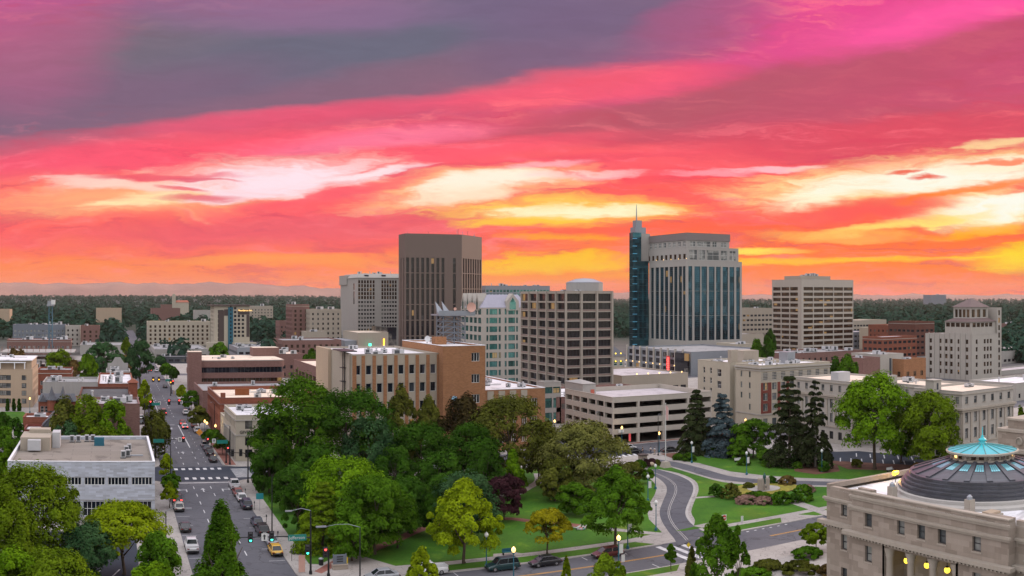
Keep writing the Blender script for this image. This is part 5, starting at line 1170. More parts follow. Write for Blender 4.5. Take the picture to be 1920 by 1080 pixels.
def deco_tower():
    X, Y = XY(1822, 284), 284; x1 = XY(1879, Y); yl = YX(1735, X); wf, wl = x1 - X, yl - Y; zm = ZH(X, Y, 628)
    B = Bld('deco_tower', 'cream art deco tower with stepped shoulders and a pyramid roof at right', 'tower', X, Y); s = (1, 2, 'frame_dark', 'glass_brown', .08); m = 'stone_pale'; dz = 14.5 * 444 / F
    kz = [zm - 4.2 - k * dz for k in range(6) if zm - 4.2 - k * dz > .3]
    lf = [(c - .75, c + .75, z, z + 2.0) for z in kz for c in (wl * .12, wl * .33, wl * .46, wl * .57, wl * .73, wl * .9)]
    fr = [(c - .7, c + .7, z, z + 2.0) for z in kz for c in (wf * .16, wf * .42, wf * .52, wf * .62, wf * .82)]
    B.block(X, x1 - 3.2, Y, yl, 0, zm, m, 'roof_lilac', [q for q in fr if q[1] < wf - 3.6], lf, win=s, par=.3)
    for i in range(9): y = Y + (i + .2) * wl / 9; B.mb('pilaster', m).box(X - .25, X - .003, y - .22, y + .22, 0, zm + .6)
    # right-hand slab and middle shaft
    zs = ZH(x1, Y, 577); B.block(x1 - 3.15, x1, Y + .4, Y + 16, 0, zs, m, 'roof_lilac', [(.8, 2.1, z, z + 2.4) for z in floors(1.2, int(zs / dz) - 0, dz) if z + 3 < zs], win=s, par=.4)
    xa, xb, ya, yb = X + 3.2, x1 - 3.2, Y + 3, Y + 16; z2 = ZH(X, Y, 604); B.block(xa - 1.6, xb, ya - 1.5, yb + 1.5, zm - .2, z2, m, 'roof_lilac', [(.8 + i * 3, 3.2 + i * 3, z2 - 2.4, z2 - .5) for i in range(int((xb - xa) / 3))], [(.6 + i * 3, 3.0 + i * 3, z2 - 2.4, z2 - .5) for i in range(5)], win=(2, 1, 'frame_bronze', 'glass_brown', .1), par=0)
    wall('slate_red', (.16, .115, .11), .8, .2, .3, .1, .1); wx0, wx1, wy0, wy1 = xa + .4, xb - 2.6, ya + .8, yb - 2
    b = MB(); zq = z2 + 1.6; b.frus([(xa - 2.2, ya - 2.1), (xb + .2, ya - 2.1), (xb + .2, yb + 2), (xa - 2.2, yb + 2)], z2 + .01, [(wx0, wy0), (wx1, wy0), (wx1, wy1), (wx0, wy1)], zq); B.part('skirt_roof', b, M('slate_red'))
    z3 = ZH(X, Y + 6, 576); g = (1, 1, 'frame_white', 'glass_brown', .14)
    w, l = wx1 - wx0, wy1 - wy0; B.block(wx0, wx1, wy0, wy1, zq - .6, z3, m, 'roof_lilac', [(w * f + .15, w * (f + .22), zq + .2, z3 - .9) for f in (.06, .36, .68)], [(l * f + .15, l * (f + .2), zq + .2, z3 - .9) for f in (.05, .28, .51, .74)], win=g, par=0)
    b = MB(); b.pyr(wx0 - .7, wx1 + .7, wy0 - .7, wy1 + .7, z3 + .01, ZH(X, Y + 8, 559)); B.part('pyramid_roof', b, M('slate_red')); B.done()
deco_tower()

# ---------------------------------------------------------------- middle distance: (label, left px, right px, distance, top row, depth, wall, roof, style)
WIN = dict(a=(1.2, 1.6, 3.3, 3.4, WD), b=(1.6, 1.9, 3.4, 3.2, (1, 2, 'frame_bronze', 'glass_brown', .08)), c=(2.6, 1.5, 3.6, 3.6, (3, 1, 'frame_dark', 'glass_violet', .1)), g=(2.4, 2.2, 3.2, 3.4, (2, 1, 'frame_teal', 'glass_teal', .1)), w=(1.5, 1.6, 3.0, 3.1, WP))
def mid(name, label, cat, pl, pr, Y, py, dep, mat, roof, win=None, nu=0, trim=None, par=.5, xr=None, done=True, top=None):
    x0, x1 = XY(pl, Y), XY(pr, Y); h = ZH((x0 + x1) / 2, Y, py)
    fr = lf = rg = ()
    if win:
        ww, wh, sx, sz, st = WIN[win]; n = max(1, int((x1 - x0 - 1) / sx)); m = max(1, int((dep - 1) / sx)); zs = floors(1.0, max(1, int((h - 1.2) / sz)), sz)
        fr = grid(x1 - x0, n, ww, zs, wh, .4)
        if x0 > 0: lf = grid(dep, m, ww, zs, wh, .4)
        else: rg = grid(dep, m, ww, zs, wh, .4)
    B = plain_block(name, label, cat, x0, x1, Y, Y + dep, h, mat, roof, win and WIN[win][4], fr, lf, rg, nu=nu, seed=int(pl * 7 + Y), trim=trim, par=par, big=1 + Y / 800)
    B.dims = (x0, x1, Y, Y + dep, h)
    if done: B.done()
    return B
mid('commercial_building', 'mauve brick building with blank front wall left of the street, behind the yellow green tree', 'shop building', 142, 262, 222, 758, 15, 'mauve_brick', 'roof_lilac', None, 4)
B = mid('commercial_building', 'dark grey roofed shop building with a small brick corner tower beside the street', 'shop building', 147, 246, 252, 746, 30, 'dark_brick', 'roof_dark', 'a', 1, done=False); x = 6.9
b = MB(); b.box(4.9, 7.4, 268, 271, 0, ZH(6, 269, 717)); b.pyr(4.6, 7.7, 267.7, 271.3, ZH(6, 269, 717) + .003, ZH(6, 269, 709)); B.part('corner_tower', b, M('red_brick')); B.done()
mid('commercial_building', 'red brick building with arched windows and a patchy white roof across from the banded office', 'shop building', 184, 251, 308, 720, 44, 'red_brick', 'roof_white', 'w', 12, 'stone_pale')
mid('commercial_building', 'long plain grey building with four small windows, left of the patchy white roof', 'shop building', 80, 183.4, 308, 717, 20, 'concrete', 'roof_grey', None, 5)
b_ = None
B = mid('commercial_building', 'grey roofed building with a stepped gable wall behind the patchy white roof', 'shop building', 199, 244, 362, 697, 16, 'concrete', 'roof_grey', None, 4, done=False); x0, x1, y0, y1, h = B.dims; b = MB(); b.prism([(x0 + .5, y1 - .4), (x1 - .5, y1 - .4), (x1 - .5, y1 - .1), (x0 + .5, y1 - .1)], h - .5, h + 2.2); b.frus([(x0 + 2, y1 - .4), (x1 - 2, y1 - .4), (x1 - 2, y1 - .1), (x0 + 2, y1 - .1)], h + 2.2, [((x0 + x1) / 2 - 1, y1 - .4), ((x0 + x1) / 2 + 1, y1 - .4), ((x0 + x1) / 2 + 1, y1 - .1), ((x0 + x1) / 2 - 1, y1 - .1)], h + 4.4); B.part('gable_wall', b, M('concrete')); B.done()
mid('commercial_building', 'small red brick building with white bay windows behind the tan apartments', 'shop building', 70, 134, 375, 694, 16, 'red_brick', 'roof_grey', 'w', 4, 'stone_pale')
# tan apartment block at the left edge
def tan_flats():
    Y = 334; x0, x1 = XY(-60, Y), XY(61, Y); h = ZH(x1, Y, 693); B = Bld('apartment_building', 'tan stucco apartment block of six storeys at the left edge', 'apartments', x0, Y); s = (2, 2, 'frame_dark', 'glass_pale', .08); w = x1 - x0
    cs = [XY(p, Y) - x0 for p in (-50, -40, -28, -16, -5, 1, 8, 16, 45)]; zs = [ZH(x1, Y, p) for p in (713, 728, 742, 757, 769)]
    fr = [(c - .8, c + .8, z, z + 1.7) for c in cs for z in zs if z > .2]
    B.block(x0, x1, Y, Y + 26, 0, h, 'tan_stucco', 'roof_white', fr, (), [(2 + i * 4, 3.4 + i * 4, z, z + 1.7) for i in range(6) for z in zs if z > .2], win=s, par=.2)
    z2 = ZH(x1, Y, 677); B.mb('penthouse', 'tan_stucco').box(x0, x1 - .5, Y + 2.2, Y + 25, h - .15, z2); B.mb('penthouse_roof', 'roof_white').box(x0, x1 - .2, Y + 1.4, Y + 25.4, z2 + .003, z2 + .35); B.mb('canopy', 'white_trim').box(x0, x1 - 2.4, Y + .2, Y + 2.1, h + 2.2, h + 2.45)
    for p in (0, 27, 46, -20): B.mb('column', 'white_trim').box(XY(p, Y) - .15, XY(p, Y) + .15, Y + .25, Y + .55, h + .002, h + 2.19)
    B.units(6, 3, (x0 + 4, x1 - 2, Y + 4, Y + 24, z2 + .35)); B.done()
tan_flats()
# turreted brick house
def turret_house():
    Y = 286; x0, x1 = XY(72, Y), XY(143, Y); h = ZH(x0, Y, 753); B = plain_block('turret_building', 'old brick building with two pointed slate turrets left of the yellow green tree', 'old building', x0, x1, Y, Y + 16, h, 'red_brick', 'roof_lilac', (1, 2, 'frame_white', 'glass_dark', .08), grid(x1 - x0, 8, 1.0, [1, 4.2], 1.8, .5), None, grid(16, 4, 1, [1, 4], 1.8), par=.3)
    b = MB(); b.frus([(x0 - .2, Y - .5), (x1 + .2, Y - .5), (x1 + .2, Y + 2.6), (x0 - .2, Y + 2.6)], h + .13, [(x0 + .6, Y + 2.4), (x1 - .6, Y + 2.4), (x1 - .6, Y + 2.6), (x0 + .6, Y + 2.6)], h + 2.2); B.part('mansard_roof', b, M('slate'))
    for px in (97, 118): x = XY(px, Y - .6); q = MB(); q.lathe([(1.3, h - 2.5), (1.3, h + .6)], (x, Y - .5), 10, 1); q.lathe([(1.75, h + .6), (.9, h + 1.9), (.02, h + 4.6)], (x, Y - .5), 10); B.part('turret', q, [M('slate'), M('red_brick')])
    for px in (81, 131): x = XY(px, Y); q = MB(); q.face([(x - 1.1, Y - .55, h), (x + 1.1, Y - .55, h), (x, Y - .55, h + 2.1)]); q.face([(x - 1.1, Y - .55, h), (x, Y - .55, h + 2.1), (x, Y + 2, h + 2.1), (x - 1.1, Y + 2, h)]); q.face([(x, Y - .55, h + 2.1), (x + 1.1, Y - .55, h), (x + 1.1, Y + 2, h), (x, Y + 2, h + 2.1)]); B.part('dormer', q, M('slate'))
    B.done()
turret_house()
mid('house', 'small red brick house with white roof left of the big yellow green tree', 'house', 43, 104, 236, 783, 8, 'red_brick', 'roof_white', 'w', 1); mid('house', 'low brick outbuilding with white roof behind the tan office roof', 'house', 44, 77, 226, 806, 9.5, 'deep_red_brick', 'roof_white', None, 2)
B = mid('house', 'narrow brick house with a sloping grey roof beside the low outbuilding', 'house', 79, 97, 228, 800, 12, 'orange_brick', 'roof_grey', None, 0, done=False, par=0); x0, x1, y0, y1, h = B.dims; b = MB(); b.face([(x0, y0 - .2, h + .01), (x1, y0 - .2, h + .01), (x1, y0 - .2, h + 2.4)]); b.face([(x0 - .3, y0 - .3, h), (x1 + .1, y0 - .3, h + 2.6), (x1 + .1, y1, h + 2.6), (x0 - .3, y1, h)]); b.face([(x1, y0, h), (x1, y1, h), (x1, y1, h + 2.5), (x1, y0, h + 2.5)]); B.part('sloping_roof', b, M('slate')); B.done()

def residence_tower():
    Y = 690; x0, x1 = XY(402, Y), XY(468, Y); h = ZH(x0, Y, 574); yl = YX(394.5, x0); B = Bld('hotel', 'hotel tower with a teal stripe, dark panels and a thin overhanging roof', 'hotel', x0, Y); w = x1 - x0; s = (1, 1, 'frame_dark', 'glass_violet', .1); X = lambda p: XY(p, Y) - x0
    zs = [ZH(x0, Y, 632) + k * 7.2 * 715 / F for k in range(8)]
    B.block(x0, x1, Y, min(yl, Y + 30), 0, h, 'cream', 'roof_grey', [(X(p) - .9, X(p) + .9, z, z + 1.7) for p in (441, 448, 455.5) for z in zs if not (p > 445 and z > zs[6])] + [(X(p) - 1.0, X(p) + 1.0, z, z + 2.4) for p in (411, 416) for z in floors(3, 9, 3.3)], [(2 + i * 4, 4 + i * 4, z, z + 1.6) for i in range(5) for z in zs], win=s, par=.3)
    pb = lambda a, e, p0, p1, m, d=.12, nm='panel': B.mb(nm, m).box(XY(a, Y), XY(e, Y), Y - d, Y - .01, max(0, ZH(x0, Y, p1)), ZH(x0, Y, p0))
    pb(409, 420, 582, 640, 'dark_brown'); pb(427.5, 437, 576, 658, 'teal_metal', .6, 'teal_stripe'); pb(446, 467.8, 580, 590, 'dark_brown'); pb(462, 467.6, 590.2, 632, 'dark_brown'); pb(420.2, 427.3, 580, 592, 'dark_brown')
    B.mb('overhang_roof', 'dark_brown').box(x0 - 2.4, x1 + .8, Y - 1.6, Y + 30, h + .15, h + .8); B.mb('wing', 'cream').box(XY(437, Y - 6), XY(481, Y - 6), Y - 6, Y - .2, 0, ZH(x0, Y, 642)); B.mb('wing', 'cream').box(XY(388, Y - 8), XY(424, Y - 8), Y - 8, Y - .2, 0, ZH(x0, Y, 641))
    for k in range(12): z = ZH(x0, Y, 655) + k * 7 * .385; q = MB(); q.box(XY(431.4, Y), XY(433.8, Y), Y - .66, Y - .605, z, z + 1.5); B.part('stripe_window', q, M('glass_navy'))
    text_part(B.root, 'Residence Inn', 1.75, (XY(447, Y), Y - .2, ZH(x0, Y, 583.5)), (R(90), 0, 0), 'lit_warm', .03); B.done()
residence_tower()
for a in (
    ('apartment_building', 'long five storey cream apartment block with dark balconies left of the teal striped hotel', 'apartments', 277, 394, 760, 603, 22, 'cream', 'roof_cream', 'b', 4),
    ('shop_building', 'low grey flat roofed block in front of the cream apartments', 'shop building', 290, 390, 600, 655, 60, 'pale_grey', 'roof_grey', 'c', 6),
    ('shop_building', 'dark shopfront building under the low grey block', 'shop building', 301, 352, 555, 669, 14, 'charcoal', 'roof_grey', 'c', 2),
    ('hotel', 'brown brick hotel with cream top floor left of the hotel slab', 'hotel', 548, 580, 690, 571, 26, 'mauve_brick', 'roof_cream', 'b', 2, 'cream'),
    ('hotel', 'wide tan hotel block with brick ribs in front of the pale hotel slab', 'hotel', 581, 640, 676, 580, 26, 'beige', 'roof_cream', 'a', 3, 'cream'),
    ('hotel_annex', 'low tan annex at the foot of the wide tan hotel block', 'annex', 574, 612, 640, 622, 16, 'beige', 'roof_lilac', 'a', 2),
    ('shop_building', 'long brown brick hall with arched openings below the tan hotels', 'shop building', 530, 640, 575, 638, 34, 'mauve_brick', 'roof_grey', 'b', 4),
    ('shop_building', 'small brown shop block with peach roof behind the banded office', 'shop building', 498, 568, 450, 664, 30, 'mauve_brick', 'roof_cream', 'a', 5),
    ('shop_building', 'grey metal roofed market block near the street trees', 'shop building', 445, 520, 560, 652, 40, 'steel_grey', 'roof_grey', 'c', 5),
    ('office_building', 'pink brick tower block left of the brown brick hotel', 'office block', 524, 548, 820, 602, 20, 'mauve_brick', 'roof_lilac', 'a', 1),
    ('office_building', 'low beige hillside offices right of the teal striped hotel', 'office block', 470, 512, 1150, 574, 30, 'beige', 'roof_lilac', 'a', 2),
    ('warehouse', 'beige warehouse box among the far trees at left', 'warehouse', 180, 228, 1100, 578, 30, 'tan_stucco', 'roof_cream', None, 0),
    ('warehouse', 'tan building half hidden by trees at the left edge', 'warehouse', -20, 18, 1100, 580, 30, 'tan_stucco', 'roof_cream', None, 0),
    ('school_building', 'brick school block among the trees below the bell tower', 'school', 284, 338, 1250, 578, 30, 'mauve_brick', 'roof_grey', None, 0),
    ('warehouse', 'grey shed among trees left of the teal striped hotel', 'warehouse', 366, 398, 1150, 582, 30, 'pale_grey', 'roof_cream', None, 0),
    ('apartment_building', 'dark grey apartment block with white windows behind the crane', 'apartments', 24, 122, 760, 609, 22, 'bluegrey', 'roof_lilac', 'w', 8),
    ('apartment_building', 'cream stair block at the right end of the dark grey apartments', 'apartments', 122.5, 150, 752, 611, 18, 'stone_pale', 'roof_lilac', 'a', 1),
    ('apartment_building', 'square red brick block right of the cream stair block', 'apartments', 152, 187, 735, 611, 20, 'mauve_brick', 'roof_cream', 'b', 1),
    ('shop_building', 'low pink brick range with white cornice in front of the dark apartments', 'shop building', 13, 133, 640, 637, 18, 'mauve_brick', 'roof_white', 'w', 6, 'stone_pale'),
    ('warehouse', 'long grey roofed shed left of the far street trees', 'warehouse', 150, 234, 640, 647, 40, 'pale_grey', 'roof_grey', None, 3),
    ('office_tower', 'grey green glass office top behind the gabled office', 'office tower', 910, 1031, 800, 536, 40, 'steel_grey', 'roof_grey', 'g', 12),
    ('office_building', 'beige office with dark window grid between the spire tower and the beige grid tower', 'office block', 1391, 1449, 600, 578, 40, 'beige', 'roof_lilac', 'c', 2),
    ('shop_building', 'small beige cinema block below the beige window grid office', 'shop building', 1391, 1432, 480, 626, 18, 'beige', 'roof_white', None, 1),
    ('shop_building', 'low beige wing behind the cream hotel rooftop', 'shop building', 1384, 1412, 420, 645, 20, 'cream', 'roof_white', 'a', 2),
    ('office_building', 'red brick office with pale framed ribbon windows left of the deco tower', 'office block', 1655, 1719, 380, 631, 16, 'red_brick', 'roof_lilac', 'c', 0, 'stone_pale'),
    ('commercial_building', 'taller old red brick block behind the ribbon window office', 'shop building', 1668, 1722, 450, 609, 20, 'red_brick', 'roof_cream', 'a', 1),
    ('office_building', 'brick and cream office block directly left of the deco tower', 'office block', 1716, 1752, 425, 603, 24, 'dark_brick', 'roof_cream', 'c', 0, 'stone_pale'),
    ('commercial_building', 'pink brick gabled store in front of the ribbon window office', 'shop building', 1618, 1650, 262, 671, 14, 'mauve_brick', 'roof_lilac', None, 1),
    ('commercial_building', 'white stucco store with a raised parapet between two brick stores', 'shop building', 1650.5, 1694, 264, 664, 16, 'stone_pale', 'roof_white', None, 2),
    ('commercial_building', 'ochre brick store with two arched windows beside the deco tower', 'shop building', 1694.5, 1736, 258, 673, 14, 'orange_brick', 'roof_lilac', 'b', 1),
    ('commercial_building', 'long low brown brick range in front of the beige grid tower', 'shop building', 1478, 1617, 345, 660, 26, 'mauve_brick', 'roof_grey', 'a', 14),
    ('shop_building', 'dark flat roofed shop beside the tree clump behind the classical hall', 'shop building', 1556, 1598, 290, 686, 14, 'bluegrey', 'roof_grey', None, 2),
    ('office_building', 'wide pale office range beyond the red brick offices', 'office block', 1600, 1662, 620, 600, 30, 'beige', 'roof_cream', 'c', 3),
    ('office_building', 'slate blue office behind the red brick store roofs', 'office block', 1600, 1645, 520, 622, 24, 'bluegrey', 'roof_lilac', 'c', 3),
    ('commercial_building', 'cream and peach block with a blue panel right of the beige grid tower', 'shop building', 1640, 1668, 500, 615, 16, 'cream', 'roof_cream', None, 1),
    ('parking_garage', 'pale multi deck car park at the right edge beyond the deco tower', 'parking garage', 1880, 1990, 340, 655, 30, 'pale_grey', 'roof_lilac', 'c', 0),
    ('commercial_building', 'small white windowed building at the right edge above the car park', 'shop building', 1884, 1902, 520, 620, 18, 'stone_pale', 'roof_cream', 'a', 1),
    ('commercial_building', 'brown brick building with lit roof at the far right edge', 'shop building', 1903, 1990, 560, 606, 22, 'mauve_brick', 'roof_lilac', 'a', 2),
    ('office_building', 'white stone building with small windows at the right edge above the pavilion', 'office block', 1905, 1990, 215, 714, 22, 'stone_pale', 'roof_white', 'a', 2),
    ('commercial_building', 'blank grey wall building below the right edge car park', 'shop building', 1876, 1990, 292, 690, 14, 'pale_grey', 'roof_lilac', None, 1),
    ('apartment_building', 'lone dark apartment tower on the far right skyline', 'apartments', 1745, 1774, 2600, 553, 40, 'bluegrey', 'roof_grey', None, 2),
    ('shop_building', 'orange lit low hall at the right edge behind the car park', 'shop building', 1880, 1990, 420, 637, 14, 'cream', 'roof_cream', 'a', 2),
): mid(*a)
# bell tower with red roofed hall on the far rise
B = Bld('station_building', 'pale bell tower with a long red roofed hall among the far trees', 'station', XY(326, 1500), 1500); Y = 1500; xa, xb = XY(323, Y), XY(329.5, Y)
b = MB(); b.box(xa, xb, Y, Y + 5, 0, ZH(xa, Y, 553)); b.box(xa + 1, xb - 1, Y + 1, Y + 4, ZH(xa, Y, 553), ZH(xa, Y, 551)); B.part('bell_tower', b, M('cream')); b = MB(); b.box(xb + .1, XY(354, Y), Y + 1, Y + 16, 0, ZH(xa, Y, 567)); B.part('hall', b, M('cream')); wall('roof_tile', (.30, .11, .07), .9, .2); b = MB(); b.pyr(xb - .1, XY(354.5, Y), Y + .4, Y + 17, ZH(xa, Y, 567) + .01, ZH(xa, Y, 563), 0, .85); B.part('roof', b, M('roof_tile')); B.mb('wing', 'mauve_brick').box(XY(302, Y), xa - .1, Y + 2, Y + 14, 0, ZH(xa, Y, 571)); B.done()
# stair pavilion with green lit landings and terrace deck near the podium
B = Bld('stair_pavilion', 'white stair tower with green lit landings and a dark hipped roof', 'pavilion', XY(1160, 372), 372); x0, x1, Y = XY(1148, 372), XY(1171, 372), 372; h = ZH(x0, Y, 668); B.block(x0, x1, Y, Y + 8, 0, h, 'stone_pale', 'roof_grey', grid(x1 - x0, 2, 1.8, floors(1, 4, 3.4), 2.3, .3), grid(8, 2, 2.2, floors(1, 4, 3.4), 2.3, .3), win=(1, 2, 'frame_white', 'glass_teal', .15), par=0); b = MB(); b.pyr(x0 - .6, x1 + .6, Y - .6, Y + 8.6, h + .01, ZH(x0, Y, 650)); B.part('hip_roof', b, M('slate'))
for k in range(4):
    for i in range(2): q = MB(); q.ball((x0 + 1.6 + i * 2.6, Y - .2, 3.0 + k * 3.4), .3, 8); B.part('landing_lamp', q, M('lit_yellow'))
B.done()
B = mid('parking_garage', 'beige terrace deck with a row of small lamps in front of the podium', 'parking deck', 1166, 1290, 330, 702, 40, 'beige', 'roof_lilac', 'c', 0, done=False); x0, x1, y0, y1, h = B.dims
for i in range(5): x = XY(1195 + i * 21, y0); q = MB(); q.ball((x, y0 + .3, h + .5), .28, 8); q.tube([(x, y0 + .3, h), (x, y0 + .3, h + .4)], .06, 5); B.part('deck_lamp', q, M('lit_warm'))
B.done()
# construction frame and crane
B = Bld('construction_frame', 'unfinished concrete deck frame with columns and safety posts left of the street', 'building site', XY(80, 520), 520); Y = 520; xa, xb = XY(0, Y), XY(160, Y)
for z in (4.0, 8.0): B.mb('deck_slab', 'concrete').box(xa, xb - (0 if z < 5 else 6), Y, Y + 30, z, z + .5)
for i in range(14):
    for y in (Y + .6, Y + 12): x = xa + 1 + i * (xb - xa - 2) / 13; B.mb('column', 'concrete').box(x - .35, x + .35, y, y + .7, 0, 3.99); B.mb('post', 'rust').box(x - .1, x + .1, y, y + .2, 8.51, 11.4) if y < Y + 1 and i < 12 else None
B.done()
def crane():
    Y = 560; x = XY(95, Y); t = thing('tower_crane', 'slim blue grey tower crane mast above the building site', 'crane', (x, Y, 0)); zt = ZH(x, Y, 574); b = MB(); r = .95
    for dx in (-r, r):
        for dy in (-r, r): b.tube([(x + dx, Y + dy, 0), (x + dx, Y + dy, zt)], .18, 4)
    k = 0; z = 0
    while z < zt - 2:
        z2 = min(z + 2, zt)
        for s in (-r, r): b.tube([(x - r * (1 if k % 2 else -1), Y + s, z), (x + r * (1 if k % 2 else -1), Y + s, z2)], .1, 4); b.tube([(x + s, Y - r, z), (x + s, Y + r, z2)], .1, 4)
        z = z2; k += 1
    wall('crane_blue', (.045, .13, .19), .5, .1); b.build('mast', M('crane_blue'), t); b = MB(); b.box(x - 2.2, x + 2, Y - 1.5, Y + 1.5, zt, zt + 1.0); b.box(x - .6, x + 1, Y - 9, Y - 1.51, zt + .3, zt + 1.2); b.box(x - 1.8, x + .2, Y - 1.2, Y + 1.2, zt + 1.01, zt + 3.0); b.build('slewing_cab', M('galv'), t); b = MB(); b.box(x + .4, x + 2.6, Y - 1.4, Y + 1.4, zt + 1.02, zt + 3.6); b.build('counterweight', M('frame_white'), t)
crane()
# ---------------------------------------------------------------- trees: trunk, limbs and a crown of thousands of leaf sprays
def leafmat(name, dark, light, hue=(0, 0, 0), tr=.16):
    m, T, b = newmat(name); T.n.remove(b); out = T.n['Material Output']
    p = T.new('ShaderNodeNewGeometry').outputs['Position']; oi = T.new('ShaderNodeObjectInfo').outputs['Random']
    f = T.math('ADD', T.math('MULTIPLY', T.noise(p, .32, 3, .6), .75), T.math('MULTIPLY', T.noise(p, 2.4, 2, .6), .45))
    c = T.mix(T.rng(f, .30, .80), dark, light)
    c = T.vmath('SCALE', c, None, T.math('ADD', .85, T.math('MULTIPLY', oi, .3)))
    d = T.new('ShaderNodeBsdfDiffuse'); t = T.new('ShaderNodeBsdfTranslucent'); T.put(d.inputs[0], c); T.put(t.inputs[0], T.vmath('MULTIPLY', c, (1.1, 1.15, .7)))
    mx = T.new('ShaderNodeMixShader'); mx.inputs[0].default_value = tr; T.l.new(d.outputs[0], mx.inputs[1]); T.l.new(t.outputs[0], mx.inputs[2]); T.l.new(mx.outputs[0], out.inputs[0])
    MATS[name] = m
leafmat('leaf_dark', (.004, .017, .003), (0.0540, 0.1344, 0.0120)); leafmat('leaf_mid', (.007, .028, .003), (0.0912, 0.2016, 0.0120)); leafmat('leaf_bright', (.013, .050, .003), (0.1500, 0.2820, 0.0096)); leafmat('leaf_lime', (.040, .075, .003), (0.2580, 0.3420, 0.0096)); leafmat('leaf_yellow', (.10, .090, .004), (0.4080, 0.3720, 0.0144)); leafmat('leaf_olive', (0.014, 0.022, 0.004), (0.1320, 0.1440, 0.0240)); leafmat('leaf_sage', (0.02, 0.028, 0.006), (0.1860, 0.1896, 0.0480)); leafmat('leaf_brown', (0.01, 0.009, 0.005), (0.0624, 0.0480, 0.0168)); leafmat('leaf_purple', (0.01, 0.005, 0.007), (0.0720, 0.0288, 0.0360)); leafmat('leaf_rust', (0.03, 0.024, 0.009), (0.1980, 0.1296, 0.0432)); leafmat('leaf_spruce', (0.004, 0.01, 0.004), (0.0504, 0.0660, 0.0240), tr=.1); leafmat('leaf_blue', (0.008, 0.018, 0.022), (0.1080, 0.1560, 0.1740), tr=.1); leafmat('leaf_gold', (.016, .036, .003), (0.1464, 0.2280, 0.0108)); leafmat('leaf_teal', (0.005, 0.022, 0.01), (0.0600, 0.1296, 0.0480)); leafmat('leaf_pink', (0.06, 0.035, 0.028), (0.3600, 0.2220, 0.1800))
wall('bark', (.085, .062, .046), .95, .3, 1.5, .2, .2); wall('bark_pale', (.26, .235, .21), .9, .3, 1.5, .2, .2)

def quads(P, N, S, rg, asp=1.0):
    """leaf sprays: one bent pair of faces per point P, facing N, size S"""
    n = len(P); t = rg.normal(size=(n, 3)); t -= N * (t * N).sum(1)[:, None]; t /= np.linalg.norm(t, axis=1)[:, None] + 1e-9; b = np.cross(N, t)
    S = S[:, None]; a = t * S * asp; c = b * S * .62
    V = np.stack([P - a, P - c * .9 + N * S * .22, P + a, P + c * .9 + N * S * .22], 1).reshape(-1, 3); return V
def mesh_np(name, V, mat):
    n = len(V) // 4; me = bpy.data.meshes.new(name); me.vertices.add(len(V)); me.vertices.foreach_set('co', V.astype(np.float32).ravel()); me.loops.add(n * 4); me.loops.foreach_set('vertex_index', np.arange(n * 4, dtype=np.int32)); me.polygons.add(n); me.polygons.foreach_set('loop_start', np.arange(0, n * 4, 4, dtype=np.int32)); me.polygons.foreach_set('loop_total', np.full(n, 4, dtype=np.int32)); me.materials.append(M(mat)); me.update(calc_edges=True); return me
def unit(rg, n):
    v = rg.normal(size=(n, 3)); return v / np.linalg.norm(v, axis=1)[:, None]
def crown_pts(kind, rg, nc, per):
    """clumped crown in a unit cylinder (radius 1, height 1)"""
    P, N = [], []
    for i in range(nc):
        if kind == 'cone':
            z = (int(rg.random() ** 1.3 * 13) + .35 * rg.random()) / 13.3; r = (1 - z) ** .82 * (.25 + .78 * rg.random() ** .55); cr = .07 + .14 * (1 - z) * rg.uniform(.7, 1.2)
        else:
            prof = dict(round=lambda z: np.sqrt(max(1 - (2 * z - .92) ** 2 / 1.18, 0)), oval=lambda z: np.sin(np.pi * min(max(z * .86 + .16, 0), 1)) ** .75 * (1.12 - .35 * z), pyramid=lambda z: (1 - z) ** .72 * (.45 + .55 * min(1, z / .18)), spread=lambda z: np.sqrt(max(1 - (z - .30) ** 2 / .5, 0)), mound=lambda z: np.sqrt(max(1 - z * z, 0)), weep=lambda z: np.sqrt(max(1 - (2 * z - 1.05) ** 2 / 1.2, 0)))[kind]
            z = rg.random() ** (.8 if kind != 'pyramid' else 1.1); r = prof(z) * (.30 + .58 * rg.random() ** .5); cr = rg.uniform(.16, .31) * (.74 if kind in ('oval', 'pyramid') else .62 if kind == 'mound' else 1)
        
            if i % 4 == 3: r = prof(z) * rg.uniform(.78, 1.0); cr = rg.uniform(.07, .13)
        th = rg.random() * 2 * np.pi; c = np.array([r * np.cos(th), r * np.sin(th), z * .9 + .04])
        u = unit(rg, per); u[:, 2] = np.where(u[:, 2] < -.25, -u[:, 2] * .6, u[:, 2]); rad = cr * (.70 + .36 * rg.random(per) ** .6)
        if kind == 'weep': sz = np.array([.8, .8, .75])
        elif kind == 'cone': sz = np.array([1.3, 1.3, .22])
        else: sz = np.array([1, 1, .62])
        p = c + u * rad[:, None] * sz
        if kind == 'cone': p[:, 2] -= .16 * (np.hypot(p[:, 0] - 0, p[:, 1]) ** 2) * (1 - z)
        if kind == 'weep': p[:, 2] -= rg.random(per) ** 2 * .42 * (np.hypot(p[:, 0], p[:, 1]) > .45)
        P.append(p); nn = u * .95 + (c - [0, 0, .4]) * .4 + unit(rg, per) * .50 + np.array([0, 0, .34]); N.append(nn / np.linalg.norm(nn, axis=1)[:, None])
    return np.concatenate(P), np.concatenate(N)
PROTO = {}
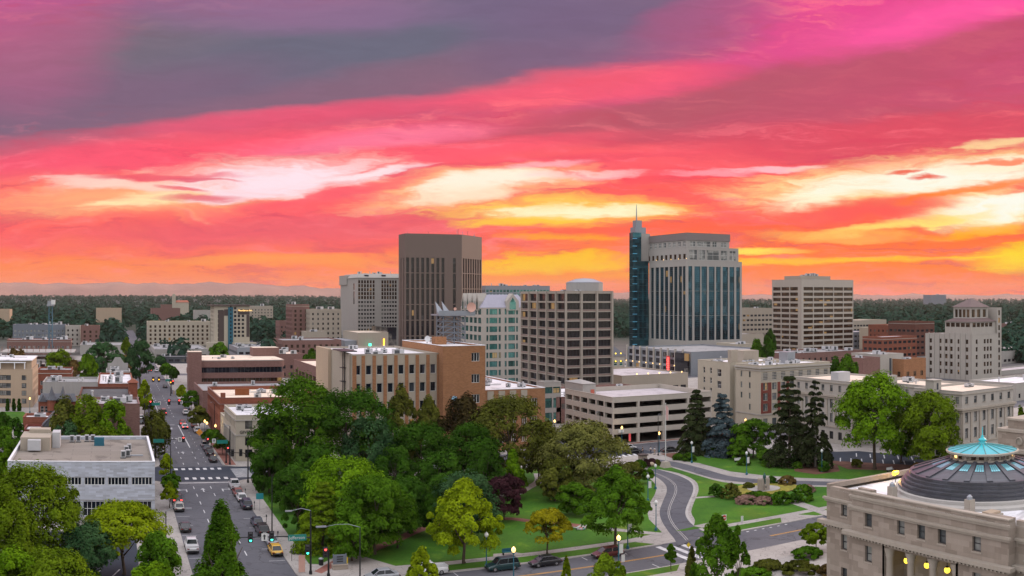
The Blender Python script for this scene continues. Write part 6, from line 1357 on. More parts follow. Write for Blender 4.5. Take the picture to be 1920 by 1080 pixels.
def crown(kind, mat, seed, H, Rr, leaf, nc=60, per=150):
    key = (kind, mat, seed, round(H / Rr, 1), round(leaf / Rr, 3), nc, per)
    if key in PROTO: return PROTO[key]
    rg = np.random.default_rng(seed); P, N = crown_pts(kind, rg, nc, per); P = P * [Rr, Rr, H]; nc_ = 0
    V = quads(P, N, leaf * rg.uniform(.55, 1.25, len(P)), rg, 1.0)
    keep = V.reshape(-1, 4, 3); PROTO[key] = (mesh_np('crown', keep.reshape(-1, 3), mat), H, Rr); return PROTO[key]
TRK = {}
def trunk(seed, pale=False):
    if (seed, pale) in TRK: return TRK[(seed, pale)]
    limbs = 7 if seed < 10 else 0
    r = random.Random(seed); b = MB(); k = lambda s: r.uniform(-s, s)
    b.tube([(0, 0, 0), (k(.02), k(.02), .04), (k(.05), k(.05), .35), (k(.08), k(.08), .62), (k(.1), k(.1), .9)], [.052, .038, .030, .02, .006], 8)
    for i in range(limbs):
        z = r.uniform(.26, .62); a = 2 * math.pi * (i + r.random() * .6) / 7; l = r.uniform(.2, .42)
        b.tube([(0, 0, z), (math.cos(a) * l * .5, math.sin(a) * l * .5, z + l * .42), (math.cos(a) * l, math.sin(a) * l, z + l * .95)], [.019, .012, .004], 5)
    TRK[(seed, pale)] = b.mesh('trunk', [M('bark_pale' if pale else 'bark')], smooth=True); return TRK[(seed, pale)]
TREE_N = [0]
def tree(label, px, base_y, top_y, hw, kind, mat, seed=1, cb=.22, leaf=None, nc=60, per=150, name='tree', group=None, r=None, pale=False, z0=KH):
    """px,base_y: foot; or r: distance when the foot is out of sight. top_y: crown tip row; hw: half width of crown in columns"""
    if r is None: p = G(px, base_y, z0); r = math.hypot(p.x, p.y)
    else: p = Vector((r * math.sin(az(px)), r * math.cos(az(px)), z0))
    H = HC - (top_y - Y0) * r / F - z0; Rr = hw * r / F * (1.1 if kind in ('round', 'oval', 'spread', 'pyramid') and hw > 25 else 1.03)
    cb *= .75 if hw > 30 and cb < .3 else 1
    t = thing(name, label, 'bush' if name in ('bush', 'hedge') else 'tree', (p.x, p.y, z0), 0, group); rr = random.Random(seed * 13 + int(px)); TREE_N[0] += 1
    crH = H * (1 - cb); lf = leaf or min(max(.20, r * .00155), .62)
    me, h0, r0 = crown(kind, mat, seed, crH, Rr, lf, int(nc * 1.25), int(per * 1.3))
    c = put('crown', me, t, (0, 0, H * cb), rr.uniform(0, 6.3), (Rr / r0, Rr / r0, crH / h0))
    if name not in ('bush', 'hedge'): put('trunk', trunk(seed % 4 + (10 if kind == 'cone' else 0), pale), t, (0, 0, 0), rr.uniform(0, 6.3), (min(max(H * .5, Rr), Rr * 1.6),) * 2 + (H * .86,))
    return t
def T_(*a, **k): return tree(*a, **k)
big = dict(nc=80, per=170)
# park, back row along the cross street
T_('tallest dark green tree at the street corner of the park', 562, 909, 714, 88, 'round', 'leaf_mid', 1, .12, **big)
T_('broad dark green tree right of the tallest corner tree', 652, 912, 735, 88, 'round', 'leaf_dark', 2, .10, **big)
T_('dark green drooping tree low on the street corner of the park', 520, 905, 778, 52, 'round', 'leaf_dark', 3, .08, nc=50)
T_('bluish green weeping tree in front of the broad dark tree', 698, 925, 790, 58, 'weep', 'leaf_teal', 4, .06, nc=60)
T_('pale olive tree in front of the brick striped office', 752, 905, 729, 42, 'oval', 'leaf_olive', 5, .2)
T_('upright dark olive tree beside the blank brick end', 803, 900, 748, 40, 'oval', 'leaf_olive', 6, .1)
T_('very dark brown leaved tree below the pale blue globe', 868, 905, 744, 46, 'round', 'leaf_brown', 7, .12)
T_('wide olive tree with sunlit top in front of the low brick wing', 955, 905, 751, 84, 'round', 'leaf_olive', 8, .10, **big)
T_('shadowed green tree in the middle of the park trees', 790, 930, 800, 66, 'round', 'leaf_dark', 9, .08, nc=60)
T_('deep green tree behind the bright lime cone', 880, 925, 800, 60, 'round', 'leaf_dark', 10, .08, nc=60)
T_('rust tinged thin tree left of the great sage tree', 1010, 905, 815, 28, 'oval', 'leaf_rust', 11, .1, nc=40)
T_('great round sage green tree near the garage corner', 1095, 925, 797, 82, 'round', 'leaf_sage', 12, .08, **big)
# park, middle
T_('large bright green tree behind the feathery cedar', 640, 1000, 863, 80, 'round', 'leaf_bright', 13, .14, **big)
T_('dark based green tree right of the feathery cedar', 702, 1040, 893, 66, 'round', 'leaf_mid', 14, .14, **big)
T_('feathery yellow green cedar beside the signal mast', 605, 1030, 888, 58, 'cone', 'leaf_gold', 15, .05, nc=110, per=90)
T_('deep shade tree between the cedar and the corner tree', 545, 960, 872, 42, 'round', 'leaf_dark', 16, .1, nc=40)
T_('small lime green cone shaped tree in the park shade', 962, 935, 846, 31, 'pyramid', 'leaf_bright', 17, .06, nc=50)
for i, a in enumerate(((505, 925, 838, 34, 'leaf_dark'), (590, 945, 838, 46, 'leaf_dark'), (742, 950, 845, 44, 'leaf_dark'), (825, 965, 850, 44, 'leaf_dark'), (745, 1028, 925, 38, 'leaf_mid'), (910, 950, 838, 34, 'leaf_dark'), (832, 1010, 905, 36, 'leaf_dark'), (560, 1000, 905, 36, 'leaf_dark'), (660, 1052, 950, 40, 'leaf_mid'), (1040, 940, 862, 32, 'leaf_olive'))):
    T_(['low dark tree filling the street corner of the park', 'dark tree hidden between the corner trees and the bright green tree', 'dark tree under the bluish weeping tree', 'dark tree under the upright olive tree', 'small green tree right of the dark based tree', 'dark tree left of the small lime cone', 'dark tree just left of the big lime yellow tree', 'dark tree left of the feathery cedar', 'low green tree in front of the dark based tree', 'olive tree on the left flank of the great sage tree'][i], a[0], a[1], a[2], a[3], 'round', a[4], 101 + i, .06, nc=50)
T_('purple leaved tree beside the small lime cone', 945, 975, 893, 42, 'round', 'leaf_purple', 18, .12, nc=50)
T_('dark glossy tree behind the big lime yellow tree', 872, 1010, 890, 62, 'round', 'leaf_teal', 19, .1, nc=60)
T_('black green tree deep in the park between cedar and lime tree', 765, 1000, 900, 48, 'round', 'leaf_dark', 20, .1, nc=50)
T_('big lime yellow oval tree by the front street', 870, 1057, 902, 68, 'oval', 'leaf_lime', 21, .16, **big)
T_('small golden yellow tree on the park lawn', 1026, 1038, 957, 42, 'spread', 'leaf_yellow', 22, .34, nc=46, per=120)
T_('dark green maple with a bare trunk by the driveway', 1154, 1030, 876, 66, 'oval', 'leaf_mid', 23, .2, **big)
T_('low green understorey tree below the sage tree', 1080, 965, 908, 36, 'round', 'leaf_mid', 24, .1, nc=40)
T_('small shrubby olive tree at the driveway bend', 1186, 905, 868, 24, 'round', 'leaf_olive', 25, .1, nc=30)
T_('tiny round street tree at the top of the driveway', 1215, 907, 880, 11, 'round', 'leaf_mid', 26, .3, nc=24, per=90)
# conifers and trees by the classical hall
sp = dict(nc=170, per=70)
T_('tall dark spruce at the garage end of the row', 1306, 850, 717, 34, 'cone', 'leaf_spruce', 27, .03, name='spruce_tree', **sp)
T_('silvery blue spruce beside the dark spruce', 1354, 853, 726, 40, 'cone', 'leaf_blue', 28, .03, name='spruce_tree', **sp)
T_('broad dark spruce in front of the brick hotel', 1480, 872, 686, 50, 'cone', 'leaf_spruce', 29, .03, name='spruce_tree', **sp)
T_('thin ragged spruce with a pale bare trunk', 1529, 876, 696, 30, 'cone', 'leaf_spruce', 30, .14, nc=90, per=60, name='spruce_tree', pale=True)
T_('rounded green tree between the blue and broad spruces', 1412, 858, 788, 38, 'round', 'leaf_mid', 31, .1, nc=50)
T_('big round maple in front of the classical hall', 1640, 880, 706, 68, 'round', 'leaf_bright', 32, .22, **big)
T_('spreading maple right of the big round maple', 1742, 884, 738, 58, 'round', 'leaf_gold', 33, .24, **big)
T_('dark green infill tree between the two maples', 1690, 868, 775, 36, 'round', 'leaf_mid', 34, .15, nc=50)
for i, (px, by, ty, hw, m) in enumerate(((1385, 862, 832, 22, 'leaf_mid'), (1440, 868, 845, 20, 'leaf_mid'), (1330, 852, 826, 20, 'leaf_dark'), (1490, 872, 852, 18, 'leaf_dark'), (1606, 876, 862, 10, 'leaf_olive'), (1545, 884, 866, 11, 'leaf_dark'), (1760, 884, 858, 20, 'leaf_olive'))):
    T_(['low leafy shrub tree under the blue spruce', 'low leafy shrub tree under the broad spruce', 'dark low shrub tree under the garage end spruce', 'dark small shrub tree right of the broad spruce', 'thin sapling beside the car park', 'small dark tree on the red mulch bed', 'olive shrub tree below the spreading maple'][i], px, by, ty, hw, 'round', m, 35 + i, .08, nc=26, per=90)
# near foreground
T_('dark pyramidal tree rising in front of the main street', 415, 0, 950, 68, 'pyramid', 'leaf_mid', 43, .05, r=106, nc=120, per=170)
T_('big olive tree in front of the white office at left', 62, 0, 874, 88, 'round', 'leaf_gold', 44, .08, r=132, nc=110, per=190)
T_('olive green tree at the far left bottom', 8, 0, 925, 60, 'round', 'leaf_gold', 45, .08, r=126, **big)
T_('lime yellow tree in front of the white office ground floor', 232, 1078, 944, 78, 'spread', 'leaf_lime', 46, .34, nc=90, per=170)
T_('shaded green tree left of the lime yellow tree', 160, 0, 985, 52, 'round', 'leaf_teal', 47, .1, r=128, nc=60)
T_('dark green tree on the footway right of the lime yellow tree', 296, 0, 1003, 40, 'round', 'leaf_mid', 48, .1, r=124, nc=60)
T_('bright green tree low in the bottom left corner', 95, 0, 1034, 90, 'spread', 'leaf_gold', 49, .2, r=112, **big)
T_('rounded green tree at the bottom left edge', 20, 0, 1038, 62, 'spread', 'leaf_bright', 50, .2, r=110, nc=60)
T_('small green tree below the dark footway tree', 285, 0, 1058, 48, 'spread', 'leaf_bright', 51, .2, r=108, nc=50)
T_('lime green sapling over the pale pickup', 790, 0, 1028, 36, 'oval', 'leaf_lime', 52, .1, r=118, nc=50, per=130)
T_('slim bright sapling at the bottom edge beside the front street', 1062, 0, 1047, 13, 'oval', 'leaf_lime', 53, .1, r=116, nc=26, per=90)
T_('rounded olive shrub tree at the bottom edge by the lit globe lamp', 1140, 0, 1046, 36, 'round', 'leaf_gold', 54, .1, r=115, nc=50)
T_('small dark tree on the south verge of the front street', 1258, 1068, 1021, 15, 'pyramid', 'leaf_mid', 55, .28, nc=26, per=90)
T_('narrow conical tree beside the yellow crossing sign', 1297, 0, 1028, 17, 'pyramid', 'leaf_olive', 56, .1, r=122, nc=40)
T_('large dark leafy tree in front of the crossing', 1345, 0, 970, 52, 'oval', 'leaf_mid', 57, .16, r=119, nc=56, per=170)
T_('low side branch tree right of the large dark leafy tree', 1384, 0, 988, 22, 'oval', 'leaf_mid', 58, .3, r=120, nc=26, per=120)
T_('small round plaza tree beside the capitol wing', 1530, 1034, 983, 27, 'round', 'leaf_gold', 59, .3, nc=40, per=110)
# street trees, left footway then right footway
for i, (px, by, ty, hw, k, m) in enumerate(((312, 905, 852, 17, 'oval', 'leaf_lime'), (321, 925, 890, 18, 'round', 'leaf_mid'), (318, 952, 905, 17, 'oval', 'leaf_lime'), (292, 858, 775, 27, 'weep', 'leaf_olive'), (271, 782, 712, 14, 'oval', 'leaf_lime'), (263, 735, 640, 26, 'round', 'leaf_teal'), (278, 778, 742, 12, 'oval', 'leaf_gold'), (237, 690, 634, 12, 'oval', 'leaf_gold'), (301, 690, 668, 10, 'round', 'leaf_teal'), (313, 712, 682, 13, 'round', 'leaf_mid'), (326, 716, 690, 9, 'round', 'leaf_dark'), (341, 752, 722, 10, 'oval', 'leaf_lime'), (358, 774, 735, 18, 'round', 'leaf_mid'), (374, 806, 764, 21, 'round', 'leaf_olive'), (396, 838, 806, 18, 'round', 'leaf_mid'), (417, 852, 819, 15, 'oval', 'leaf_gold'))):
    T_(['yellow green street tree at the junction by the white office', 'dark green street tree just before the junction by the white office', 'lime street tree with a tree grate beside the white office', 'weeping willow like street tree beyond the white office', 'yellow street tree beside the small corner tower', 'large dark street tree far up the left footway', 'small yellow street tree before the middle junction', 'pale narrow poplar far up the left footway', 'round dark street tree far up on the right', 'green street tree by the blue shopfront', 'dark thin street tree beside the distant green sign', 'yellow street tree below the banded office stair tower', 'round green street tree at the long brick block', 'olive street tree in front of the red brick store', 'green street tree beside the bus shelter', 'yellow green street tree at the law office corner'][i], px, by, ty, hw, k, m, 60 + i, .26, nc=36, per=100, group='street trees')
# trees behind the white office and mid-town clumps
for i, (px, r, ty, hw, k, m) in enumerate(((120, 218, 752, 30, 'round', 'leaf_olive'), (165, 216, 746, 34, 'round', 'leaf_gold'), (212, 215, 756, 36, 'round', 'leaf_bright'), (122, 213, 790, 30, 'round', 'leaf_teal'), (186, 212, 796, 34, 'round', 'leaf_gold'), (26, 214, 788, 22, 'round', 'leaf_dark'), (8, 205, 806, 26, 'round', 'leaf_mid'), (12, 190, 845, 24, 'round', 'leaf_bright'), (6, 262, 776, 16, 'round', 'leaf_dark'), (111, 430, 659, 27, 'round', 'leaf_gold'), (165, 420, 667, 18, 'round', 'leaf_bright'), (196, 450, 645, 38, 'round', 'leaf_teal'), (30, 440, 654, 22, 'round', 'leaf_rust'), (138, 428, 676, 14, 'round', 'leaf_rust'), (232, 455, 668, 16, 'round', 'leaf_rust'), (411, 560, 644, 17, 'round', 'leaf_mid'), (360, 600, 676, 10, 'round', 'leaf_mid'), (1590, 318, 671, 24, 'round', 'leaf_mid'), (1566, 320, 676, 16, 'round', 'leaf_dark'), (1438, 430, 632, 14, 'round', 'leaf_dark'), (1418, 430, 640, 14, 'round', 'leaf_mid'), (548, 590, 662, 12, 'round', 'leaf_dark'), (528, 600, 655, 10, 'round', 'leaf_purple'), (575, 420, 668, 10, 'round', 'leaf_mid'), (1915, 190, 772, 12, 'round', 'leaf_gold'), (585, 440, 656, 9, 'round', 'leaf_mid'), (1445, 520, 622, 10, 'round', 'leaf_dark'))):
    T_(['tall olive tree in the clump behind the tan office roof', 'sunlit yellow green tree in the clump behind the tan office roof', 'bright green tree beside the mauve brick wall', 'bluish tree low in the clump behind the tan office roof', 'low yellow tree in front of the clump behind the tan office roof', 'round dark tree left of the tan office roof', 'green tree at the left edge beside the tan office roof', 'bright green tree at the left edge below the round dark tree', 'dark hedge like tree at the left edge below the tan apartments', 'round yellow green tree behind the small bay windowed building', 'bright lime tree right of the round yellow green tree', 'wide dark tree left of the far street', 'rust coloured tree behind the tan apartments', 'small rust tree between the two bright midtown trees', 'rust tree beside the stepped gable wall', 'green tree beside the teal striped hotel', 'small tree by the dark shopfront', 'green clump tree left of the ribbon window office', 'dark tree in the clump behind the classical hall roof', 'dark tree below the beige grid tower', 'green tree beside the small cinema block', 'dark tree by the brown brick hall', 'dark purple tree by the brown brick hall', 'small tree behind the deep columned office', 'olive tree at the right edge above the pavilion', 'small tree beyond the peach roofed shop', 'slim dark tree left of the beige grid tower'][i], px, 0, ty, hw, k, m, 80 + i % 9, .1, r=r, nc=44, per=110)
for i, px in enumerate((14, 26, 36)): T_(['left', 'middle', 'right'][i] + ' one of three clipped cypresses at the tan apartments', px, 771, 748, 3, 'pyramid', 'leaf_dark', 90, .02, nc=20, per=60, group='clipped cypresses', name='cypress_tree')
# bushes round the statue and beds
for i, (px, by, ty, hw, m) in enumerate(((1343, 931, 907, 16, 'leaf_dark'), (1370, 934, 906, 20, 'leaf_olive'), (1400, 942, 929, 26, 'leaf_pink'), (1432, 944, 931, 22, 'leaf_pink'), (1465, 944, 921, 22, 'leaf_mid'), (1488, 942, 926, 16, 'leaf_dark'), (1506, 938, 908, 22, 'leaf_mid'), (1476, 908, 892, 19, 'leaf_rust'), (1446, 906, 893, 12, 'leaf_dark'), (1403, 915, 905, 12, 'leaf_olive'), (1420, 931, 923, 28, 'leaf_mid'), (1515, 922, 909, 14, 'leaf_pink'))):
    T_(['dark round bush at the left end of the statue garden', 'olive bush beside the dark bush in the statue garden', 'pink flowering bush at the front left of the statue garden', 'pink flowering bush at the front middle of the statue garden', 'green bush right of the pink flowering bushes', 'low dark bush at the front right of the statue garden', 'large green bush at the right end of the statue garden', 'rust topped round bush behind the statue', 'dark small bush close behind the statue', 'low olive bush left of the statue', 'low green hedge in front of the statue', 'pink tipped bush at the right rear of the statue garden'][i], px, by, ty, hw, 'mound', m, 95 + i % 5, .0, nc=60, per=70, name='bush', group='statue garden bushes', z0=GZ, leaf=.2)
for i, (px, by, ty, hw, m) in enumerate(((1212, 876, 861, 8, 'leaf_purple'), (1222, 872, 860, 12, 'leaf_purple'), (1232, 872, 862, 8, 'leaf_olive'), (1272, 862, 851, 12, 'leaf_mid'), (1292, 864, 849, 14, 'leaf_mid'), (1200, 880, 862, 14, 'leaf_mid'), (1180, 884, 868, 14, 'leaf_dark'), (1515, 1044, 1026, 32, 'leaf_mid'), (1440, 1066, 1050, 30, 'leaf_olive'), (1500, 1072, 1054, 40, 'leaf_olive'), (1560, 1078, 1058, 30, 'leaf_rust'), (1410, 1084, 1066, 40, 'leaf_mid'), (1720, 885, 868, 16, 'leaf_rust'), (1495, 878, 866, 12, 'leaf_mid'), (1440, 874, 862, 14, 'leaf_mid'), (1395, 872, 860, 14, 'leaf_mid'))):
    T_(['dark purple bush beside the stone gatepost', 'wide purple bush by the boulder', 'olive bush between the purple bushes', 'green clipped bush at the upper drive', 'round green bush beside the clipped bush', 'leafy bush left of the stone gatepost', 'dark bush under the sage tree edge', 'low hedge on the plaza bed by the wing', 'olive hedge along the lower plaza bed', 'long olive hedge in the lower plaza bed', 'rust tinted hedge against the capitol wing', 'green hedge at the bottom edge of the plaza', 'rust bush under the spreading maple', 'green bush beside the red mulch bed', 'leafy bush below the broad spruce', 'leafy bush below the rounded green tree'][i], px, by, ty, hw, 'mound', m, 95 + i % 5, .0, nc=60, per=70, name='bush', z0=KH, leaf=.22)

# the far wood that runs to the horizon: reads as one mass
def rise(x, y):                                     # low bench that lifts the left of the plain
    r = np.hypot(x, y); a = np.arctan2(x, y); t = np.clip((r - 1500) / 3500, 0, 1); w = np.clip((.46 - a) / .34, 0, 1)
    return 24 * t * t * (3 - 2 * t) * w * w * (3 - 2 * w)
def bench():
    b = MB(); na, nr = 60, 18
    for j in range(nr):
        r = 1450 * (9000 / 1450) ** (j / (nr - 1))
        for i in range(na): a = -.3 + .85 * i / (na - 1); x, y = r * math.sin(a), r * math.cos(a); b.v.append((x, y, float(rise(x, y)) + .02 - (.5 if j == 0 or i == na - 1 else 0)))
    for j in range(nr - 1):
        for i in range(na - 1): k = j * na + i; b.f.append((k, k + 1, k + na + 1, k + na)); b.m.append(0)
    struct(b.build('terrain', M('wood_floor'), smooth=True))
def far_wood():
    groundmat('wood_floor', (.010, .022, .018), (.024, .040, .030), .01, .3); bench()
    rg = np.random.default_rng(77); V = []
    def add(n, r0, r1, a0, a1, s0, s1, q, seedcol=None):
        u = rg.random(n); r = r0 * (r1 / r0) ** u; a = a0 + (a1 - a0) * rg.random(n); s = rg.uniform(s0, s1, n)
        x, y = r * np.sin(a), r * np.cos(a)
        ok = np.ones(n, bool)
        ok &= ~((np.abs(x - 18) < 11) & (r < 1200))
        ok &= ~((a > .32) & (a < .85) & (r < 900)); ok &= ~((x > 95) & (x < 420) & (r < 760))
        for X, Yv, w, d in ((2, 560, 160, 90), (-70, 560, 60, 260), (60, 690, 80, 160), (-40, 690, 100, 170)): ok &= ~((np.abs(x - X) < w / 2 + 6) & (np.abs(y - Yv) < d / 2 + 6) & (rg.random(n) < .93))
        x, y, s, r = x[ok], y[ok], s[ok], r[ok]
        for i in range(len(x)):
            u = unit(rg, q); u[:, 2] = np.abs(u[:, 2]); rad = s[i] * (.75 + .4 * rg.random(q)); p = np.stack([x[i] + u[:, 0] * rad * .62, y[i] + u[:, 1] * rad * .62, u[:, 2] * rad * .95 + s[i] * .12 + float(rise(x[i], y[i]))], 1)
            N = u + unit(rg, q) * .5; N /= np.linalg.norm(N, axis=1)[:, None]; V.append(quads(p, N, np.full(q, s[i] * .24 * (1 if q > 40 else 1.5)), rg))
    add(420, 560, 1100, -.14, .32, 7, 13, 60); add(1500, 900, 2200, -.16, 1.0, 9, 15, 30); add(3000, 1700, 5200, -.16, 1.0, 10, 17, 16); add(360, 560, 1300, .80, 1.0, 7, 12, 40); add(120, 900, 1500, .28, .80, 8, 12, 40)
    add(1600, 5000, 8600, -.16, 1.0, 15, 22, 10)
    m = leafmat('hazy_leaf_far', (.008, .030, .026), (.040, .078, .050)); o = bpy.data.objects.new('far_woodland', mesh_np('far_woodland', np.concatenate(V), 'hazy_leaf_far')); COL.objects.link(o); o['kind'] = 'stuff'; o['label'] = 'dense green tree canopy stretching from downtown to the horizon'; o['category'] = 'woodland'  # bluish leaf tone puts distance haze into the far canopy's colour
far_wood()
# ---------------------------------------------------------------- vehicles
def carpaint(n, c):
    if n not in MATS:
        m, T, b = newmat(n); b.inputs['Base Color'].default_value = (*c, 1); b.inputs['Roughness'].default_value = .32; b.inputs['Coat Weight'].default_value = .6; b.inputs['Coat Roughness'].default_value = .08; b.inputs['Metallic'].default_value = .15
        p = T.new('ShaderNodeTexCoord').outputs['Object']; T.put(b.inputs['Base Color'], T.vmath('SCALE', c, None, T.math('ADD', .86, T.math('MULTIPLY', T.noise(p, 1.4, 3), .22)))); MATS[n] = m
    return n
for n, c in (('p_white', (.66, .66, .66)), ('p_silver', (.33, .34, .36)), ('p_black', (.014, .015, .018)), ('p_navy', (.018, .030, .06)), ('p_red', (.24, .035, .02)), ('p_maroon', (.10, .018, .015)), ('p_yellow', (.68, .40, .035)), ('p_green', (.012, .045, .05)), ('p_cream', (.52, .50, .44))): carpaint(n, c)
plain('tyre', (.018, .018, .018), .8); plain('rim', (.36, .36, .38), .35, .7); plain('car_glass', (.012, .016, .02), .06, 0, .6); plain('tail_red', (.30, .012, .01), .3); plain('head_clear', (.55, .56, .58), .2); plain('plastic_dark', (.022, .022, .024), .7)
CARM = {}
def carmeshes(kind):
    if kind in CARM: return CARM[kind]
    L, W, Hb, Hr, cab = dict(sedan=(4.6, .90, .86, 1.42, (-1.75, -1.05, .55, 1.35)), suv=(4.7, .94, 1.02, 1.72, (-2.22, -1.95, .65, 1.25)), pickup=(5.5, .98, 1.06, 1.80, (-.75, -.62, .95, 1.55)), wagon=(4.7, .90, .88, 1.44, (-2.15, -1.7, .6, 1.4)), van=(4.9, .96, 1.05, 1.95, (-2.35, -2.2, 1.3, 1.8)), coupe=(4.4, .91, .84, 1.33, (-1.85, -.75, .3, 1.2)))[kind]
    h = L / 2; b = MB(); st = []
    rear = Hb if kind != 'sedan' else Hb * .98
    for y, zb, zt, w in ((-h, .42, Hb * .80, .80), (-h + .10, .32, rear, .93), (-h + .6, .26, rear, 1.0), (-.2, .24, Hb, 1.0), (cab[3], .25, Hb * .98, .99), (h - .55, .28, Hb * .86, .95), (h - .12, .33, Hb * .74, .86), (h, .42, Hb * .62, .74)):
        x = W * w; zm = (zb + zt) * .55; st.append([(-x * .93, y, zb), (-x, y, zm), (-x * .94, y, zt - .06), (-x * .86, y, zt), (x * .86, y, zt), (x * .94, y, zt - .06), (x, y, zm), (x * .93, y, zb)])
    for s in st: b.v += s
    n = 8
    for k in range(len(st) - 1):
        for j in range(n): b.f.append((k * n + j, k * n + (j + 1) % n, (k + 1) * n + (j + 1) % n, (k + 1) * n + j)[::-1]); b.m.append(0)
    b.f.append(tuple(range(n))); b.m.append(0); b.f.append(tuple(range((len(st) - 1) * n, len(st) * n))[::-1]); b.m.append(0)
    a0, a1, a2, a3 = cab; wt = W * .70; wb = W * .87; zr = Hr - .07
    # roof and pillars belong to the body
    b.frus([(-wt, a1), (wt, a1), (wt, a2), (-wt, a2)], zr, [(-wt * .9, a1 + .12), (wt * .9, a1 + .12), (wt * .9, a2 - .15), (-wt * .9, a2 - .15)], Hr)
    for sx in (-1, 1):
        for (ya, yb_) in ((a0, a1), (a3, a2), ((a0 + a3) / 2, (a1 + a2) / 2)): b.tube([(sx * (wb - .01), ya, Hb - .03), (sx * (wt - .01), yb_, zr + .01)], .055, 5)
        b.box(sx * W * 1.0 - .09, sx * W * 1.0 + .09, a3 - .45, a3 - .3, Hb, Hb + .14)
    if kind == 'pickup':                            # open bed
        b.box(-W * .84, W * .84, -h + .15, a0 - .1, Hb + .002, Hb + .06); b.box(-W * .88, -W * .80, -h + .05, a0, Hb, Hb + .16); b.box(W * .80, W * .88, -h + .05, a0, Hb, Hb + .16); b.box(-W * .80 + .003, W * .80 - .003, -h + .05, -h + .13, Hb, Hb + .16)
    body = b.mesh('body', [M('p_white')]); body.polygons.foreach_set('use_smooth', [False] * len(body.polygons))
    g = MB(); k = .985
    P0 = [(-wb * k, a0 + .02), (wb * k, a0 + .02), (wb * k, a3 - .02), (-wb * k, a3 - .02)]; P1 = [(-wt * k, a1 + .02), (wt * k, a1 + .02), (wt * k, a2 - .02), (-wt * k, a2 - .02)]; g.frus(P0, Hb - .02, P1, zr, 0, False)
    gl = g.mesh('window', [M('car_glass')])
    w = MB(); pr = [(.20, -.1), (.335, -.1), (.34, .1), (.20, .1)]; w.lathe([(r, z) for r, z in pr], (0, 0), 16, 0); w.v = [(v[2], v[0], v[1]) for v in w.v]; wl = w.mesh('tyre', [M('tyre')]); w = MB(); w.lathe([(.001, .07), (.12, .085), (.205, .06)], (0, 0), 12); w.lathe([(.001, -.07), (.12, -.085), (.205, -.06)], (0, 0), 12); w.v = [(v[2], v[0], v[1]) for v in w.v]; rm = w.mesh('rim', [M('rim')])
    tl = MB().box(-.17, .17, -.03, .03, -.09, .09).mesh('tail_light', [M('tail_red')]); tb = MB().box(-.17, .17, -.03, .03, -.09, .09).mesh('tail_light', [M('lit_red')]); hl = MB().box(-.2, .2, -.05, .05, -.07, .07).mesh('headlight', [M('head_clear')])
    bp = MB().box(-W * .88, W * .88, -.09, .09, -.11, .11).mesh('bumper', [M('plastic_dark')]); pl = MB().box(-.26, .26, -.015, .015, -.07, .07).mesh('number_plate', [M('frame_white')])
    CARM[kind] = (body, gl, wl, rm, tl, tb, hl, bp, pl, L, W, Hb); return CARM[kind]
def car(label, kind, paint, px, py, rz=0, lit=False, z=.03, group=None, cat=None, mid_=False):
    body, gl, wl, rm, tl, tb, hl, bp, pl, L, W, Hb = carmeshes(kind); p = G(px, py, z)
    if not mid_: p = p + Vector((-math.sin(R(rz)), math.cos(R(rz)), 0)) * (L / 2 if abs(rz) < 45 else 0)
    t = thing('parked_car' if group == 'parked cars' else ('pickup_truck' if kind == 'pickup' else 'car'), label, cat or dict(pickup='pickup', van='van').get(kind, 'car'), (p.x, p.y, z), R(rz), group)
    o = put('body', body, t); o.material_slots[0].link = 'OBJECT'; o.material_slots[0].material = M(paint); put('window', gl, t)
    for sx in (-1, 1):
        for sy in (-1, 1): w = put('wheel', wl, t, (sx * (W - .11), sy * L * .305, .34)); q = bpy.data.objects.new('rim', rm); COL.objects.link(q); q.parent = w
        put('tail_light', tb if lit else tl, t, (sx * W * .68, -L / 2 + .03, Hb * .76)); put('headlight', hl, t, (sx * W * .60, L / 2 - .10, Hb * .62))
    put('bumper', bp, t, (0, -L / 2 - .02, .47)); put('bumper', bp, t, (0, L / 2 - .03, .44), 0, (.84, 1, 1)); put('number_plate', pl, t, (0, -L / 2 - .005, Hb * .66)); return t
pk = dict(group='parked cars')
for a in (('white pickup truck parked first below the junction on the right kerb', 'pickup', 'p_white', 443, 920), ('red saloon parked right behind the white pickup truck', 'sedan', 'p_red', 449, 933), ('white saloon parked behind the red saloon', 'sedan', 'p_white', 456, 943), ('dark blue sport utility car with silver bumper parked behind the white saloon', 'suv', 'p_navy', 465, 957), ('dark navy saloon parked midway on the right kerb', 'sedan', 'p_navy', 486, 991), ('black sport utility car parked behind the dark navy saloon', 'suv', 'p_black', 496, 1007), ('silver saloon parked just ahead of the yellow taxi', 'sedan', 'p_silver', 513, 1026), ('yellow taxi parked nearest the camera on the right kerb', 'sedan', 'p_yellow', 521, 1045), ('cream white saloon parked on the left kerb behind the braking car', 'sedan', 'p_cream', 337, 961), ('black coupe parked alone on the left kerb', 'coupe', 'p_black', 349, 1000), ('white pickup truck half hidden by the dark pyramidal tree', 'pickup', 'p_white', 362, 1040), ('black car parked closest to the law office corner', 'sedan', 'p_black', 401, 868), ('black car parked second from the law office corner', 'suv', 'p_black', 394.5, 856), ('dark navy car parked third from the law office corner', 'sedan', 'p_navy', 389.5, 848), ('silver car parked fourth from the law office corner', 'sedan', 'p_silver', 385, 840), ('white car parked beside the diamond work sign', 'suv', 'p_white', 371, 813), ('red car parked ahead of the car by the diamond work sign', 'sedan', 'p_red', 365.5, 803), ('white sport utility car parked by the middle junction', 'suv', 'p_white', 349, 779), ('dark car parked ahead of the white one at the middle junction', 'sedan', 'p_navy', 352, 770), ('white car parked beyond the junction on the left kerb', 'sedan', 'p_white', 303, 852), ('dark car parked by the distant crossing on the right', 'sedan', 'p_black', 310, 728)): car(*a, **pk)
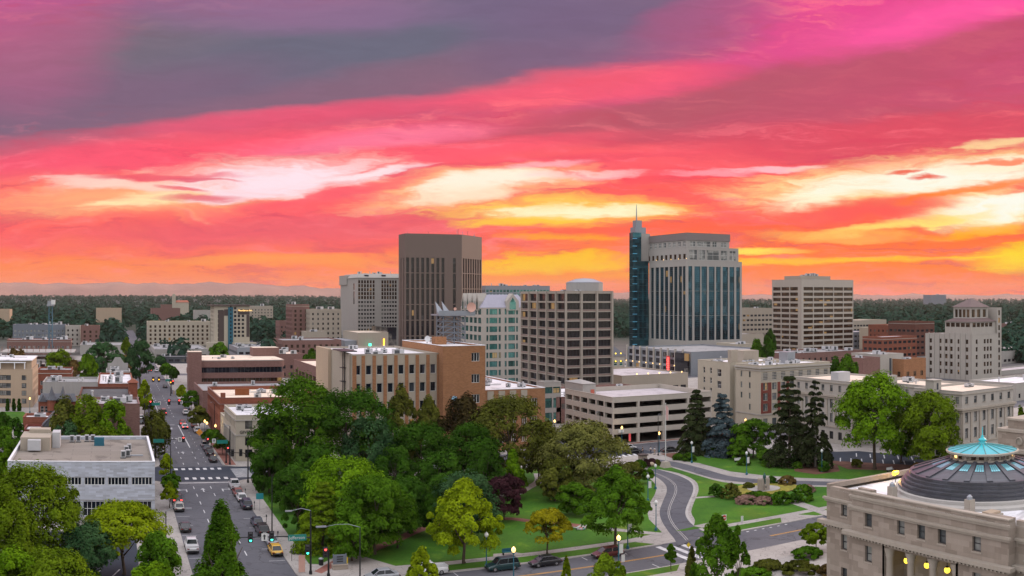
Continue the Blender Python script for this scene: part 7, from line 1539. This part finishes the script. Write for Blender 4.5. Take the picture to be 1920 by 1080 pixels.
for a in (('black car with red brake lights beside the left kerb', 'suv', 'p_black', 333.5, 946), ('white car with bright brake lights waiting at the middle junction', 'sedan', 'p_white', 347.5, 805), ('red car with brake lights just ahead of the white waiting one', 'sedan', 'p_red', 343, 798), ('black van with red tail lights crossing the middle junction', 'van', 'p_black', 307.5, 779), ('red car with tail lights driving far up the street', 'sedan', 'p_red', 281.5, 697)): car(*a, lit=True)
car('white car far up the street beside the red one', 'suv', 'p_white', 294, 698)
car('dark green sport utility car parked on the front street verge', 'suv', 'p_green', 942, 1068, 90, mid_=True, **pk); car('black saloon parked on the front street behind the green one', 'sedan', 'p_black', 1022, 1060, 90, mid_=True, **pk); car('maroon estate car parked under the dark green maple', 'wagon', 'p_maroon', 1139, 1043.5, 90, mid_=True, **pk); car('pale pickup truck behind the lime green sapling', 'pickup', 'p_white', 802, 1077, 90, mid_=True, **pk); car('silver car at the bottom edge left of the lime sapling', 'sedan', 'p_silver', 716, 1086, 90, mid_=True, **pk)
car('white car waiting at the garage crosswalk', 'sedan', 'p_white', 1177, 843, -90, mid_=True); car('dark car crossing in front of the garage', 'sedan', 'p_black', 1256, 848, -90, mid_=True); car('blue sport utility car glimpsed under the corner trees', 'suv', 'p_navy', 528, 889, 90, mid_=True)
for i, (px, py, c) in enumerate(((1409, 812, 'p_silver'), (1428, 809, 'p_white'), (150, 706, 'p_silver'), (161, 704, 'p_black'), (264, 795, 'p_black'), (265, 786, 'p_white'), (1187, 850, 'p_black'))): car(['silver car behind the rounded green tree', 'white car at the foot of the brick hotel', 'silver car in the lot behind the grey building', 'black car in the lot behind the grey building', 'black car parked beside the mauve brick wall', 'white car parked beside the mauve brick wall', 'black car on the garage crosswalk beside the white one'][i], 'sedan', c, px, py, 60 if i < 4 else (0 if i < 6 else -90), mid_=True)

# ---------------------------------------------------------------- street furniture
plain('lamp_glass', (.72, .72, .70), .3, 0, .5); plain('sign_green', (.012, .20, .16), .4); plain('sign_teal', (.02, .26, .30), .4); plain('lens_dark', (.01, .01, .01), .3); plain('sign_yellow', (.62, .46, .02), .5); plain('sign_orange', (.70, .30, .04), .5)
HEAD = {}
def headmesh():
    if not HEAD:
        b = MB(); b.box(-.24, .24, -.10, .12, -.62, .62); b.box(-.34, .34, .121, .14, -.72, .72)
        for z in (.4, 0, -.4): b.box(-.19, .19, -.34, -.101, z + .13, z + .17)
        HEAD['h'] = b.mesh('signal_head', [M('frame_dark')])
        for c in ('lit_red', 'lit_green', 'lit_amber', 'lens_dark'):
            b = MB(); b.lathe([(.001, .03), (.16, .0), (.17, -.03)], (0, 0), 12); b.v = [(v[0], -v[2], v[1]) for v in b.v]; HEAD[c] = b.mesh('lens', [M(c)])
    return HEAD
def head(t, x, y, z, col, s=1.0):
    H = headmesh(); o = put('signal_head', H['h'], t, (x, y, z), 0, (s,) * 3)
    for c, dz in (('lit_red', .4), ('lit_amber', 0), ('lit_green', -.4)):
        q = bpy.data.objects.new('lens', H[c if c == col else 'lens_dark']); COL.objects.link(q); q.parent = o; q.location = (0, -.13, dz)
def mast(label, px, py, side, arm, hz, hp, heads, sign=None, lum=None, plate=None, z0=KH, low=None, s=1.0, signx=None):
    """mast-arm traffic signal: side -1 reaches left, +1 right; heads = [(distance along arm, colour)]"""
    p = G(px, py, z0); t = thing('traffic_signal', label, 'traffic light', p, 0, 'traffic signals'); b = MB(); b.tube([(0, 0, 0), (0, 0, .5), (0, 0, .52), (0, 0, hp)], [.24, .22, .15, .09], 10); b.build('pole', M('black_metal'), t, (0, 0, 0))
    if arm: b = MB(); b.tube([(0, 0, hz - .5), (side * arm * .25, 0, hz - .15), (side * arm, 0, hz)], [.11, .09, .05], 8); b.build('mast_arm', M('black_metal'), t, (0, 0, 0))
    for d, c in heads: head(t, side * d, -.2, hz - .05, c, s)
    if plate is not None: b = MB(); b.box(-.42, .42, -.02, .02, -.5, .5); b.face([(-.1, -.025, -.35), (.1, -.025, -.35), (.1, -.025, .1), (-.1, -.025, .1)], 1); b.face([(-.28, -.025, .1), (.28, -.025, .1), (0, -.025, .38)], 1); b.build('arrow_plate', [M('frame_white'), M('frame_dark')], t, (0, 0, 0)).location = (side * plate, -.16, hz - .1)
    if sign: 
        b = MB(); b.box(-1.25, 1.25, -.03, .03, -.42, .42); q = b.build('street_sign', M('sign_green'), t, (0, 0, 0)); q.location = (side * (signx or 1.9), -.2, hz - .35)
        if sign != 'x': text_part(t, sign, .62, Vector(p) + Vector((side * (signx or 1.9) - 1.15, -.24, hz - .55)), (R(90), 0, 0), 'frame_white', .004, 'sign_lettering')
    if lum: b = MB(); b.tube([(0, 0, hp), (lum * .5, 0, hp + .35), (lum, 0, hp + .1)], [.05, .045, .035], 6); b.box(min(lum, lum * 1.35), max(lum, lum * 1.35), -.16, .16, hp - .02, hp + .14); b.build('lamp_arm', M('galv'), t, (0, 0, 0))
    if low: head(t, -.45 * 1.0, -.15, 3.4, low, s)
    return t
mast('tall signal mast with green lights and a street name sign at the near corner', 582.5, 1077, -1, 14.5, 5.5, 8.7, [(5.4, 'lit_green'), (8.3, 'lit_green'), (13.4, 'lit_green')], 'Jefferson', -2.6, 6.4, low='lit_green', signx=1.9)
mast('short signal post with a red light beside the monument sign', 616, 1082, -1, 0, 0, 3.6, [], low='lit_red')
mast('signal mast at the park corner of the junction with dark side lights', 465, 905, -1, 3.6, 6.2, 8.8, [(1.5, ''), (3.2, '')], None)
mast('signal mast reaching over the street from the white office corner with one red light', 290, 866, 1, 7.2, 5.2, 5.6, [(6.6, 'lit_red')], 'x', None, 5.8, signx=.9)
mast('signal post by the law office with a red light and green name sign', 424, 868, -1, 4.6, 5.2, 5.6, [(4.2, 'lit_red')], 'x', None, 2.8, signx=.9); mast('tall lamp post with a red walk signal at the law office corner', 431, 871, 1, 0, 0, 8.6, [], None, -.9, low='lit_red')
mast('signal mast at the middle junction with two red lights', 370, 790, -1, 9.0, 6.0, 6.5, [(5.5, 'lit_red'), (8.6, 'lit_red')], None, None, 4.9, s=1.25); mast('signal post with a red light on the left of the middle junction', 281, 790, 1, 3, 5.6, 6, [(.2, 'lit_red')], 'x', None, 2.9, s=1.25, signx=1.8)
mast('signal mast with two amber lights at the distant crossing', 322, 738, -1, 8, 5.6, 7.2, [(5.0, 'lit_amber'), (7.2, 'lit_amber')], 'x', None, None, s=1.4, signx=1.2); mast('signal post with an amber light right of the distant crossing', 320, 742, 1, .6, 5.2, 7.5, [(0, 'lit_amber'), (.9, 'lit_red')], None, s=1.3)
for i, (px, py) in enumerate(((259, 700), (278, 700))): mast(['left', 'right'][i] + ' of two far green signals seen through the dark street tree', px, py, 1, 0, 0, 8.6, [], None); 
for i, (px, py) in enumerate(((259, 664), (277.5, 664))): 
    pass
LM = {}
def lampmeshes():
    if not LM:
        b = MB(); b.lathe([(.22, 0), (.2, .35), (.08, .5), (.06, 2.0), (.05, 3.5), (.12, 3.55), (.12, 3.68)], (0, 0), 10); LM['post'] = b.mesh('post', [M('teal_metal')])
        for k, m in (('off', 'lamp_glass'), ('on', 'lit_warm')): b = MB(); b.lathe([(.1, 3.68), (.24, 3.85), (.26, 4.02), (.18, 4.2), (.06, 4.28), (.001, 4.36)], (0, 0), 12); LM[k] = b.mesh('globe', [M(m)], smooth=True)
        b = MB(); b.box(.08, .62, -.02, .02, 2.1, 3.2); LM['banner'] = b.mesh('banner', [M('frame_white')])
    return LM
def globe(label, px, py, on=False, banner=False, s=1.0, z0=KH, r=None):
    L = lampmeshes(); p = G(px, py, z0) if r is None else Vector((r * math.sin(az(px)), r * math.cos(az(px)), z0)); t = thing('globe_lamp', label, 'street lamp', p, 0, 'globe street lamps'); put('post', L['post'], t, sc_=(s,) * 3); put('globe', L['on' if on else 'off'], t, sc_=(s,) * 3)
    if banner: put('banner', L['banner'], t, sc_=(s,) * 3)
    if on: l = bpy.data.lights.new('lamp_glow', 'POINT'); l.energy = 90; l.color = (1, .72, .4); l.shadow_soft_size = .3; o = bpy.data.objects.new('lamp_glow', l); COL.objects.link(o); o.parent = t; o.location = (0, 0, 4.6 * s)
for a in (('globe lamp on the front verge right of the lime yellow tree', 912, 1064), ('globe lamp under the dark green maple', 1177, 1029, False, True), ('globe lamp at the driveway beside the maple', 1230, 995), ('globe lamp on the lawn strip inside the driveway bend', 1215, 940, False, True), ('globe lamp at the top of the driveway bend', 1229, 917), ('globe lamp below the garage end spruce', 1297, 868, False, True), ('globe lamp with banner on the lawn left of the statue', 1400, 890, False, True), ('globe lamp beside the red mulch bed', 1541, 885), ('lit globe lamp on the south verge beside the maroon estate car', 1160, 1071, True, True), ('lit globe lamp in front of the dark green car', 963, 1096, True), ('lit globe lamp under the garage deck', 1166, 836, True), ('lit globe lamp beside the flagpole', 1236, 848, True), ('lit globe lamp in front of the red brick store', 384, 822, True), ('second lit globe lamp in front of the red brick store', 388, 826, True), ('lit globe lamp in the gap left of the garage', 1040, 822, True), ('lit globe lamp above the green tree by the brick hotel', 1398, 820, True), ('lit globe lamp beside the tan apartments', 56, 774, True), ('lit globe lamp at the far end of the street', 303, 690, True), ('lit amber lamp by the law office trees', 404, 832, True)): globe(*a, s=1.15)
def lamp_post(label, px, py, hp, arm, z0=KH, r=None):
    p = G(px, py, z0) if r is None else Vector((r * math.sin(az(px)), r * math.cos(az(px)), z0)); t = thing('street_lamp', label, 'street lamp', p, 0, 'cobra head street lamps'); b = MB(); b.tube([(0, 0, 0), (0, 0, .4), (0, 0, .41), (0, 0, hp)], [.2, .2, .11, .07], 8); b.build('pole', M('black_metal'), t, (0, 0, 0))
    if arm: b = MB(); b.tube([(0, 0, hp), (arm * .35, 0, hp + .5), (arm * .7, 0, hp + .55), (arm, 0, hp + .35)], [.045, .04, .035, .03], 6); b.build('lamp_arm', M('steel_grey'), t, (0, 0, 0)); b = MB(); b.box(min(arm, arm * 1.3), max(arm, arm * 1.3), -.17, .17, hp + .26, hp + .44); b.build('lamp_head', M('steel_grey'), t, (0, 0, 0))
lamp_post('street lamp on the left footway below the white office', 311, 1060, 7.6, 2.8); lamp_post('thin dark pole on the right footway beside the black parked car', 510, 1002, 9.5, 0); lamp_post('street lamp on the left footway at the junction trees', 320, 915, 8.8, .8); lamp_post('street lamp with blue arm in the shade right of the near signal mast', 675, 1090, 7.2, -4.6); lamp_post('dark pole beside the yellow street tree left of the street', 277, 768, 8, 0); lamp_post('dark lamp pole by the garage crosswalk', 1234, 854, 9.4, .5); lamp_post('pale lamp pole in front of the garage deck openings', 1125, 852, 9.8, -.9); lamp_post('lamp pole beside the red brick store trees', 402, 815, 8.5, -.8)
def sign(label, px, py, w, h, zc, mat, name='road_sign', cat='sign', txt=None, z0=KH, tc='frame_dark', rot=0, post=True, ts=None):
    p = G(px, py, z0); t = thing(name, label, cat, p); b = MB()
    if post: b.tube([(0, .05, 0), (0, .05, zc)], .035, 6); b.build('post', M('galv'), t, (0, 0, 0)); b = MB()
    if rot: b.prism([(0, -.02), (0, .02)], 0, 0) if False else None; k = w / 2; b.face([(-k, -.02, zc), (0, -.02, zc - k), (k, -.02, zc), (0, -.02, zc + k)]); b.face([(-k, .02, zc), (0, .02, zc + k), (k, .02, zc), (0, .02, zc - k)])
    else: b.box(-w / 2, w / 2, -.02, .02, zc - h / 2, zc + h / 2)
    b.build('sign_board', M(mat), t, (0, 0, 0))
    if txt: text_part(t, txt, ts or h * .5, Vector(p) + Vector((-w * .42, -.03, zc - (ts or h * .5) * .35)), (R(90), 0, 0), tc, .003, 'sign_lettering')
    return t
plain('no_red', (.55, .04, .04), .4)
t = sign('red and white no entry sign on the lawn corner', 1357.5, 988, 1.0, 1.0, 1.5, 'frame_white'); b = MB(); b.lathe([(.001, 0), (.44, 0)], (0, 0), 16); b.v = [(v[0], -.03, 1.5 + v[1]) for v in b.v]; b.build('red_disc', M('no_red'), t, (0, 0, 0)); b = MB(); b.box(-.3, .3, -.05, -.035, 1.42, 1.58); b.build('white_bar', M('frame_white'), t, (0, 0, 0))
sign('small white notice sign on the lawn edge', 1391.5, 984, .5, .9, 1.0, 'frame_white'); sign('yellow crossing sign at the front street crosswalk', 1291, 1049, .75, .75, 2.1, 'sign_yellow', rot=1); sign('orange diamond work sign by the parked white car', 374, 821, 1.9, 1.9, 1.5, 'sign_orange', rot=1); sign('pale green notice sign at the lawn edge of the right footway', 487, 958, 1.3, 1.05, 2.6, 'sign_teal'); sign('white bus sign on the left footway', 322, 946, 1.0, .9, 1.9, 'frame_white'); sign('white sign by the lamp beside the maroon estate car', 1168.5, 1060, .55, 1.0, 1.0, 'frame_white'); sign('pale poster panel on the right footway corner', 566, 1074, .9, 2.3, 1.25, 'dish_pink', 'poster_panel', 'poster', post=False); sign('yellow notice beside the monument sign', 650, 1066, .35, 1.5, .85, 'sign_yellow', post=False)
# monument sign with stone planter base
p = G(637, 1067, KH); t = thing('monument_sign', 'dark blue monument sign on a stone base at the park corner', 'sign', p); b = MB(); b.box(-1.05, 1.05, -.5, .5, 0, .62); b.box(-1.12, 1.12, -.57, .57, .621, .72); b.build('stone_base', M('limestone'), t, (0, 0, 0)); b = MB(); b.box(-.85, .85, -.12, .12, .722, 2.0); b.box(-.95, -.852, -.16, .16, .722, 2.1); b.box(.852, .95, -.16, .16, .722, 2.1); b.build('sign_panel', M('bluegrey'), t, (0, 0, 0)); b = MB()
for k in range(3): b.box(-.45, .45, -.14, -.125, 1.0 + k * .32, 1.2 + k * .32)
b.build('sign_emblem', M('frame_dark'), t, (0, 0, 0))
p = G(602, 1060, KH); t = thing('litter_bin', 'round black litter bin at the corner plaza', 'bin', p); b = MB(); b.lathe([(.26, 0), (.34, .1), (.36, .85), (.30, .9)], (0, 0), 14); b.build('bin_body', M('black_metal'), t, (0, 0, 0)); b = MB(); b.lathe([(.38, .9), (.36, 1.0), (.1, 1.12), (.001, 1.13)], (0, 0), 14); b.build('lid', M('galv'), t, (0, 0, 0))
for i, (px, py) in enumerate(((460, 931), (477, 956), (499.5, 982), (521, 1014), (547, 1052))):
    p = G(px, py, KH); t = thing('parking_meter', ['parking meter beside the white pickup truck', 'parking meter beside the dark blue car with silver bumper', 'parking meter in the gap above the dark navy saloon', 'parking meter beside the silver saloon', 'parking meter just below the yellow taxi'][i], 'parking meter', p, 0, 'kerbside parking meters'); b = MB(); b.tube([(0, 0, 0), (0, 0, 1.15)], .04, 6); b.build('post', M('black_metal'), t, (0, 0, 0)); b = MB(); b.box(-.11, .11, -.07, .07, 1.15, 1.45); b.lathe([(.11, 1.45), (.07, 1.53), (.001, 1.56)], (0, 0), 8); b.build('meter_head', M('unit_dark'), t, (0, 0, 0))
def bench(label, px, py, mat):
    p = G(px, py, GZ); t = thing('park_bench', label, 'bench', p, 0, None); MB().box(-.9, .9, -.25, .2, .42, .47).build('seat', M(mat), t, (0, 0, 0)); MB().box(-.9, .9, .21, .26, .45, .9).build('backrest', M(mat), t, (0, 0, 0))
    for x in (-.8, .8): MB().box(x - .04, x + .04, -.24, .24, 0, .415).build('leg', M('black_metal'), t, (0, 0, 0))
bench('green bench on the concrete pad by the front path', 953, 1040, 'teal_metal'); bench('white bench on the grass under the maples', 1669, 884, 'frame_white'); bench('pale bench in the shade of the lawn trees', 1384, 866, 'frame_white')
# flagpole, gatepost, boulders, tree grates
p = G(1248, 876, GZ); t = thing('flagpole', 'tall white flagpole on a tapered stone foot', 'flagpole', p); b = MB(); b.frus([(-1.0, -1.0), (1.0, -1.0), (1.0, 1.0), (-1.0, 1.0)], 0, [(-.62, -.62), (.62, -.62), (.62, .62), (-.62, .62)], 1.25); b.build('stone_foot', M('stone_smooth'), t, (0, 0, 0)); b = MB(); b.tube([(0, 0, 1.25), (0, 0, 14)], [.12, .06], 8); b.ball((0, 0, 14.1), .13, 8); b.build('pole', M('frame_white'), t, (0, 0, 0))
b = MB(); wv = [(.08 + i * .12, .05 * math.sin(i * 1.3) + .02) for i in range(7)]
for i in range(6): b.face([(wv[i][0], wv[i][1], 10.6 - i * .05), (wv[i + 1][0], wv[i + 1][1], 10.55 - i * .05), (wv[i + 1][0], wv[i + 1][1], 13.7 - i * .12), (wv[i][0], wv[i][1], 13.8 - i * .12)], i % 2)
b.build('flag', [M('no_red'), M('frame_white')], t, (0, 0, 0))
p = G(1205, 872, KH); t = thing('stone_gatepost', 'square stone gatepost with a flat cap at the drive entrance', 'gatepost', p); b = MB(); b.box(-.75, .75, -.75, .75, 0, 2.2); b.box(-.85, .85, -.85, .85, 0, .5); b.build('shaft', M('limestone'), t, (0, 0, 0)); b = MB(); b.box(-.95, .95, -.95, .95, 2.203, 2.45); b.build('cap', M('dark_brown'), t, (0, 0, 0)); MB().box(-.25, .25, -.78, -.753, 1.0, 1.7).build('plaque', M('unit_dark'), t, (0, 0, 0))
for i, (px, py, s) in enumerate(((1221, 874, .8), (1229, 871, .55))):
    b = MB(); b.ball((0, 0, s * .5), s, 10, 0, .62); r = random.Random(i); b.v = [(v[0] * r.uniform(.85, 1.15), v[1] * r.uniform(.85, 1.15), max(v[2] * r.uniform(.9, 1.1), 0)) for v in b.v]; o = b.build('boulder', M('tan_stucco'), None, (0, 0, 0), True); o.location = G(px, py, GZ); tag(o, ['larger tan boulder in front of the purple bushes', 'smaller tan boulder right of the larger one'][i], 'boulder')
b = MB()
# bus shelter
p = G(403, 826, KH); t = thing('bus_shelter', 'dark bus shelter on the footway by the red brick store', 'bus shelter', p); b = MB(); b.box(-1.6, 1.6, -.9, .9, 2.5, 2.62); b.build('roof', M('black_metal'), t, (0, 0, 0)); MB().box(-1.55, 1.55, .84, .88, .2, 2.499).build('glass_back', M('glass_pale'), t, (0, 0, 0)); MB().box(-1.58, -1.54, -.85, .83, .2, 2.499).build('glass_side', M('glass_pale'), t, (0, 0, 0))
for x in (-1.52, 1.52): MB().box(x - .04, x + .04, -.86, -.78, 0, 2.499).build('post', M('black_metal'), t, (0, 0, 0))

# ---------------------------------------------------------------- people
def skin(name, verts, edges, rad, mats, parent=None, sub=1):
    me = bpy.data.meshes.new(name); me.from_pydata(verts, edges, []); o = bpy.data.objects.new(name, me); COL.objects.link(o)
    md = o.modifiers.new('skin', 'SKIN'); md.use_smooth_shade = True
    for i, v in enumerate(me.skin_vertices[0].data): r = rad[i]; v.radius = (r, r) if not hasattr(r, '__len__') else r; v.use_root = (i == 0)
    s = o.modifiers.new('sub', 'SUBSURF'); s.levels = sub; s.render_levels = sub
    dg = bpy.context.evaluated_depsgraph_get(); m2 = bpy.data.meshes.new_from_object(o.evaluated_get(dg)); bpy.data.objects.remove(o); m2.materials.clear(); m2.name = name
    for m in mats: m2.materials.append(M(m))
    q = bpy.data.objects.new(name, m2); COL.objects.link(q)
    if parent: q.parent = parent
    return q
def joints(stride=.0, arm=.1):
    J = dict(pel=(0, 0, .95), wst=(0, 0, 1.1), chest=(0, .01, 1.32), neck=(0, 0, 1.48), chin=(0, -.02, 1.56), head=(0, -.01, 1.66), crown=(0, .01, 1.74), nose=(0, -.105, 1.63))
    for s, n in ((-1, 'l'), (1, 'r')):
        d = stride * s
        J[n + 'hip'] = (s * .09, 0, .90); J[n + 'knee'] = (s * .10, -d * .5 - .01, .50); J[n + 'ank'] = (s * .10, -d * .9 + (.08 if d < 0 else 0), .09); J[n + 'toe'] = (s * .12, -d * .9 - .15, .035)
        J[n + 'sho'] = (s * .18, 0, 1.41); J[n + 'elb'] = (s * (.21 + arm), d * .35, 1.14); J[n + 'wri'] = (s * (.22 + arm), d * .6 - .05, .90); J[n + 'palm'] = (s * (.22 + arm), d * .62 - .07, .82)
        for k in range(4): J[n + 'f%d' % k] = (s * (.215 + arm), d * .62 - .10 + k * .022, .75 - (.012 if k in (1, 2) else 0)); J[n + 'g%d' % k] = (s * (.20 + arm), d * .62 - .105 + k * .02, .715 - (.014 if k in (1, 2) else 0))
        J[n + 'th'] = (s * (.19 + arm), d * .62 - .115, .80)
    return J
def person(label, px, py, rz, shirt, trouser, hair, stride=.25, z=.03, lying=False, group=None):
    p = G(px, py, z); t = thing('person', label, 'person', p, R(rz), group); J = joints(stride); N = list(J); ix = {n: i for i, n in enumerate(N)}
    E = [('pel', 'wst'), ('wst', 'chest'), ('chest', 'neck'), ('neck', 'chin'), ('chin', 'head'), ('head', 'crown'), ('head', 'nose')]
    rad = dict(pel=.135, wst=.12, chest=.15, neck=.055, chin=.062, head=.095, crown=.07, nose=.02)
    for n in 'lr':
        E += [('pel', n + 'hip'), (n + 'hip', n + 'knee'), (n + 'knee', n + 'ank'), (n + 'ank', n + 'toe'), ('chest', n + 'sho'), (n + 'sho', n + 'elb'), (n + 'elb', n + 'wri'), (n + 'wri', n + 'palm'), (n + 'palm', n + 'th')]
        rad.update({n + 'hip': .085, n + 'knee': .056, n + 'ank': .038, n + 'toe': .034, n + 'sho': .058, n + 'elb': .042, n + 'wri': .028, n + 'palm': .034, n + 'th': .01})
        for k in range(4): E += [(n + 'palm', n + 'f%d' % k), (n + 'f%d' % k, n + 'g%d' % k)]; rad[n + 'f%d' % k] = .0095; rad[n + 'g%d' % k] = .008
    plain('skin_tone', (.42, .25, .17), .6)
    skin('body', [J[n] for n in N], [(ix[a], ix[b]) for a, b in E], [rad[n] for n in N], ['skin_tone'], t)
    def cloth(name, names, edges, grow, mat): i2 = {n: i for i, n in enumerate(names)}; skin(name, [J[n] for n in names], [(i2[a], i2[b]) for a, b in edges], [rad[n] + grow for n in names], [mat], t)
    cloth('shirt', ['chest', 'wst', 'lsho', 'rsho', 'lelb', 'relb'], [('chest', 'wst'), ('chest', 'lsho'), ('chest', 'rsho'), ('lsho', 'lelb'), ('rsho', 'relb')], .022, shirt)
    cloth('trousers', ['pel', 'lhip', 'rhip', 'lknee', 'rknee', 'lank', 'rank'], [('pel', 'lhip'), ('pel', 'rhip'), ('lhip', 'lknee'), ('rhip', 'rknee'), ('lknee', 'lank'), ('rknee', 'rank')], .018, trouser)
    b = MB(); b.ball((0, .022, 1.69), .108, 12, 0, 1.0); b.v = [v for v in b.v]; b.build('hair', M(hair), t, (0, 0, 0), True)
    for n, s in (('l', -1), ('r', 1)): c = J[n + 'toe']; a = J[n + 'ank']; MB().box(c[0] - .05, c[0] + .05, c[1] - .04, a[1] + .07, 0, .09).build('shoe', M('frame_dark'), t, (0, 0, 0))
    if lying: t.rotation_euler = (R(90), 0, R(rz)); t.location.z += .14
    return t
plain('cloth_black', (.02, .02, .024), .8); plain('cloth_white', (.6, .6, .6), .8); plain('cloth_navy', (.03, .04, .08), .8); plain('cloth_tan', (.34, .25, .16), .8); plain('hair_dark', (.02, .014, .01), .6); plain('cloth_teal', (.05, .30, .28), .8); plain('cloth_red', (.4, .06, .05), .8)
person('person dressed in black walking over the garage crosswalk', 1205, 851, 20, 'cloth_black', 'cloth_black', 'hair_dark', .3, KH); person('person in white shirt and dark shorts walking left of the lamp pole', 1220, 851, 90, 'cloth_white', 'cloth_navy', 'hair_dark', .25, KH); person('person in white top nearest the garage corner lamp pole', 1227.5, 852, 90, 'cloth_white', 'cloth_tan', 'hair_dark', .28, KH)
person('person in ochre top standing at the distant crossing corner', 326, 741, 0, 'cloth_tan', 'cloth_tan', 'hair_dark', .1, KH); person('person in dark clothes crossing the middle junction', 352, 792, 80, 'cloth_black', 'cloth_black', 'hair_dark', .3)
person('person in red top lying on the park lawn', 1074, 991, 60, 'cloth_red', 'cloth_white', 'hair_dark', .05, GZ, True); person('person in teal top lying on the park lawn', 1080, 994, 75, 'cloth_teal', 'cloth_white', 'hair_dark', .05, GZ, True)
# bronze statue between two granite slabs
p = G(1432, 919, GZ + .16); t = thing('statue', 'green bronze standing figure before two tall granite slabs in the flower garden', 'statue', p); wall('granite', (.34, .29, .25), .8, .2, .6, .2, .2)
for x in (-.72, .72): b = MB(); b.prism([(x - .48, -.35), (x + .48, -.35), (x + .48, .45), (x - .48, .45)], 0, 2.25); b.frus([(x - .48, -.35), (x + .48, -.35), (x + .48, .45), (x - .48, .45)], 2.25, [(x - .3, -.2), (x + .3, -.2), (x + .3, .3), (x - .3, .3)], 2.45); b.build('granite_slab', M('granite'), t, (0, 0, 0))
b = MB(); b.box(-.235, .235, -.7, .3, 0, 1.2); b.build('pedestal', M('granite'), t, (0, 0, 0)); MB().box(-.12, .12, -.72, -.703, .5, .9).build('plaque', M('unit_dark'), t, (0, 0, 0)); wall('bronze_green', (.06, .14, .13), .5, .3, 2, .2, .2, None, .5, .4)
J = joints(.06, .05); N = [n for n in J if not (len(n) == 3 and n[1] in 'fg')]; E = [('pel', 'wst'), ('wst', 'chest'), ('chest', 'neck'), ('neck', 'chin'), ('chin', 'head'), ('head', 'crown'), ('head', 'nose')] + [q for n in 'lr' for q in (('pel', n + 'hip'), (n + 'hip', n + 'knee'), (n + 'knee', n + 'ank'), (n + 'ank', n + 'toe'), ('chest', n + 'sho'), (n + 'sho', n + 'elb'), (n + 'elb', n + 'wri'), (n + 'wri', n + 'palm'), (n + 'palm', n + 'th'))]
ix = {n: i for i, n in enumerate(N)}; rd = dict(pel=.17, wst=.17, chest=.2, neck=.07, chin=.07, head=.1, crown=.08, nose=.02); o = skin('figure', [J[n] for n in N], [(ix[a], ix[b]) for a, b in E], [rd.get(n, .09 if n[1:] in ('hip', 'knee') else .065 if n[1:] in ('ank', 'sho', 'elb') else .035) for n in N], ['bronze_green'], t); o.location = (0, -.2, 1.2); o.scale = (1.3,) * 3
# ---------------------------------------------------------------- evening haze over the valley, one even body of air
def haze():
    b = MB(); b.box(-9000, 12500, -420, 13400, -12, 232); m = bpy.data.materials.new('haze'); m.use_nodes = True; T = NT(m.node_tree); T.n.clear()
    v = T.new('ShaderNodeVolumePrincipled'); v.inputs['Color'].default_value = (.86, .76, .74, 1); v.inputs['Density'].default_value = HAZE; v.inputs['Anisotropy'].default_value = .2
    o = T.new('ShaderNodeOutputMaterial'); T.l.new(v.outputs[0], o.inputs['Volume'])
    h = b.build('haze', m); h['kind'] = 'stuff'; h['label'] = 'thin even evening haze lying over the whole valley'; h['category'] = 'haze'
HAZE = 2.6e-5
haze()
